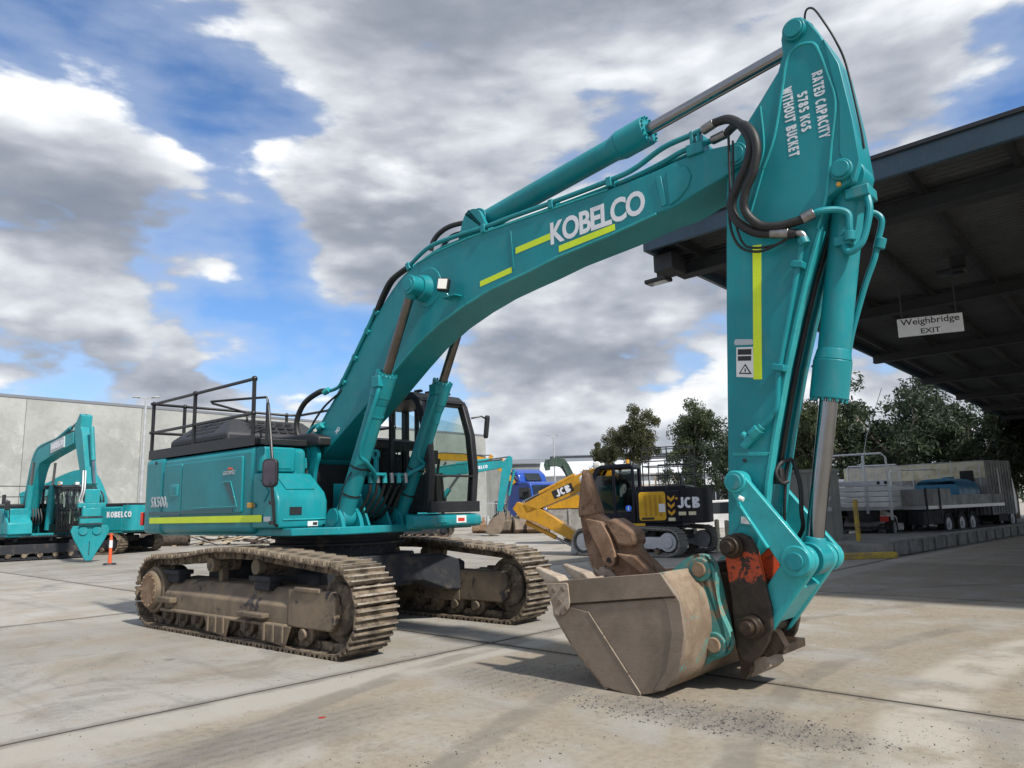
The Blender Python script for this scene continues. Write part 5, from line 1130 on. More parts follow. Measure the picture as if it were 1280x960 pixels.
for y0, y1 in ((-.52, -.45), (.19, .26)):
    m = MB().prism(hull(P1, .095, P2, .135, 12), y0, y1); m.cyl((P1[0], y0-.02, P1[1]), (P1[0], y1+.06 if y0 < 0 else y1+.02, P1[1]), .10, n=24); m.cyl((P2[0], y0-.025, P2[1]), (P2[0], y1+.025, P2[1]), .13, n=24)
    lk = m.build('side_link', 'teal_link', EX, 0.01)
    d = (Vector(P2)-Vector(P1)).normalized(); n = Vector((-d.y, d.x)); a = Vector(P1)+d*.16-n*.10; b = Vector(P1)+d*.62-n*.13
    MB().prism([(a.x, a.y), (b.x, b.y), (b.x+n.x*.02, b.y+n.y*.02), (a.x+n.x*.02, a.y+n.y*.02)], y0-.04, y1+.005).build('link_rib', 'teal_link', lk, 0.005)
    MB().cyl((P1[0], y0-.04, P1[1]), (P1[0], y0-.02, P1[1]), .068, n=24).build('pin_end', 'teal_dirty', lk, 0.006); MB().cyl((P2[0], y0-.045, P2[1]), (P2[0], y0-.025, P2[1]), .075, n=24).build('pin_end', 'teal_dirty', lk, 0.006)
    MB().cyl((P1[0]+.05, y0-.05, P1[1]-.14), (P1[0]+.09, y0-.05, P1[1]-.16), .02, n=8).build('pin_bolt', 'lens', lk)
m = MB().cyl((P1[0], -.5, P1[1]), (P1[0], .25, P1[1]), .06, n=20); m.cyl((P2[0], -.5, P2[1]), (P2[0], .25, P2[1]), .066, n=20); m.build('link_pin', 'teal_dirty', EX)
m = MB()
for y0, y1 in ((-.40, -.32), (.06, .14)): m.prism(hull(P2, .125, HP2, .12, 12), y0, y1)
q0 = Vector(P2) + (Vector(HP2)-Vector(P2))*.28; q1 = Vector(P2) + (Vector(HP2)-Vector(P2))*.86
n_ = Vector((-(q1-q0).y, (q1-q0).x)).normalized()*.13
m.prism([tuple(q0+n_*.9), tuple(q1+n_*.8), tuple(q1-n_), tuple(q0-n_)], -.34, .08); m.build('power_link', 'teal_link', EX, 0.014)

# ---- quick hitch
hp = [(6.50, 1.14), (6.52, 1.27), (6.58, 1.355), (6.66, 1.36), (6.75, 1.32), (6.80, 1.22), (6.89, .72), (6.885, .56), (6.85, .45), (6.77, .33), (6.67, .25), (6.60, .26), (6.54, .36), (6.53, .79)]
hitch = MB().prism(hp, -.46, -.40).build('quick_hitch', 'hitch', EX, 0.012)
MB().prism(hp, .14, .20).build('hitch_plate', 'hitch', hitch, 0.012)
m = MB().prism([(6.50, 1.0), (6.56, 1.02), (6.78, .62), (6.72, .36), (6.56, .30), (6.50, .45)], -.38, .12); m.build('hitch_body', 'grease', hitch, 0.02)
m = MB().prism([(6.66, 1.08), (6.83, 1.22), (6.90, 1.30), (6.87, .98), (6.90, .86), (6.80, .80)], -.28, .02); m.build('hitch_bracket', 'hitch_orange', hitch, 0.015)
m = MB().prism(rpoly([(6.50, .44), (6.66, .36), (6.78, .44), (6.90, .64), (6.88, .72), (6.80, .70), (6.72, .58), (6.62, .56)], [.02, .03, .05, .06, .05, .08, .05, .03], 5), .06, .19); m.prism(rpoly([(6.55, .42), (6.80, .30), (6.96, .40), (6.90, .52), (6.80, .55)], [.02]*5, 3), -.39, -.28); m.box((6.62, -.34, .33), (6.92, .16, .40)); m.build('hitch_hook', 'grease', hitch, 0.01)
m = MB().prism([(6.53, .42), (6.66, .30), (6.655, .18), (6.60, .10), (6.57, .12)], -.44, -.36); m.build('latch_blade', 'grease', hitch, 0.006)
MB().prism([(6.60, .27), (6.78, .31), (6.80, .22), (6.74, .17), (6.62, .11)], -.355, -.05).build('wear_strip', 'bucket_edge', hitch, 0.006)
for (x, z) in (HP1, (6.72, .565)):
    m = MB().cyl((x, -.515, z), (x, .25, z), .105, n=28); m.cyl((x, -.565, z), (x, -.50, z), .088, .095, n=28); m.build('hitch_boss', 'grease', hitch, 0.01)
    m = MB().cyl((x, -.625, z), (x, -.56, z), .058, n=24); m.cyl((x, -.56, z), (x, .28, z), .045, n=16); m.build('hitch_pin', 'grease', hitch, 0.008)

# ---- bucket
BY0, BY1 = -1.07, .81
BPROF = [(4.95, .885), (5.02, .60), (5.27, .29), (5.56, .035), (5.76, .005), (5.95, .012), (6.16, .085), (6.31, .235), (6.39, .55), (6.36, .81), (6.30, .92), (6.20, 1.035)]
bk = MB()
def offs(P, t):
    out = []
    for i, p in enumerate(P):
        a = Vector(P[max(i-1, 0)]); b = Vector(P[min(i+1, len(P)-1)]); d = (b-a).normalized(); out.append((p[0] - d.y*t, p[1] + d.x*t))
    return out
PS = [(p.x, p.y) for p in catmull([Vector(p) for p in BPROF[2:]], 4)]; PS = BPROF[:2] + PS
inner = offs(PS, .045)
bucket = MB().prism(PS + inner[::-1], BY0+.03, BY1-.03).build('bucket', 'bucket_shell', EX, 0.006)
for y0, y1 in ((BY0, BY0+.03), (BY1-.03, BY1)):
    sp = MB().prism([(p[0], p[1]) for p in PS], y0, y1).build('side_plate', 'bucket', bucket, 0.006)
sgn = BY0
# side cutter band, wear strip, edge plates on the near side
m = MB().prism([(4.93, .90), (5.20, .945), (6.20, 1.045), (6.335, .86), (5.10, .715)], BY0-.016, BY0); m.build('rim_plate', 'bucket', bucket, 0.006)
m = MB().prism([(5.02, .595), (5.27, .285), (5.56, .03), (5.80, .0), (5.94, .003), (5.41, .665), (5.10, .712)], BY0-.012, BY0); m.build('wear_plate', 'bucket', bucket, 0.005)
MB().tube([(5.41, BY0-.010, .668), (5.935, BY0-.010, .02)], .007, 6).build('weld_bead', 'bucket_edge', bucket); MB().tube([(5.10, BY0-.006, .706), (6.33, BY0-.006, .850)], .008, 6).build('weld_bead', 'grease', bucket)
m = MB().prism([(6.20, 1.04), (6.30, .92), (6.37, .81), (6.395, .55), (6.32, .235), (6.17, .075), (6.06, .06), (6.20, .25), (6.27, .55), (6.24, .78), (6.12, 1.0)], BY0-.010, BY0); m.build('heel_plate', 'bucket', bucket, 0.005)
m = MB().prism(rpoly([(4.93, .90), (5.20, .92), (5.22, .70), (5.12, .60), (5.03, .62)], [.03, .03, .06, .06, .03], 4), BY0-.03, BY0-.016)
m.build('side_cutter', 'bucket_edge', bucket, 0.006)
for (x, z) in ((5.03, .84), (5.14, .86), (5.10, .74), (5.17, .68)): MB().cyl((x, BY0-.045, z), (x, BY0-.03, z), .022, n=10).build('cutter_bolt', 'bucket', bucket)
MB().prism([(4.955, .90), (5.02, .91), (5.30, .32), (5.60, .02), (5.56, -.0), (5.25, .27), (4.99, .60)], BY0+.0, BY1, 'xz').build('cutting_lip', 'bucket_edge', bucket, 0.006)
tm = MB()
vs = [(4.70, -.03, 1.02), (4.70, .03, 1.02), (4.71, .03, 1.05), (4.71, -.03, 1.05), (4.95, -.075, .82), (4.95, .075, .82), (5.01, .075, .97), (5.01, -.075, .97), (5.09, -.07, .66), (5.09, .07, .66), (5.17, .07, .82), (5.17, -.07, .82)]
tm.add(vs, [(0,1,2,3), (8,9,10,11)] + [(4*i+j, 4*i+(j+1) % 4, 4*i+4+(j+1) % 4, 4*i+4+j) for i in range(2) for j in range(4)])
tme = tm.mesh('tooth', 25); tme.materials.append(M['teeth'])
for k in range(5):
    o = bpy.data.objects.new('tooth', tme); col.objects.link(o); o.parent = bucket; o.location = (.03+.012*((k*7) % 3), BY0 + .08 + k*(BY1-BY0-.16)/4, .0); md = o.modifiers.new('bevel', 'BEVEL'); md.width = .018; md.segments = 2
# back shell band and ears
ep = rpoly([(6.02, 1.02), (6.20, 1.155), (6.33, 1.19), (6.44, 1.13), (6.465, 1.02), (6.44, .86), (6.46, .70), (6.56, .50), (6.56, .38), (6.47, .29), (6.36, .26), (6.20, .14), (6.06, .06), (6.2, .5)], [0, .1, .08, .08, .08, .1, .12, .08, .08, .08, .06, .05, 0, 0], 4)
for y0, y1 in ((-.58, -.50), (.24, .32)):
    e = MB().prism(ep, y0, y1).build('bucket_ear', 'bucket_ear', bucket, 0.008)
    for (x, z) in ((6.315, 1.04), (6.41, .40)):
        MB().cyl((x, y0-.025, z), (x, y1+.025, z), .108, n=28).build('ear_boss', 'bucket_ear', e, 0.012); MB().cyl((x, y0-.05, z), (x, y0-.02, z), .066, n=24).build('pin_end', 'rust', e, 0.008)
m = MB()
for (x, z) in ((6.315, 1.04), (6.41, .40)): m.cyl((x, -.52, z), (x, .26, z), .058, n=20)
m.build('bucket_pin', 'grease', bucket)
pl = [(6.03, 1.02), (6.15, 1.10), (6.30, 1.16), (6.33, 1.05), (6.30, .95), (6.20, .98)]
MB().prism([(5.95, 1.0), (6.2, 1.05), (6.36, .82), (6.30, .80), (6.16, .99)], BY0+.04, BY1-.04).build('top_plate', 'bucket_shell', bucket, 0.01)
# ------------------------------------------------------------------ other machines in the yard
def ribbon(pts, hs):
    P = [Vector(p) for p in pts]; a = []; b = []
    for i, p in enumerate(P):
        d = (P[min(i+1, len(P)-1)] - P[max(i-1, 0)]).normalized(); n = Vector((-d.y, d.x))*hs[i]/2
        a.append((p.x+n.x, p.y+n.y)); b.append((p.x-n.x, p.y-n.y))
    return a + b[::-1]
def small_track(root, side, frame_mat, urz, L=1.75, yw=1.2, w=.6, shoe='track'):
    yc = side*yw; t = MB().prism([(-L-.05, .25), (L-.1, .25), (L-.1, .62), (-L-.05, .62)], yc-.2, yc+.22).build('track_frame', frame_mat, root, .02, rz=urz)
    zi = .46; r = .40
    path = [(x, zi-r) for x in np.linspace(-L, L, 20)] + circ(L, zi, r, -90, 90, 14)[1:] + [(p.x, p.y) for p in catmull([Vector(q) for q in ((L, zi+r), (L*.4, zi+r+.06), (-L*.4, zi+r+.05), (-L, zi+r))], 6)][1:] + circ(-L, zi, r, 90, 270, 14)[1:]
    P, pitch = resample(np.array(path), 46)
    m = MB(); n = len(P)
    for k in range(n):
        d = P[(k+1) % n]-P[k-1]; tt = math.atan2(d[1], d[0]); mt = Matrix.Translation((P[k][0], 0, P[k][1])) @ Matrix.Rotation(-tt, 4, 'Y')
        m.box((-pitch*.47, yc-w/2, -.015), (pitch*.47, yc+w/2, .02), mt); m.box((-pitch*.40, yc-w/2, -.05), (-pitch*.25, yc+w/2, -.015), mt); m.box((pitch*.1, yc-w/2, -.05), (pitch*.25, yc+w/2, -.015), mt)
        m.box((-pitch*.5, yc-.12, .02), (pitch*.5, yc+.12, .08), mt)
    s = m.build('track_shoes', shoe, t, smooth=0); s['kind'] = 'stuff'
    for x in (-L, L): m = MB().cyl((x, yc-.16, zi), (x, yc+.26*side/abs(side) if 0 else yc+.24, zi), .29, n=24); m.cyl((x, yc-.26, zi), (x, yc+.27, zi), .18, n=20); m.build('wheel', frame_mat, t, .01)
    for k in range(6): m = MB().cyl((-L*.75+k*L*.3, yc-.2, .2), (-L*.75+k*L*.3, yc+.25, .2), .10, n=14); m.build('track_roller', 'track', t)
    for x in (-.6, .6): MB().cyl((x, yc-.15, .80), (x, yc+.2, .80), .07, n=12).build('carrier_roller', frame_mat, t)
    return t
def bg_excavator(name, label, loc, rz, c, boom=None, arm=None, sc=1.0, urz=0.0, cab_c='black', cw_c=None, under='under', hood='black', tail=2.75, text=None, textcol='lettering', guard=False, bw=.42, rails=True, body2=None, track_mat=None, slim=False, TL=1.75, shoe='track', pane_mat='glass'):
    r = empty(name, (loc[0], loc[1], 0), rz, label, 'excavator'); r.scale = (sc, sc, sc)
    for s in (-1, 1): small_track(r, s, track_mat or under, urz, TL, shoe=shoe)
    m = MB().box((-.9, -1.0, .42), (.9, 1.0, .82)); m.prism([(-1.3, -.95), (-.5, -.6), (.5, -.6), (1.3, -.95), (1.3, .95), (.5, .6), (-.5, .6), (-1.3, .95)], .5, .78, 'xy'); m.build('car_body', under, r, .03, rz=urz)
    MB().cyl((0, 0, .8), (0, 0, 1.0), .72, n=36).build('slewing_ring', 'under', r)
    cwp = rpoly([(-tail+.75, -1.32), (-tail+.25, -1.32), (-tail, -.7), (-tail, .7), (-tail+.25, 1.32), (-tail+.75, 1.32)], [0, .3, .4, .4, .3, 0], 6)
    cw = MB().prism(cwp, 1.02, 2.12, 'xy').build('counterweight', cw_c or c, r, .07, seg=3)
    MB().box((-tail+.74, -1.33, 1.0), (.95, -.35, 2.02)).build('side_housing', c, r, .05)
    MB().box((-tail+.74, .30, 1.0), (.0, 1.33, 2.06)).build('side_housing', body2 or c, r, .05)
    MB().box((-tail+.6, -1.2, 2.02), (.0, 1.2, 2.22)).build('engine_hood', hood, r, .05)
    MB().box((-tail+.74, -1.3, .92), (1.35, 1.3, 1.03)).build('deck', c if c != 'navy' else 'navy', r, .02)
    MB().prism([(.95, 1.02), (1.45, 1.02), (1.40, 1.45), (.95, 1.8)], -1.32, -.45).build('tank_step', c, r, .04)
    # cab
    cb = empty('cab'); cb.parent = r
    fr_ = [(1.55, 1.05), (1.60, 1.7), (1.50, 2.35), (1.20, 2.86)]
    for y in (.38, 1.30):
        MB().prism(fr_ + [(p[0]-.11, p[1]-.01) for p in fr_[::-1]], y-.045, y+.045).build('front_pillar', cab_c, cb, .015)
        for x in (.05, .68): MB().box((x-.05, y-.04, 1.05), (x+.05, y+.04, 2.85)).build('pillar', cab_c, cb, .012)
        MB().box((.0, y-.035, 1.03), (1.52, y+.035, 1.38)).build('lower_panel', cab_c, cb, .012)
        MB().box((.72, y-.006, 1.40), (1.46, y+.006, 2.6)).build('window_pane', pane_mat, cb); MB().box((.11, y-.006, 1.40), (.62, y+.006, 2.75)).build('window_pane', pane_mat, cb)
    MB().prism([(.0, 2.80), (1.22, 2.80), (1.28, 2.86), (1.1, 2.94), (.05, 2.97)], .33, 1.35).build('roof', cab_c, cb, .04)
    MB().box((.0, .36, 1.03), (.04, 1.32, 1.9)).build('rear_panel', cab_c, cb); MB().box((1.46, .36, 1.03), (1.56, 1.32, 1.30)).build('front_sill', cab_c, cb, .01)
    MB().add([(1.51, .43, 1.30), (1.51, 1.25, 1.30), (1.535, 1.25, 1.75), (1.535, .43, 1.75), (1.53, .43, 1.30), (1.53, 1.25, 1.30), (1.55, 1.25, 1.75), (1.55, .43, 1.75)], [(0,1,2,3),(7,6,5,4),(0,1,5,4),(1,2,6,5),(2,3,7,6),(3,0,4,7)]).build('windscreen', pane_mat, cb)
    MB().add([(1.535, .43, 1.76), (1.535, 1.25, 1.76), (1.20, 1.25, 2.78), (1.20, .43, 2.78), (1.55, .43, 1.77), (1.55, 1.25, 1.77), (1.215, 1.25, 2.79), (1.215, .43, 2.79)], [(0,1,2,3),(7,6,5,4),(0,1,5,4),(1,2,6,5),(2,3,7,6),(3,0,4,7)]).build('windscreen', pane_mat, cb)
    m = MB().box((.30, .62, 1.3), (.75, 1.06, 1.48)); m.box((.22, .62, 1.4), (.36, 1.06, 2.15)); m.box((.4, .7, 1.05), (.65, .98, 1.3)); m.build('seat', 'dark', cb, .04)
    if guard:
        for k in range(9): y = .42 + k*.105; MB().tube([(1.60, y, 1.1), (1.64, y, 1.75), (1.54, y, 2.4), (1.27, y, 2.85)], .016, 6).build('guard_bar', 'black', cb)
        for z, x in ((1.15, 1.61), (2.0, 1.61), (2.8, 1.30)): MB().box((x-.02, .36, z-.02), (x+.03, 1.32, z+.02)).build('guard_frame', 'black', cb)
    if rails:
        gr = empty('guard_rail'); gr.parent = r
        for (x, y) in ((-tail+.3, -1.15), (-tail+.3, 1.15), (-1.0, -1.2), (-.3, -1.2), (-1.0, 1.2), (-.2, 1.2)): MB().tube([(x, y, 2.1), (x, y, 3.0)], .02, 6).build('post', 'rail', gr)
        for z in (2.55, 3.0): MB().tube([(-.3, -1.2, z), (-1.0, -1.2, z), (-tail+.3, -1.15, z), (-tail+.3, 1.15, z), (-1.0, 1.2, z), (-.2, 1.2, z)], .018, 6).build('rail', 'rail', gr)
    MB().cyl((-tail+1.0, -.6, 2.2), (-tail+1.0, -.6, 2.62), .07, n=12).build('exhaust', 'under', r)
    for k in range(6): MB().box((-tail+.95+k*.14, -1.338, 1.35), (-tail+1.03+k*.14, -1.331, 1.85)).build('vent_slot', 'dark', r); MB().box((-tail+.95+k*.14, .0-.5, 2.221), (-tail+1.03+k*.14, .5, 2.228)).build('hood_vent', 'dark', r)
    for x in (-tail+.78, -.9, -.05): MB().box((x, -1.336, 1.05), (x+.02, -1.331, 1.98)).build('door_gap', 'dark', r)
    for x in (-.9, -.05): MB().box((x, 1.331, 1.05), (x+.02, 1.336, 2.0)).build('door_gap', 'dark', r)
    for k in range(5): MB().tube([(.15, -.30+k*.10, 1.6), (.45, -.32+k*.11, 1.35), (.7, -.30+k*.11, 1.55), (.55, -.25+k*.09, 2.0)], .028, 6, 5).build('hydraulic_hose', 'rubber', r)
    MB().tube([(1.35, -1.25, 1.45), (1.35, -1.3, 2.3), (1.1, -1.3, 2.35), (.95, -1.3, 1.9)], .02, 6).build('grab_rail', 'rail', r); MB().box((1.32, -1.45, 1.95), (1.40, -1.28, 2.3)).build('mirror', 'black', r, .02)
    MB().box((1.62, 1.33, 2.1), (1.70, 1.5, 2.5)).build('mirror', 'black', r, .02); MB().tube([(1.45, 1.3, 2.4), (1.66, 1.42, 2.4)], .015, 6).build('mirror_arm', 'black', r)
    for y in (.5, 1.15): MB().box((1.2, y-.07, 2.95), (1.3, y+.07, 3.06)).build('work_lamp', 'lens', r, .01)
    MB().cyl((.3, .85, 2.97), (.3, .85, 3.12), .06, n=12).build('beacon', 'amber', r)
    if text:
        text_obj('lettering', text, (-tail+.85, -1.342, 1.62), (1, 0, 0), (0, 0, 1), 1.0, .22, textcol, cw, bold=.03, thick=-.003)
    if boom:
        P, h = boom
        b = MB().prism(ribbon([(p.x, p.y) for p in catmull([Vector(q) for q in P], 5)], list(np.interp(np.linspace(0, len(P)-1, 5*(len(P)-1)+1), range(len(P)), h))), -bw/2-.05, bw/2-.05).build('boom', 'yellow' if c == 'navy' else c, r, .012)
        k = len(P)//2; bend = Vector(P[k]); bq = bend.lerp(Vector(P[k+1]), .55) - Vector((0.1, .28))
        for y in (-.45, .35):
            cy = MB().cyl((.75, y, 1.15), Vector((.75, y, 1.15)).lerp(Vector((bq.x, y, bq.y)), .66), .12, n=16).build('boom_cylinder', 'yellow' if c == 'navy' else c, r); MB().cyl(Vector((.75, y, 1.15)).lerp(Vector((bq.x, y, bq.y)), .66), (bq.x, y, bq.y), .05, n=14).build('piston_rod', 'chrome', cy)
        for kk, s in enumerate((-.24, -.12, .02, .12)): m = MB().tube([(p.x-.06-.02*kk, s, p.y+.26+.03*(kk % 2)) for p in catmull([Vector(q) for q in P], 5)], .03, 6); m.build('hydraulic_pipe', 'rubber', b)
        if arm:
            A, ah = arm; top = Vector(A[0])
            a_ = MB().prism(ribbon(A, ah), -.20-.05, .20-.05).build('arm', 'yellow' if c == 'navy' else c, r, .012)
            # arm cylinder along the top of the boom
            s0 = bend.lerp(Vector(P[-1]), .25); d = (Vector(P[-1])-bend).normalized(); n = Vector((-d.y, d.x)); s0 = s0 + n*.38
            mid = s0.lerp(top, .6); cy = MB().cyl((s0.x, -.05, s0.y), (mid.x, -.05, mid.y), .085, n=16).build('arm_cylinder', 'yellow' if c == 'navy' else c, r); MB().cyl((mid.x, -.05, mid.y), (top.x, -.05, top.y), .045, n=12).build('piston_rod', 'chrome', cy)
            q0 = Vector(A[0]).lerp(Vector(A[-1]), .22); q1 = Vector(A[-1]); dd = (q1-q0).normalized(); nn = Vector((-dd.y, dd.x)); 
            if nn.x < 0: nn = -nn
            q0 = q0 + nn*.38; q1 = q1 + nn*.34; mid = q0.lerp(q1, .60)
            cy = MB().cyl((q0.x, -.05, q0.y), (mid.x, -.05, mid.y), .08, n=16).build('bucket_cylinder', 'yellow' if c == 'navy' else c, r); MB().cyl((mid.x, -.05, mid.y), (q1.x, -.05, q1.y), .045, n=12).build('piston_rod', 'chrome', cy)
    return r
# --- the two teal machines on the left
L1 = bg_excavator('crawler_excavator', 'teal excavator with a pointed ripper hanging from its arm, far left', (-20.95, 32.7), R(-36.5), 'teal_far',
    boom=([(-.1, 1.75), (.25, 2.8), (.72, 3.95), (1.5, 4.25), (3.95, 4.62)], [.5, .62, .78, .72, .45]), arm=([(4.42, 5.45), (4.20, 5.0), (4.35, 4.6), (5.10, 2.75)], [.22, .55, .6, .38]), sc=1.06, urz=R(75), guard=True, shoe='under', cab_c='black', tail=2.2)
block_text('brand_lettering', 'KOBELCO', (2.7, -.315, 4.42), (1, 0, .14), (-.14, 0, 1), 1.0, .24, 'lettering', L1, t=.24, thick=.004, gap=.06)
MB().prism([(2.15, 4.12), (3.28, 4.30), (3.24, 4.72), (2.11, 4.52)], -.312, -.26).build('brand_plate', 'lettering_grey', L1)
rp = empty('ripper_attachment'); rp.parent = L1; rp.location = (5.32, -.05, 0); rp.rotation_euler.z = R(-20)
MB().prism([(-.55, 1.30), (.55, 1.30), (.62, 1.12), (.52, .86), (.10, .05), (-.10, .05), (-.52, .86), (-.62, 1.12)], -.10, .10, 'yz').build('ripper_plate', 'teal_far', rp, .02)
m = MB().box((-.22, -.36, 1.30), (.22, .36, 1.64)); m.box((-.30, -.30, 1.62), (.25, .30, 1.95)); m.build('ripper_mount', 'teal_far', rp, .03)
MB().box((-.26, -.45, 1.95), (.2, .45, 2.12)).build('hitch_block', 'teal_far', rp, .02); MB().box((-.2, -.24, 2.1), (.2, .24, 2.62)).build('hitch_neck', 'teal_far', rp, .03)
for y in (-.22, .22): MB().cyl((.09, y, 1.12), (.15, y, 1.12), .15, n=20).build('hub', 'teal_far', rp, .01)
for z in (1.6, 1.36): MB().box((.221, -.37, z-.02), (.24, .37, z+.03)).build('seam_plate', 'under', rp)
MB().box((.101, -.012, .25), (.108, .012, .75)).build('slot', 'under', rp)
for y in (-.32, -.24): MB().tube([(5.1, y, 3.3), (5.35, y-.1, 2.6), (5.3, y-.15, 2.2), (5.42, y, 1.95)], .03, 8, 6).build('ripper_hose', 'galv', L1)
L2 = bg_excavator('crawler_excavator', 'teal excavator side-on behind the orange bollard, its folded boom hidden', (-20.1, 36.8), R(168), 'teal_far', boom=([(.1, 1.75), (.4, 2.7), (1.1, 3.5), (2.5, 3.2), (4.2, 2.3)], [.45, .6, .68, .6, .4]), arm=([(4.4, 2.9), (4.2, 2.3), (3.2, 1.2)], [.3, .5, .36]), sc=1.05, tail=2.9, rails=False)
block_text('brand_lettering', 'KOBELCO', (-2.0, 1.336, 1.72), (-1, 0, 0), (0, 0, 1), 1.25, .26, 'lettering', L2, t=.24, thick=.004, gap=.06)
for k in range(6): MB().tube([(-.3+k*.12, .3-.05*k, 2.2), (-.2+k*.16, .3, 2.7+.1*k), (.3+k*.15, .2, 2.9+.08*k), (.6+k*.1, 0, 2.6)], .035, 6, 6).build('hydraulic_pipe', 'teal_far' if k % 2 else 'rubber', L2)
# --- orange T-top bollard
ob = empty('delineator_bollard', (-14.54, 27.3, 0), 0, 'orange delineator bollard with white band beside the ripper', 'bollard')
m = MB().cyl((0, 0, .05), (0, 0, .98), .06, .05, n=16); m.cyl((0, 0, .98), (0, 0, 1.03), .035, n=12); m.ring((0, -.02, 1.06), (0, .02, 1.06), .05, .02, 14); m.build('post', 'orange', ob); MB().cyl((0, 0, .60), (0, 0, .86), .0595, .0565, n=16).build('reflective_band', 'label_white', ob); MB().cyl((0, 0, 0), (0, 0, .06), .24, .20, n=8).build('rubber_base', 'rubber', ob)
# --- teal machine behind the cab, yellow machine behind that
M3 = bg_excavator('crawler_excavator', 'teal excavator seen through and beside the cab, arm reaching down by the blue truck', (-6.0, 46), 0.0, 'teal_far', boom=([(.1, 1.75), (.6, 3.2), (1.5, 3.9), (3.8, 4.15), (5.35, 4.3)], [.45, .65, .72, .62, .4]), arm=([(5.8, 4.75), (5.6, 4.3), (5.45, 3.6), (5.05, 1.45)], [.25, .6, .55, .35]), guard=False)
block_text('brand_lettering', 'KOBELCO', (3.9, -.265, 4.12), (1, 0, .12), (0, 0, 1), .95, .2, 'lettering', M3, t=.24, thick=.004, gap=.06)
bk3 = MB().prism(rpoly([(4.5, 1.0), (5.3, 1.45), (5.4, .9), (5.1, .15), (4.4, .05), (4.2, .4)], [.05, .1, .2, .2, .1, .05], 4), -.65, .55).build('bucket', 'bucket', M3, .02)
Y4 = bg_excavator('crawler_excavator', 'yellow excavator largely hidden behind the teal boom and cab pillar', (-8.2, 55), R(2), 'yellow', boom=([(.1, 1.75), (.6, 3.6), (2.2, 5.3), (4.2, 5.4), (6.2, 5.1)], [.45, .6, .6, .5, .4]), arm=([(6.6, 5.5), (6.3, 5.1), (7.4, 4.4), (8.2, 3.4)], [.3, .5, .42, .3]))
# --- buckets on the ground in a row
def loose_bucket(x, y, rz, w, s, label, mat='bucket'):
    b = empty('spare_bucket', (x, y, 0), rz, label, 'bucket', 'spare buckets on the ground'); pr = [(0, .75), (-.55, .55), (-.62, .2), (-.35, .0), (.25, .0), (.55, .35), (.62, .62)]
    P = [(p[0]*s, p[1]*s) for p in pr]; inn = offs(P[::-1], .05)[::-1]
    MB().prism(P + inn[::-1], -w/2, w/2).build('shell', mat, b, .006)
    for e in (-1, 1): MB().prism(P, e*w/2-.02, e*w/2+.02).build('side_plate', mat, b, .006)
    for e in (-.2, .2): MB().prism([(-.45*s, .6*s), (-.1*s, .72*s), (-.12*s, 1.05*s), (-.3*s, 1.08*s)], e*w-.04, e*w+.04).build('ear', mat, b, .01)
    for k in range(4): MB().prism([(.58*s, .60*s), (.66*s, .58*s), (.70*s, .85*s), (.64*s, .85*s)], -w/2+.1+k*(w-.2)/3-.05, -w/2+.1+k*(w-.2)/3+.05).build('tooth', mat, b)
for a_ in ((-2.3, 52.0, R(70), 1.0, 1.0, 'small brown spare bucket below the cab corner', 'rust'), (-.55, 50.0, R(60), 1.4, 1.35, 'brown spare bucket under the teal arm', 'bucket'), (.45, 49.5, R(100), 1.3, 1.4, 'rounded brown spare bucket left of the yellow boom', 'bucket'), (1.5, 49.0, R(80), 1.3, 1.4, 'open brown spare bucket under the yellow boom elbow', 'rust')): loose_bucket(*a_)
# steel hitch block
hb_ = empty('hitch_block', (-1.5, 50.5, 0), R(10), 'pale steel quick hitch standing among the spare buckets', 'hitch')
for x in (-.42, .36): MB().box((x, -.15, 0), (x+.12, .25, 1.15)).build('cheek', 'galv', hb_, .02)
for z in (.25, .85): MB().cyl((-.4, .05, z), (.45, .05, z), .07, n=12).build('pin', 'galv', hb_)
MB().box((-.32, -.05, .45), (.38, .2, .65)).build('web', 'galv', hb_, .02)
# --- navy and yellow excavator
J = bg_excavator('crawler_excavator', 'navy and yellow excavator with tucked yellow boom facing left', (4.36, 25.57), R(158), 'navy', boom=([(.3, 1.65), (.9, 2.36), (1.6, 2.62), (2.9, 2.14), (4.3, 1.57)], [.4, .55, .62, .52, .36]), arm=([(4.66, 1.72), (4.36, 1.50), (3.75, 1.33), (2.3, .50)], [.3, .5, .5, .3]), cab_c='navy', cw_c='navy', under='under', hood='navy', track_mat='galv', guard=True, pane_mat='glass_smoke', TL=1.55, urz=R(-17), shoe='barrier', tail=2.2, body2='navy', bw=.40)
MB().prism(rpoly([(-.98, 1.12), (-.12, 1.12), (-.12, 2.02), (-.98, 2.02)], [.1]*4, 5), 1.333, 1.36).build('yellow_panel', 'yellow_clean', J, .01)
for k in range(4): 
    MB().box((-.86+k*.16, 1.361, 1.25), (-.77+k*.16, 1.366, 1.92)).build('louvre', 'yellow', J)
MB().prism(rpoly([(-.3, .84), (1.5, .84), (1.5, 1.04), (-.3, 1.04)], [.03]*4, 3), 1.30, 1.365).build('yellow_sill', 'yellow_clean', J)
MB().box((-.2, .3, .86), (1.6, 1.31, .92)).build('yellow_deck_edge', 'yellow', J, .01)
MB().box((-.60, 1.362, 1.15), (-.2, 1.364, 1.22)).build('data_strip', 'ink', J)
MB().box((-.96, 1.362, 1.38), (-.76, 1.368, 1.64)).build('round_label_panel', 'label_white', J)
MB().cyl((.22, 1.337, 1.52), (.22, 1.35, 1.52), .10, n=24).build('mandatory_sign', 'signblue', J); text_obj('mandatory_figure', 'i', (.22, 1.352, 1.52), (-1, 0, 0), (0, 0, 1), .03, .12, 'label_white', J, bold=.02, thick=-.003)
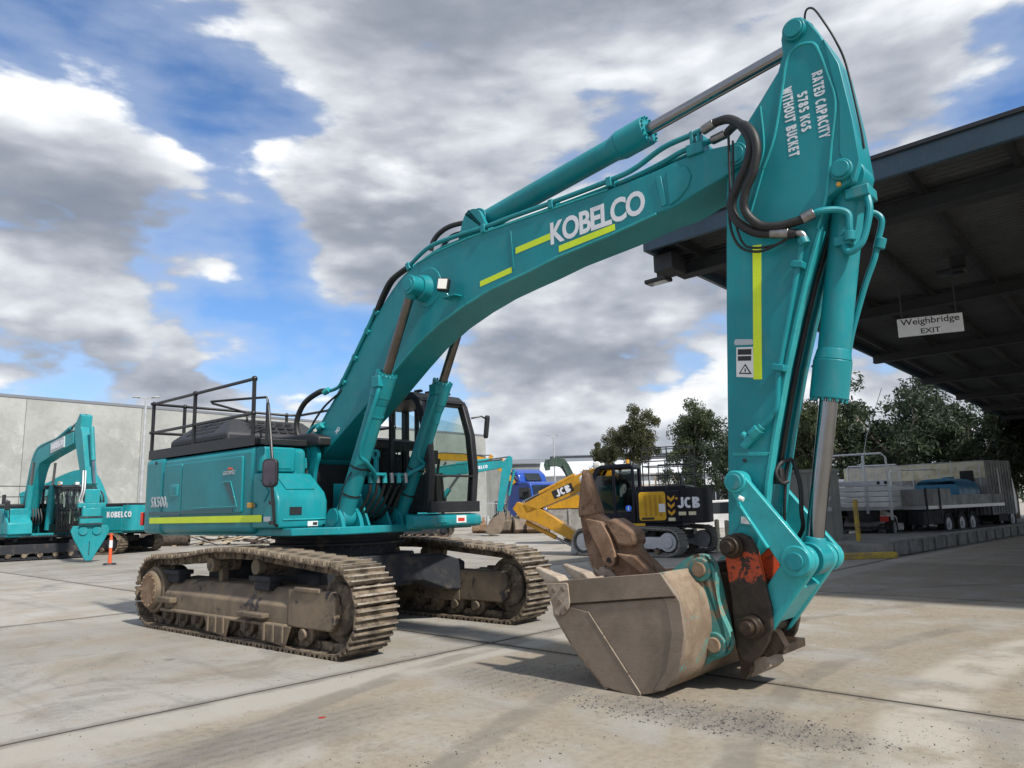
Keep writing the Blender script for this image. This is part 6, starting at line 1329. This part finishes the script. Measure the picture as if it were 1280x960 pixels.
for z in (1.70, 1.48, 1.26):
    MB().prism([(-1.26, z+.10), (-1.15, z), (-1.04, z+.10), (-1.04, z+.20), (-1.15, z+.10), (-1.26, z+.20)], 1.333, 1.340).build('chevron', 'amber', J)
MB().box((-1.26, 1.333, 1.10), (-1.04, 1.340, 1.20)).build('chevron_label', 'label_cream', J)
def on_tail(s_, t, z, w, h, mat, nm='brand_lettering', bold=.03):   # placed on the rounded rear corner of the counterweight
    p0 = Vector((-2.0, 1.325, z)); d = Vector((-1, 0, 0)); return block_text(nm, s_, (-1.55-t, 1.335, z), (-1, 0, 0), (0, 0, 1), w, h, mat, J, t=.23, thick=.004, gap=.06)
on_tail('JCB', .14, 1.66, .70, .34, 'lettering', bold=.05)
for x in (-1.47, -1.78): MB().box((x-.13, 1.333, 1.27), (x+.10, 1.340, 1.38)).build('cream_label', 'label_cream', J)
MB().box((-1.36, 1.333, 1.76), (-1.29, 1.340, 1.83)).build('amber_label', 'amber', J)
o = block_text('brand_lettering', 'JCB', (2.82, .157, 2.18), (-1, 0, .38), (.38, 0, 1), .58, .25, 'lettering', J, t=.24, thick=.004, gap=.06)
MB().prism([(2.40, 2.18), (3.14, 1.90), (3.25, 2.17), (2.51, 2.45)], .151, .156).build('brand_backing', 'ink', J)
gr = empty('roof_rail'); gr.parent = J
for (x, y) in ((-.25, .2), (-.25, 1.1), (-1.8, .2), (-1.8, 1.1), (-1.05, 1.1)): MB().tube([(x, y, 2.2), (x, y, 3.45)], .022, 6).build('post', 'rail', gr)
for z in (2.85, 3.15, 3.45): MB().tube([(-.25, .2, z), (-1.8, .2, z), (-1.8, 1.1, z), (-.25, 1.1, z), (-.25, .2, z)], .018, 6).build('rail', 'rail', gr)
m = MB().sphere((0, 0, 0), .16, 12, 8, (1, .6, 1)); o = m.build('mirror_lamp', 'lens', J); o.location = (2.0, .32, 2.55)
o = MB().sphere((0, 0, 0), .14, 12, 8, (1, .6, 1)).build('mirror_lamp', 'lens', J); o.location = (1.5, .30, 3.0)
MB().tube([(1.7, .0, 2.9), (1.55, .0, 3.1), (1.3, 0, 3.08), (1.15, 0, 2.75)], .025, 6, 6).build('hydraulic_hose', 'rubber', J)
jb = MB().prism(rpoly([(2.05, .62), (2.5, .55), (2.6, .05), (2.0, .02), (1.9, .3)], [.05]*5, 3), -.3, .25).build('hitch_block', 'galv', J, .02)
m = MB().box((.45, .58, 1.9), (.58, .95, 2.35)); m.build('headrest', 'label_white', J)

# --- ripper shank standing in the large bucket
RS = empty('ripper_shank', EX.matrix_basis @ Vector((5.30, -.12, .06)), EX.rotation_euler.z, 'tall rusty brown ripper shank standing upright in the large bucket', 'ripper')
X0 = 5.30
rpf = [(4.745, 2.02), (4.715, 1.80), (4.685, 1.60), (4.69, 1.48), (4.735, 1.22), (4.84, .93), (4.90, .55), (5.0, .10), (5.75, .06), (5.72, .80), (5.62, .98), (5.44, 1.16), (5.385, 1.30), (5.30, 1.375), (5.18, 1.44), (5.02, 1.49), (4.94, 1.54), (4.84, 1.80), (4.79, 1.95)]
RZ = lambda p: (p[0]-X0, p[1]-.06)
MB().prism([RZ(p) for p in rpf], -.055, .055).build('shank', 'ripper', RS, .015)
tip = [(4.745, 2.04), (4.705, 1.80), (4.67, 1.60), (4.675, 1.50), (4.95, 1.545), (4.86, 1.80), (4.80, 1.97)]
MB().prism([RZ(p) for p in tip], -.075, .075).build('tip_boot', 'ripper', RS, .03)
sd = rpoly([(4.80, 1.50), (5.02, 1.46), (5.12, 1.30), (5.18, 1.12), (5.16, 1.00), (5.04, 1.00), (4.98, 1.16), (4.86, 1.36)], [.03, .03, .05, .06, .06, .06, .06, .03], 4)
MB().prism([RZ(p) for p in sd], -.13, -.055).build('side_plate', 'ripper', RS, .012)
MB().cyl((5.10-X0, -.14, 1.07-.06), (5.10-X0, -.13, 1.07-.06), .028, n=14).build('pin_hole', 'dark', RS)
MB().cyl((4.93-X0, -.066, 1.02-.06), (4.93-X0, -.055, 1.02-.06), .07, n=20).build('boss', 'rust', RS); MB().cyl((4.82-X0, -.075, 1.455-.06), (4.82-X0, -.055, 1.455-.06), .03, n=14).build('boss', 'ripper', RS)
wp = [(5.05, 1.46), (5.16, 1.50), (5.30, 1.42), (5.40, 1.36), (5.42, 1.25), (5.38, 1.20), (5.20, 1.22)]
MB().prism([RZ(p) for p in wp], -.12, .12).build('wear_shroud', 'ripper', RS, .03)
MB().prism([RZ(p) for p in [(5.20, 1.14), (5.42, 1.12), (5.66, .92), (5.74, .82), (5.70, .78), (5.60, .88)]], -.16, .16).build('mount_plate', 'ripper', RS, .012)

# ------------------------------------------------------------------ blue truck
def wheel(par, x, y, r=.5, w=.3, n=24):
    t = MB(); t.ring((x, y-w/2, r), (x, y+w/2, r), r, r*.58, n); o = t.build('tyre', 'tyre', par, .03); m = MB().cyl((x, y-w*.42, r), (x, y+w*.42, r), r*.59, n=20); m.cyl((x, y-w/2-.02, r), (x, y+w/2+.02, r), r*.22, n=12); m.build('rim', 'galv', o); return o
bt = empty('truck', (1.3, 56.0, 0), R(-52), 'bright blue truck with sleeper cab behind the teal arm', 'truck'); bt.scale = (1.2, 1.2, 1.2)
MB().prism([(-1.0, .7), (1.4, .7), (1.42, 1.9), (1.25, 2.75), (.95, 2.9), (-1.0, 2.9)], -1.2, 1.2).build('cab_body', 'blue', bt, .08, seg=3)
MB().prism([(-1.05, 2.6), (.2, 2.86), (.0, 3.4), (-.5, 3.72), (-1.05, 3.75)], -1.12, 1.12).build('roof_fairing', 'blue', bt, .12, seg=3)
MB().prism([(.2, 2.98), (-.15, 3.42), (-.05, 3.46), (.28, 3.0)], -.6, .6).build('fairing_recess', 'glass_dark', bt)
MB().add([(1.435, -1.05, 1.85), (1.435, 1.05, 1.85), (1.275, 1.05, 2.68), (1.275, -1.05, 2.68), (1.455, -1.05, 1.86), (1.455, 1.05, 1.86), (1.295, 1.05, 2.69), (1.295, -1.05, 2.69)], [(0,1,2,3),(7,6,5,4),(0,1,5,4),(1,2,6,5),(2,3,7,6),(3,0,4,7)]).build('windscreen', 'glass_dark', bt)
for e in (-1, 1):
    MB().box((.2, e*1.205-.006, 1.85), (1.1, e*1.205+.006, 2.55)).build('side_window', 'glass_dark', bt); MB().box((1.35, e*1.36-.08, 1.8), (1.45, e*1.36+.08, 2.5)).build('mirror', 'black', bt, .03); MB().tube([(1.3, e*1.2, 2.4), (1.4, e*1.36, 2.4)], .02, 6).build('mirror_arm', 'black', bt)
    MB().tube([(-1.25, e*1.0, .6), (-1.25, e*1.0, 3.6)], .08, 10).build('exhaust_stack', 'galv', bt)
    for x in (.6, -2.2): wheel(bt, x, e*1.05)
MB().box((1.43, -1.15, .45), (1.62, 1.15, .95)).build('bumper', 'blue', bt, .05); MB().box((1.42, -.9, 1.0), (1.44, .9, 1.6)).build('grille', 'blue', bt, .02)
for e in (-1, 1): MB().box((1.6, e*.9-.18, .62), (1.63, e*.9+.18, .82)).build('headlight', 'lens', bt, .02)
MB().tube([(1.52, -1.2, 2.05), (1.54, 0, 2.0), (1.52, 1.2, 2.05)], .025, 6).build('wiper_bar', 'galv', bt)
MB().box((-3.0, -.45, .7), (-1.0, .45, .95)).build('chassis', 'under', bt)
text_obj('script_lettering', 'Blue', (1.445, .1, 1.35), (0, 1, 0), (0, 0, 1), 1.0, .3, 'lettering', bt, bold=.01, thick=.003, shear=.3)
# dark green loading crane
gc = empty('loader_crane', (4.15, 47, 0), R(180), 'dark green folded crane arm standing in front of the white shed', 'crane')
MB().box((-.35, -.35, 0), (.35, .35, 1.4)).build('pedestal', 'under', gc, .03); MB().prism(ribbon([(-.4, 1.3), (.5, 3.2), (.95, 4.1), (1.15, 4.35), (1.5, 4.42), (2.0, 4.35)], [.45, .42, .5, .6, .55, .45]), -.2, .2).build('boom', 'green', gc, .02)
MB().prism(ribbon([(1.95, 4.5), (2.1, 4.2), (2.05, 3.9)], [.5, .4, .3]), -.16, .16).build('jib', 'green', gc, .02); MB().cyl((.3, .28, 2.2), (1.1, .28, 4.2), .08, n=12).build('lift_cylinder', 'green', gc)
# skip with yellow rim behind the yellow boom
sk_ = empty('skip_bin', (3.3, 33.5, 0), R(-6), 'dusty grey skip bin with yellow rim behind the yellow boom', 'skip')
MB().prism([(-1.2, .25), (1.2, .25), (1.9, 1.55), (-1.9, 1.55)], 0, 1.7).build('bin', 'barrier', sk_, .02); MB().prism([(-1.9, 1.55), (1.9, 1.55), (2.0, 2.25), (-2.0, 2.25)], -.04, 1.74).build('rim_band', 'yellow', sk_, .02)
for x in (-.9, 0, .9): MB().box((x-.05, -.07, .27), (x+.05, -.001, 1.53)).build('rib', 'barrier', sk_)
MB().box((-1.2, .1, 0), (1.2, 1.6, .25)).build('skid', 'under', sk_)
# fence panels by the blue truck, scaffold frames
fn = empty('yard_fence', (-4.5, 60, 0), R(4), 'pale upright bar fence left of the blue truck', 'fence')
for k in range(30): MB().box((k*.16, -.02, .1), (k*.16+.04, .02, 2.2)).build('picket', 'galv', fn)
for z in (.3, 2.0): MB().box((0, -.03, z), (4.8, -.021, z+.06)).build('fence_rail', 'galv', fn)
sf = empty('yard_railing', (4.6, 60, 0), R(-2), 'pale timber post and rail railing in front of the white shed', 'railing')
for k in range(9): MB().box((k*1.1-.06, -.06, 0), (k*1.1+.06, .06, 3.4 if k % 3 else 3.9)).build('post', 'galv' if k % 2 else 'timber', sf)
for z in (2.2, 3.1): MB().box((-.1, -.10, z), (9.0, -.062, z+.10)).build('rail', 'timber', sf)
MB().box((0, -.02, 1.0), (8.8, .02, 2.1)).build('board', 'galv', sf)
# pallets and scrap under the machine's tail, far back
rs = random.Random(5); BOARDS = []
for k in range(16):
    L_ = rs.uniform(.9, 2.6); x = -18.3 + k*.36 + rs.uniform(-.1, .1); y = 42.5 + rs.uniform(-.6, .6)
    o = MB().box((-L_/2, -.07, -.02), (L_/2, .07, .02)).build('board', 'timber' if rs.random() < .65 else 'timber_dark', None); o.location = (x, y, .16 + rs.random()*.75); o.rotation_euler = (rs.uniform(-.2, .2), rs.uniform(-.35, .35), rs.uniform(-.8, .8))
    BOARDS.append(o)
pb = empty('timber_heap', (-16.2, 43.2, 0), 0, 'low heap of scrap timber under the main excavator tail', 'heap')
for o in BOARDS: o.parent = pb; o.location = (o.location.x+16.2, o.location.y-43.2, o.location.z)
m = MB(); 
for k in range(26): 
    L_ = rs.uniform(.8, 2.0); mt = Matrix.Translation((rs.uniform(-2.2, 3.2), rs.uniform(-.7, .7), rs.uniform(.05, .55))) @ Matrix.Rotation(rs.uniform(-1.5, 1.5), 4, 'Z') @ Matrix.Rotation(rs.uniform(-.3, .3), 4, 'Y'); m.box((-L_/2, -.08, -.03), (L_/2, .08, .03), mt)
h_ = m.build('heap_boards', 'timber_dark', pb); h_['kind'] = 'stuff'
dp = empty('drain_pipe', (-19.7, 42.6, 0), R(12), 'dark pipe section lying left of the scrap timber', 'pipe'); MB().ring((-1.2, 0, .42), (1.3, 0, .42), .4, .34, 20).build('pipe_wall', 'timber_dark', dp)
for x in (-.6, .6): MB().box((x-.1, -.35, 0), (x+.1, .35, .07)).build('chock', 'timber', dp)

# ------------------------------------------------------------------ trucks on the right
def tray_truck():
    t = empty('tray_truck', (13.4, 29.6, 0), R(52), 'white tray-back truck with mesh headboard beside the grey container', 'truck')
    # rear of the tray faces the camera (local -x)
    MB().box((0, -1.2, 1.18), (4.6, 1.2, 1.30)).build('tray_floor', 'silver', t, .01)
    for k in range(4): MB().box((-.05, -1.2, 1.30+k*.205), (.0, 1.2, 1.30+k*.205+.175)).build('tailgate_slat', 'white', t, .02)
    for e in (-1, 1):
        for k in range(4): MB().box((.02, e*1.2-.025, 1.30+k*.205), (4.6, e*1.2+.025, 1.30+k*.205+.175)).build('side_slat', 'white', t, .02)
    for y in (-.35, 1.12, -1.18): MB().box((-.10, y-.05, 1.05 if y > -1 else .8), (-.051, y+.05, 3.3 if y > -1 else 2.25)).build('stanchion', 'silver', t, .01)
    MB().box((-.09, -1.2, 2.12), (-.045, 1.2, 2.32)).build('lamp_rail', 'silver', t, .01)
    for y in (-1.08, -.82): MB().cyl((-.10, y, 2.22), (-.095, y, 2.22), .065, n=14).build('tail_lamp', 'black', t)
    MB().tube([(-.07, -1.18, 2.3), (-.07, -1.15, 3.2), (-.07, -1.0, 3.35), (-.07, 1.2, 3.35)], .04, 8).build('gantry', 'silver', t)
    MB().tube([(2.9, -1.0, 2.3), (2.9, -1.0, 2.9), (2.9, -.9, 3.0), (2.9, .95, 3.0), (2.9, 1.0, 2.9), (2.9, 1.0, 2.3)], .035, 8).build('headboard_frame', 'silver', t)
    for k in range(14): MB().box((2.89, -.98, 2.32+k*.047), (2.91, .98, 2.335+k*.047)).build('headboard_slat', 'silver', t)
    MB().box((3.3, -1.1, 1.0), (5.0, 1.1, 2.15)).build('cab_body', 'container', t, .12)
    MB().box((3.29, -.8, 1.6), (3.298, .8, 2.05)).build('rear_window', 'glass_dark', t)
    MB().box((-.05, -.42, .72), (5.2, .42, 1.18)).build('chassis', 'under', t)
    for x in (.9, 4.3):
        for e in (-1, 1): wheel(t, x, e*.92, .46, .28)
    MB().box((-.12, -1.0, .45), (-.04, 1.0, .58)).build('bumper_bar', 'under', t); MB().box((-.1, -1.05, .75), (-.06, -.75, .95)).build('tail_light', 'red', t)
tray_truck()
# whip aerial standing on the tray
tag(MB().tube([(13.1, 28.6, 2.4), (13.6, 28.75, 4.0), (14.5, 29.0, 5.9)], .012, 6).build('whip_aerial', 'galv'), 'long thin whip aerial rising from the white tray truck', 'aerial')
fb = empty('flatbed_truck', (17.2, 32.2, 0), R(40), 'dark flatbed truck with drop sides behind the weighbridge wall', 'truck')
MB().box((-2.6, -1.25, 1.15), (6.2, 1.25, 1.30)).build('bed', 'silver', fb, .01)
for k in range(2): MB().box((-2.58+k*1.3, -1.26, 1.30), (-1.32+k*1.3, -1.22, 1.95)).build('drop_side', 'canvas', fb, .01); MB().box((-2.6+k*1.3, -1.30, .6), (-2.5+k*1.3, -1.265, 2.0)).build('side_post', 'under', fb)
MB().box((-2.6, -1.1, .55), (-.4, -.5, 1.1)).build('tool_box', 'under', fb, .02)
for k in range(4): MB().box((.02+k*1.55, 1.22, 1.30), (1.52+k*1.55, 1.26, 1.72)).build('drop_side', 'canvas', fb, .01); MB().box((.02+k*1.55, -1.26, 1.30), (1.52+k*1.55, -1.22, 1.70)).build('drop_side', 'canvas', fb, .01)
MB().box((-2.66, -1.25, 1.30), (-2.61, 1.25, 1.95)).build('tail_board', 'canvas', fb, .01)
MB().tube([(5.9, -1.2, 1.3), (5.9, -1.2, 2.85), (5.9, -1.1, 2.95), (5.9, 1.1, 2.95), (5.9, 1.2, 2.85), (5.9, 1.2, 1.3)], .045, 8).build('gantry', 'white', fb); MB().tube([(.2, 1.2, 1.3), (.2, 1.2, 2.75), (.35, 1.2, 2.85), (5.9, 1.2, 2.95)], .04, 8).build('rack_rail', 'white', fb)
MB().box((-2.6, -.45, .65), (8.2, .45, 1.12)).build('chassis', 'under', fb); MB().prism([(6.3, .7), (8.3, .7), (8.32, 1.6), (8.0, 2.55), (6.3, 2.6)], -1.15, 1.15).build('cab_body', 'white', fb, .1)
for e in (-1, 1):
    MB().box((6.7, e*1.155-.005, 1.6), (7.9, e*1.155+.005, 2.35)).build('side_window', 'glass_dark', fb)
    for x in (-.2, 1.2, 2.4, 7.4): wheel(fb, x, e*1.0, .5, .3)
for x in (.2, 1.6, 3.0, 4.4): MB().box((x, -1.27, .75), (x+.05, -1.20, 1.15)).build('side_stay', 'under', fb)
bt_ = empty('water_tank', (19.6, 34.3, 1.31), R(40), 'domed blue plastic water tank on the flatbed truck', 'tank')
m = MB().prism(rpoly([(-.95, 0), (.95, 0), (.95, .75), (.6, 1.1), (-.6, 1.1), (-.95, .75)], [.05, .05, .3, .3, .3, .3], 6), -1.2, 1.2, 'yz'); m.build('tank_shell', 'tankblue', bt_, .1, seg=3); MB().cyl((.3, 0, 1.08), (.3, 0, 1.2), .25, n=20).build('lid', 'tankblue', bt_, .02)
for x in (-.8, 0, .8): MB().prism([(p[0]*1.01, p[1]*1.01) for p in rpoly([(-.95, 0), (.95, 0), (.95, .75), (.6, 1.1), (-.6, 1.1), (-.95, .75)], [.05, .05, .3, .3, .3, .3], 6)], x-.03, x+.03, 'yz').build('strap', 'tankblue', bt_)
bx = empty('box_truck', (22.6, 35.2, 0), R(124), 'tall weathered silver box truck at the right end of the weighbridge', 'truck')
MB().box((0, -1.25, .75), (7.0, 1.25, 3.25)).build('box_body', 'canvas', bx, .03)
m = MB()
for k in range(9): m.box((-.04, -1.2+k*.275, .8), (-.002, -1.2+k*.275+.03, 3.2))
m.build('rear_door_rib', 'canvas', bx)
for k in range(11): MB().box((.2+k*.62, 1.251, .8), (.24+k*.62, 1.28, 3.2)).build('side_seam', 'galv', bx); 
MB().box((.0, 1.251, 2.45), (7.0, 1.27, 3.2)).build('side_curtain', 'cream', bx); MB().box((.5, 1.271, 2.3), (1.1, 1.29, 2.8)).build('side_vent', 'dark', bx)
MB().box((7.1, -1.1, .8), (8.8, 1.1, 2.7)).build('cab_body', 'white', bx, .1); MB().box((0, -.45, .45), (8.6, .45, .8)).build('chassis', 'under', bx)
for e in (-1, 1):
    for x in (1.1, 2.2, 7.9): wheel(bx, x, e*1.02, .48, .3)
# light utility behind the bollards
ut = empty('utility_vehicle', (9.3, 34.5, 0), R(172), 'pale ute parked behind the navy excavator tail', 'ute')
MB().prism(rpoly([(-2.4, .5), (2.4, .5), (2.42, 1.0), (1.3, 1.12), (.7, 1.72), (-.6, 1.76), (-.75, 1.15), (-2.4, 1.15)], [.05, .1, .1, .15, .15, .12, .03, .05], 4), -.88, .88).build('body', 'white', ut, .06)
for e in (-1, 1):
    MB().prism([(1.1, 1.15), (.68, 1.62), (-.5, 1.66), (-.6, 1.15)], e*.882-.004, e*.882+.004).build('side_window', 'glass_dark', ut)
    for x in (-1.5, 1.5): wheel(ut, x, e*.78, .37, .24)
MB().box((-2.45, -.9, 1.15), (-.8, .9, 1.25)).build('tray', 'black', ut); MB().tube([(-.85, -.8, 1.2), (-.85, -.8, 1.95), (-.85, .8, 1.95), (-.85, .8, 1.2)], .03, 8).build('rack', 'black', ut)
cr = empty('car', (13.6, 31.6, 0), R(170), 'pale car low behind the yellow post at the container corner', 'car')
MB().prism(rpoly([(-2.1, .35), (2.1, .35), (2.15, .8), (1.2, .92), (.6, 1.4), (-1.0, 1.42), (-1.8, .95), (-2.15, .85)], [.1]*8, 4), -.85, .85).build('body', 'white', cr, .08)
for e in (-1, 1):
    MB().prism([(1.0, .95), (.55, 1.32), (-.95, 1.34), (-1.5, .96)], e*.852-.004, e*.852+.004).build('side_window', 'glass_dark', cr)
    for x in (-1.3, 1.3): wheel(cr, x, e*.74, .33, .22)
MB().prism([(.64, 1.38), (1.18, .95), (1.20, .97), (.66, 1.40)], -.7, .7).build('windscreen', 'glass_dark', cr)

# ------------------------------------------------------------------ trees
def tree_mesh(seed, h, cr, ch, n_clump, per, leaf, cf=.26):
    rr = random.Random(seed); tm = MB(); lm_v = []; lm_f = []
    trunk_h = h - ch*.75
    tops = []
    base = Vector((0, 0, 0)); lean = Vector((rr.uniform(-.4, .4), rr.uniform(-.4, .4), trunk_h))
    tm.tube([base, lean*.5 + Vector((rr.uniform(-.15, .15), 0, 0)), lean], [h*.028, h*.022, h*.017], 8)
    cl = []
    nb = 7
    for b in range(nb):
        a = b*6.283/nb + rr.uniform(-.4, .4); r = cr*rr.uniform(.35, .85); z = trunk_h + ch*rr.uniform(.05, .9)
        e = Vector((lean.x + r*math.cos(a), lean.y + r*math.sin(a), z)); mid = lean.lerp(e, .5) + Vector((0, 0, -.1*ch + rr.uniform(0, .2)))
        tm.tube([lean*rr.uniform(.8, 1.0), mid, e], [h*.013, h*.009, h*.004], 6); tops.append(e)
        for k in range(3):
            q = mid.lerp(e, rr.random()) + Vector((rr.gauss(0, .22*cr), rr.gauss(0, .22*cr), rr.gauss(0, .16*ch))); tm.tube([mid.lerp(e, .6), q], [h*.005, h*.002], 5); tops.append(q)
    for k in range(n_clump):
        if k < len(tops): c = tops[k]
        else:
            t = rr.choice(tops); c = t + Vector((rr.gauss(0, .25*cr), rr.gauss(0, .25*cr), rr.gauss(0, .17*ch)))
        cl.append((c, rr.uniform(.55, 1.15)*cr*cf))
    for (c, s) in cl:
        for _ in range(per):
            d = Vector((rr.gauss(0, 1), rr.gauss(0, 1), rr.gauss(0, .75))); d = d.normalized()*(rr.random()**.45)*s
            p = c + d; ax = Vector((rr.gauss(0, 1), rr.gauss(0, 1), rr.gauss(-.6, .8))).normalized(); u = ax.orthogonal().normalized(); w = ax.cross(u)
            th = rr.random()*6.283; u2 = u*math.cos(th) + w*math.sin(th); L_ = leaf*rr.uniform(.6, 1.3); W = L_*.36
            k0 = len(lm_v); lm_v += [p - ax*L_*.5, p + u2*W*.5, p + ax*L_*.5, p - u2*W*.5]; lm_f.append((k0, k0+1, k0+2, k0+3))
    t = tm.mesh('trunk'); t.materials.append(M['bark'])
    me = bpy.data.meshes.new('crown'); me.from_pydata([tuple(v) for v in lm_v], [], lm_f)
    return t, me
TV = []
for i, (h, cr, ch, nc, per, leaf, mt) in enumerate(((9.5, 2.0, 5.6, 70, 300, .27, 0), (9.0, 2.9, 5.0, 70, 105, .34, 1), (8.0, 3.0, 5.6, 80, 110, .34, 1), (9.0, 1.9, 3.9, 64, 300, .27, 2))):
    t, c = tree_mesh(20+i, h, cr, ch, nc, per, leaf, .40 if i in (0, 3) else .30); c.materials.append(M['leaf%d' % mt]); TV.append((t, c))
def tree(v, x, y, s, rz, label, group, sz=None):
    o = empty('gum_tree', (x, y, 0), rz, label, 'tree', group); o.scale = (s, s, sz or s)
    for nm, me in zip(('trunk', 'crown'), TV[v]):
        p = bpy.data.objects.new(nm, me); col.objects.link(p); p.parent = o
GM = 'gum trees behind the navy excavator'; GR = 'gum trees behind the trucks'
tree(3, 12.1, 74, .98, .3, 'rounded gum tree left of the two behind the navy excavator', GM, 1.02)
tree(3, 10.2, 79, .80, 2.2, 'smaller rounded gum tree at the far left of the grey shed roof', GM, .86)
tree(0, 15.0, 62, .95, 1.1, 'tallest gum tree with open crown behind the navy excavator', GM, 1.0)
tree(2, 13.2, 58, .50, 2.0, 'low dark gum tree behind the excavator roof rail', GM, .60)
tree(2, 16.3, 57, .55, .4, 'dense low gum tree just left of the arm', GM, .66)
tree(1, 17.6, 60, .86, 3.0, 'gum tree half hidden behind the arm', GM)
for i, (v, x, y, s, rz, lb) in enumerate(((0, 20.6, 52, .88, .2, 'gum tree showing between the arm and the cylinder rod'), (1, 24.0, 55, .98, 1.4, 'thin gum tree left of the aerial behind the white tray truck'), (2, 26.8, 52, 1.18, 2.4, 'tall dark gum tree behind the mesh headboard'), (1, 29.6, 54, .92, .9, 'shaded gum tree left of the water tank'), (2, 32.2, 52, 1.0, 3.5, 'broad gum tree above the blue water tank'), (0, 35.6, 54, .86, 4.2, 'gum tree behind the box truck roof'), (2, 38.2, 52, 1.12, 5.1, 'dark gum tree at the right edge above the box truck'), (1, 41.8, 54, 1.1, .5, 'gum tree at the far right edge under the canopy'), (2, 22.2, 60, .80, 1.0, 'low gum tree behind the container roof'), (2, 45.0, 52, 1.1, 2.7, 'gum tree beyond the right end of the box truck'), (2, 30.5, 61, .95, 4.0, 'farther gum tree filling the gap behind the flatbed'), (1, 36.5, 62, .95, 1.9, 'farther gum tree behind the silver box'))): tree(v, x, y, s, rz, lb, GR)
# distant tree line along the horizon
rr = random.Random(9); vs = []; fs = []
for k in range(16000):
    x = rr.uniform(-10, 160); y = rr.uniform(150, 170); z = rr.random()*(8.6 + 1.6*math.sin(x*.35)**2 + .9*math.sin(x*1.1+1))
    s = rr.uniform(.25, .6); a = rr.random()*6.28; n = len(vs)
    vs += [(x-s*math.cos(a), y, z-s*.4), (x, y+rr.uniform(-.5, .5), z+s*.6), (x+s*math.cos(a), y, z-s*.3), (x+.1, y, z-s*.9)]; fs.append((n, n+1, n+2, n+3))
me = bpy.data.meshes.new('tree_line'); me.from_pydata(vs, [], fs); me.materials.append(M['leaf1']); tl = bpy.data.objects.new('tree_line', me); col.objects.link(tl); tag(tl, 'low distant tree line along the horizon', 'tree line', kind='stuff')
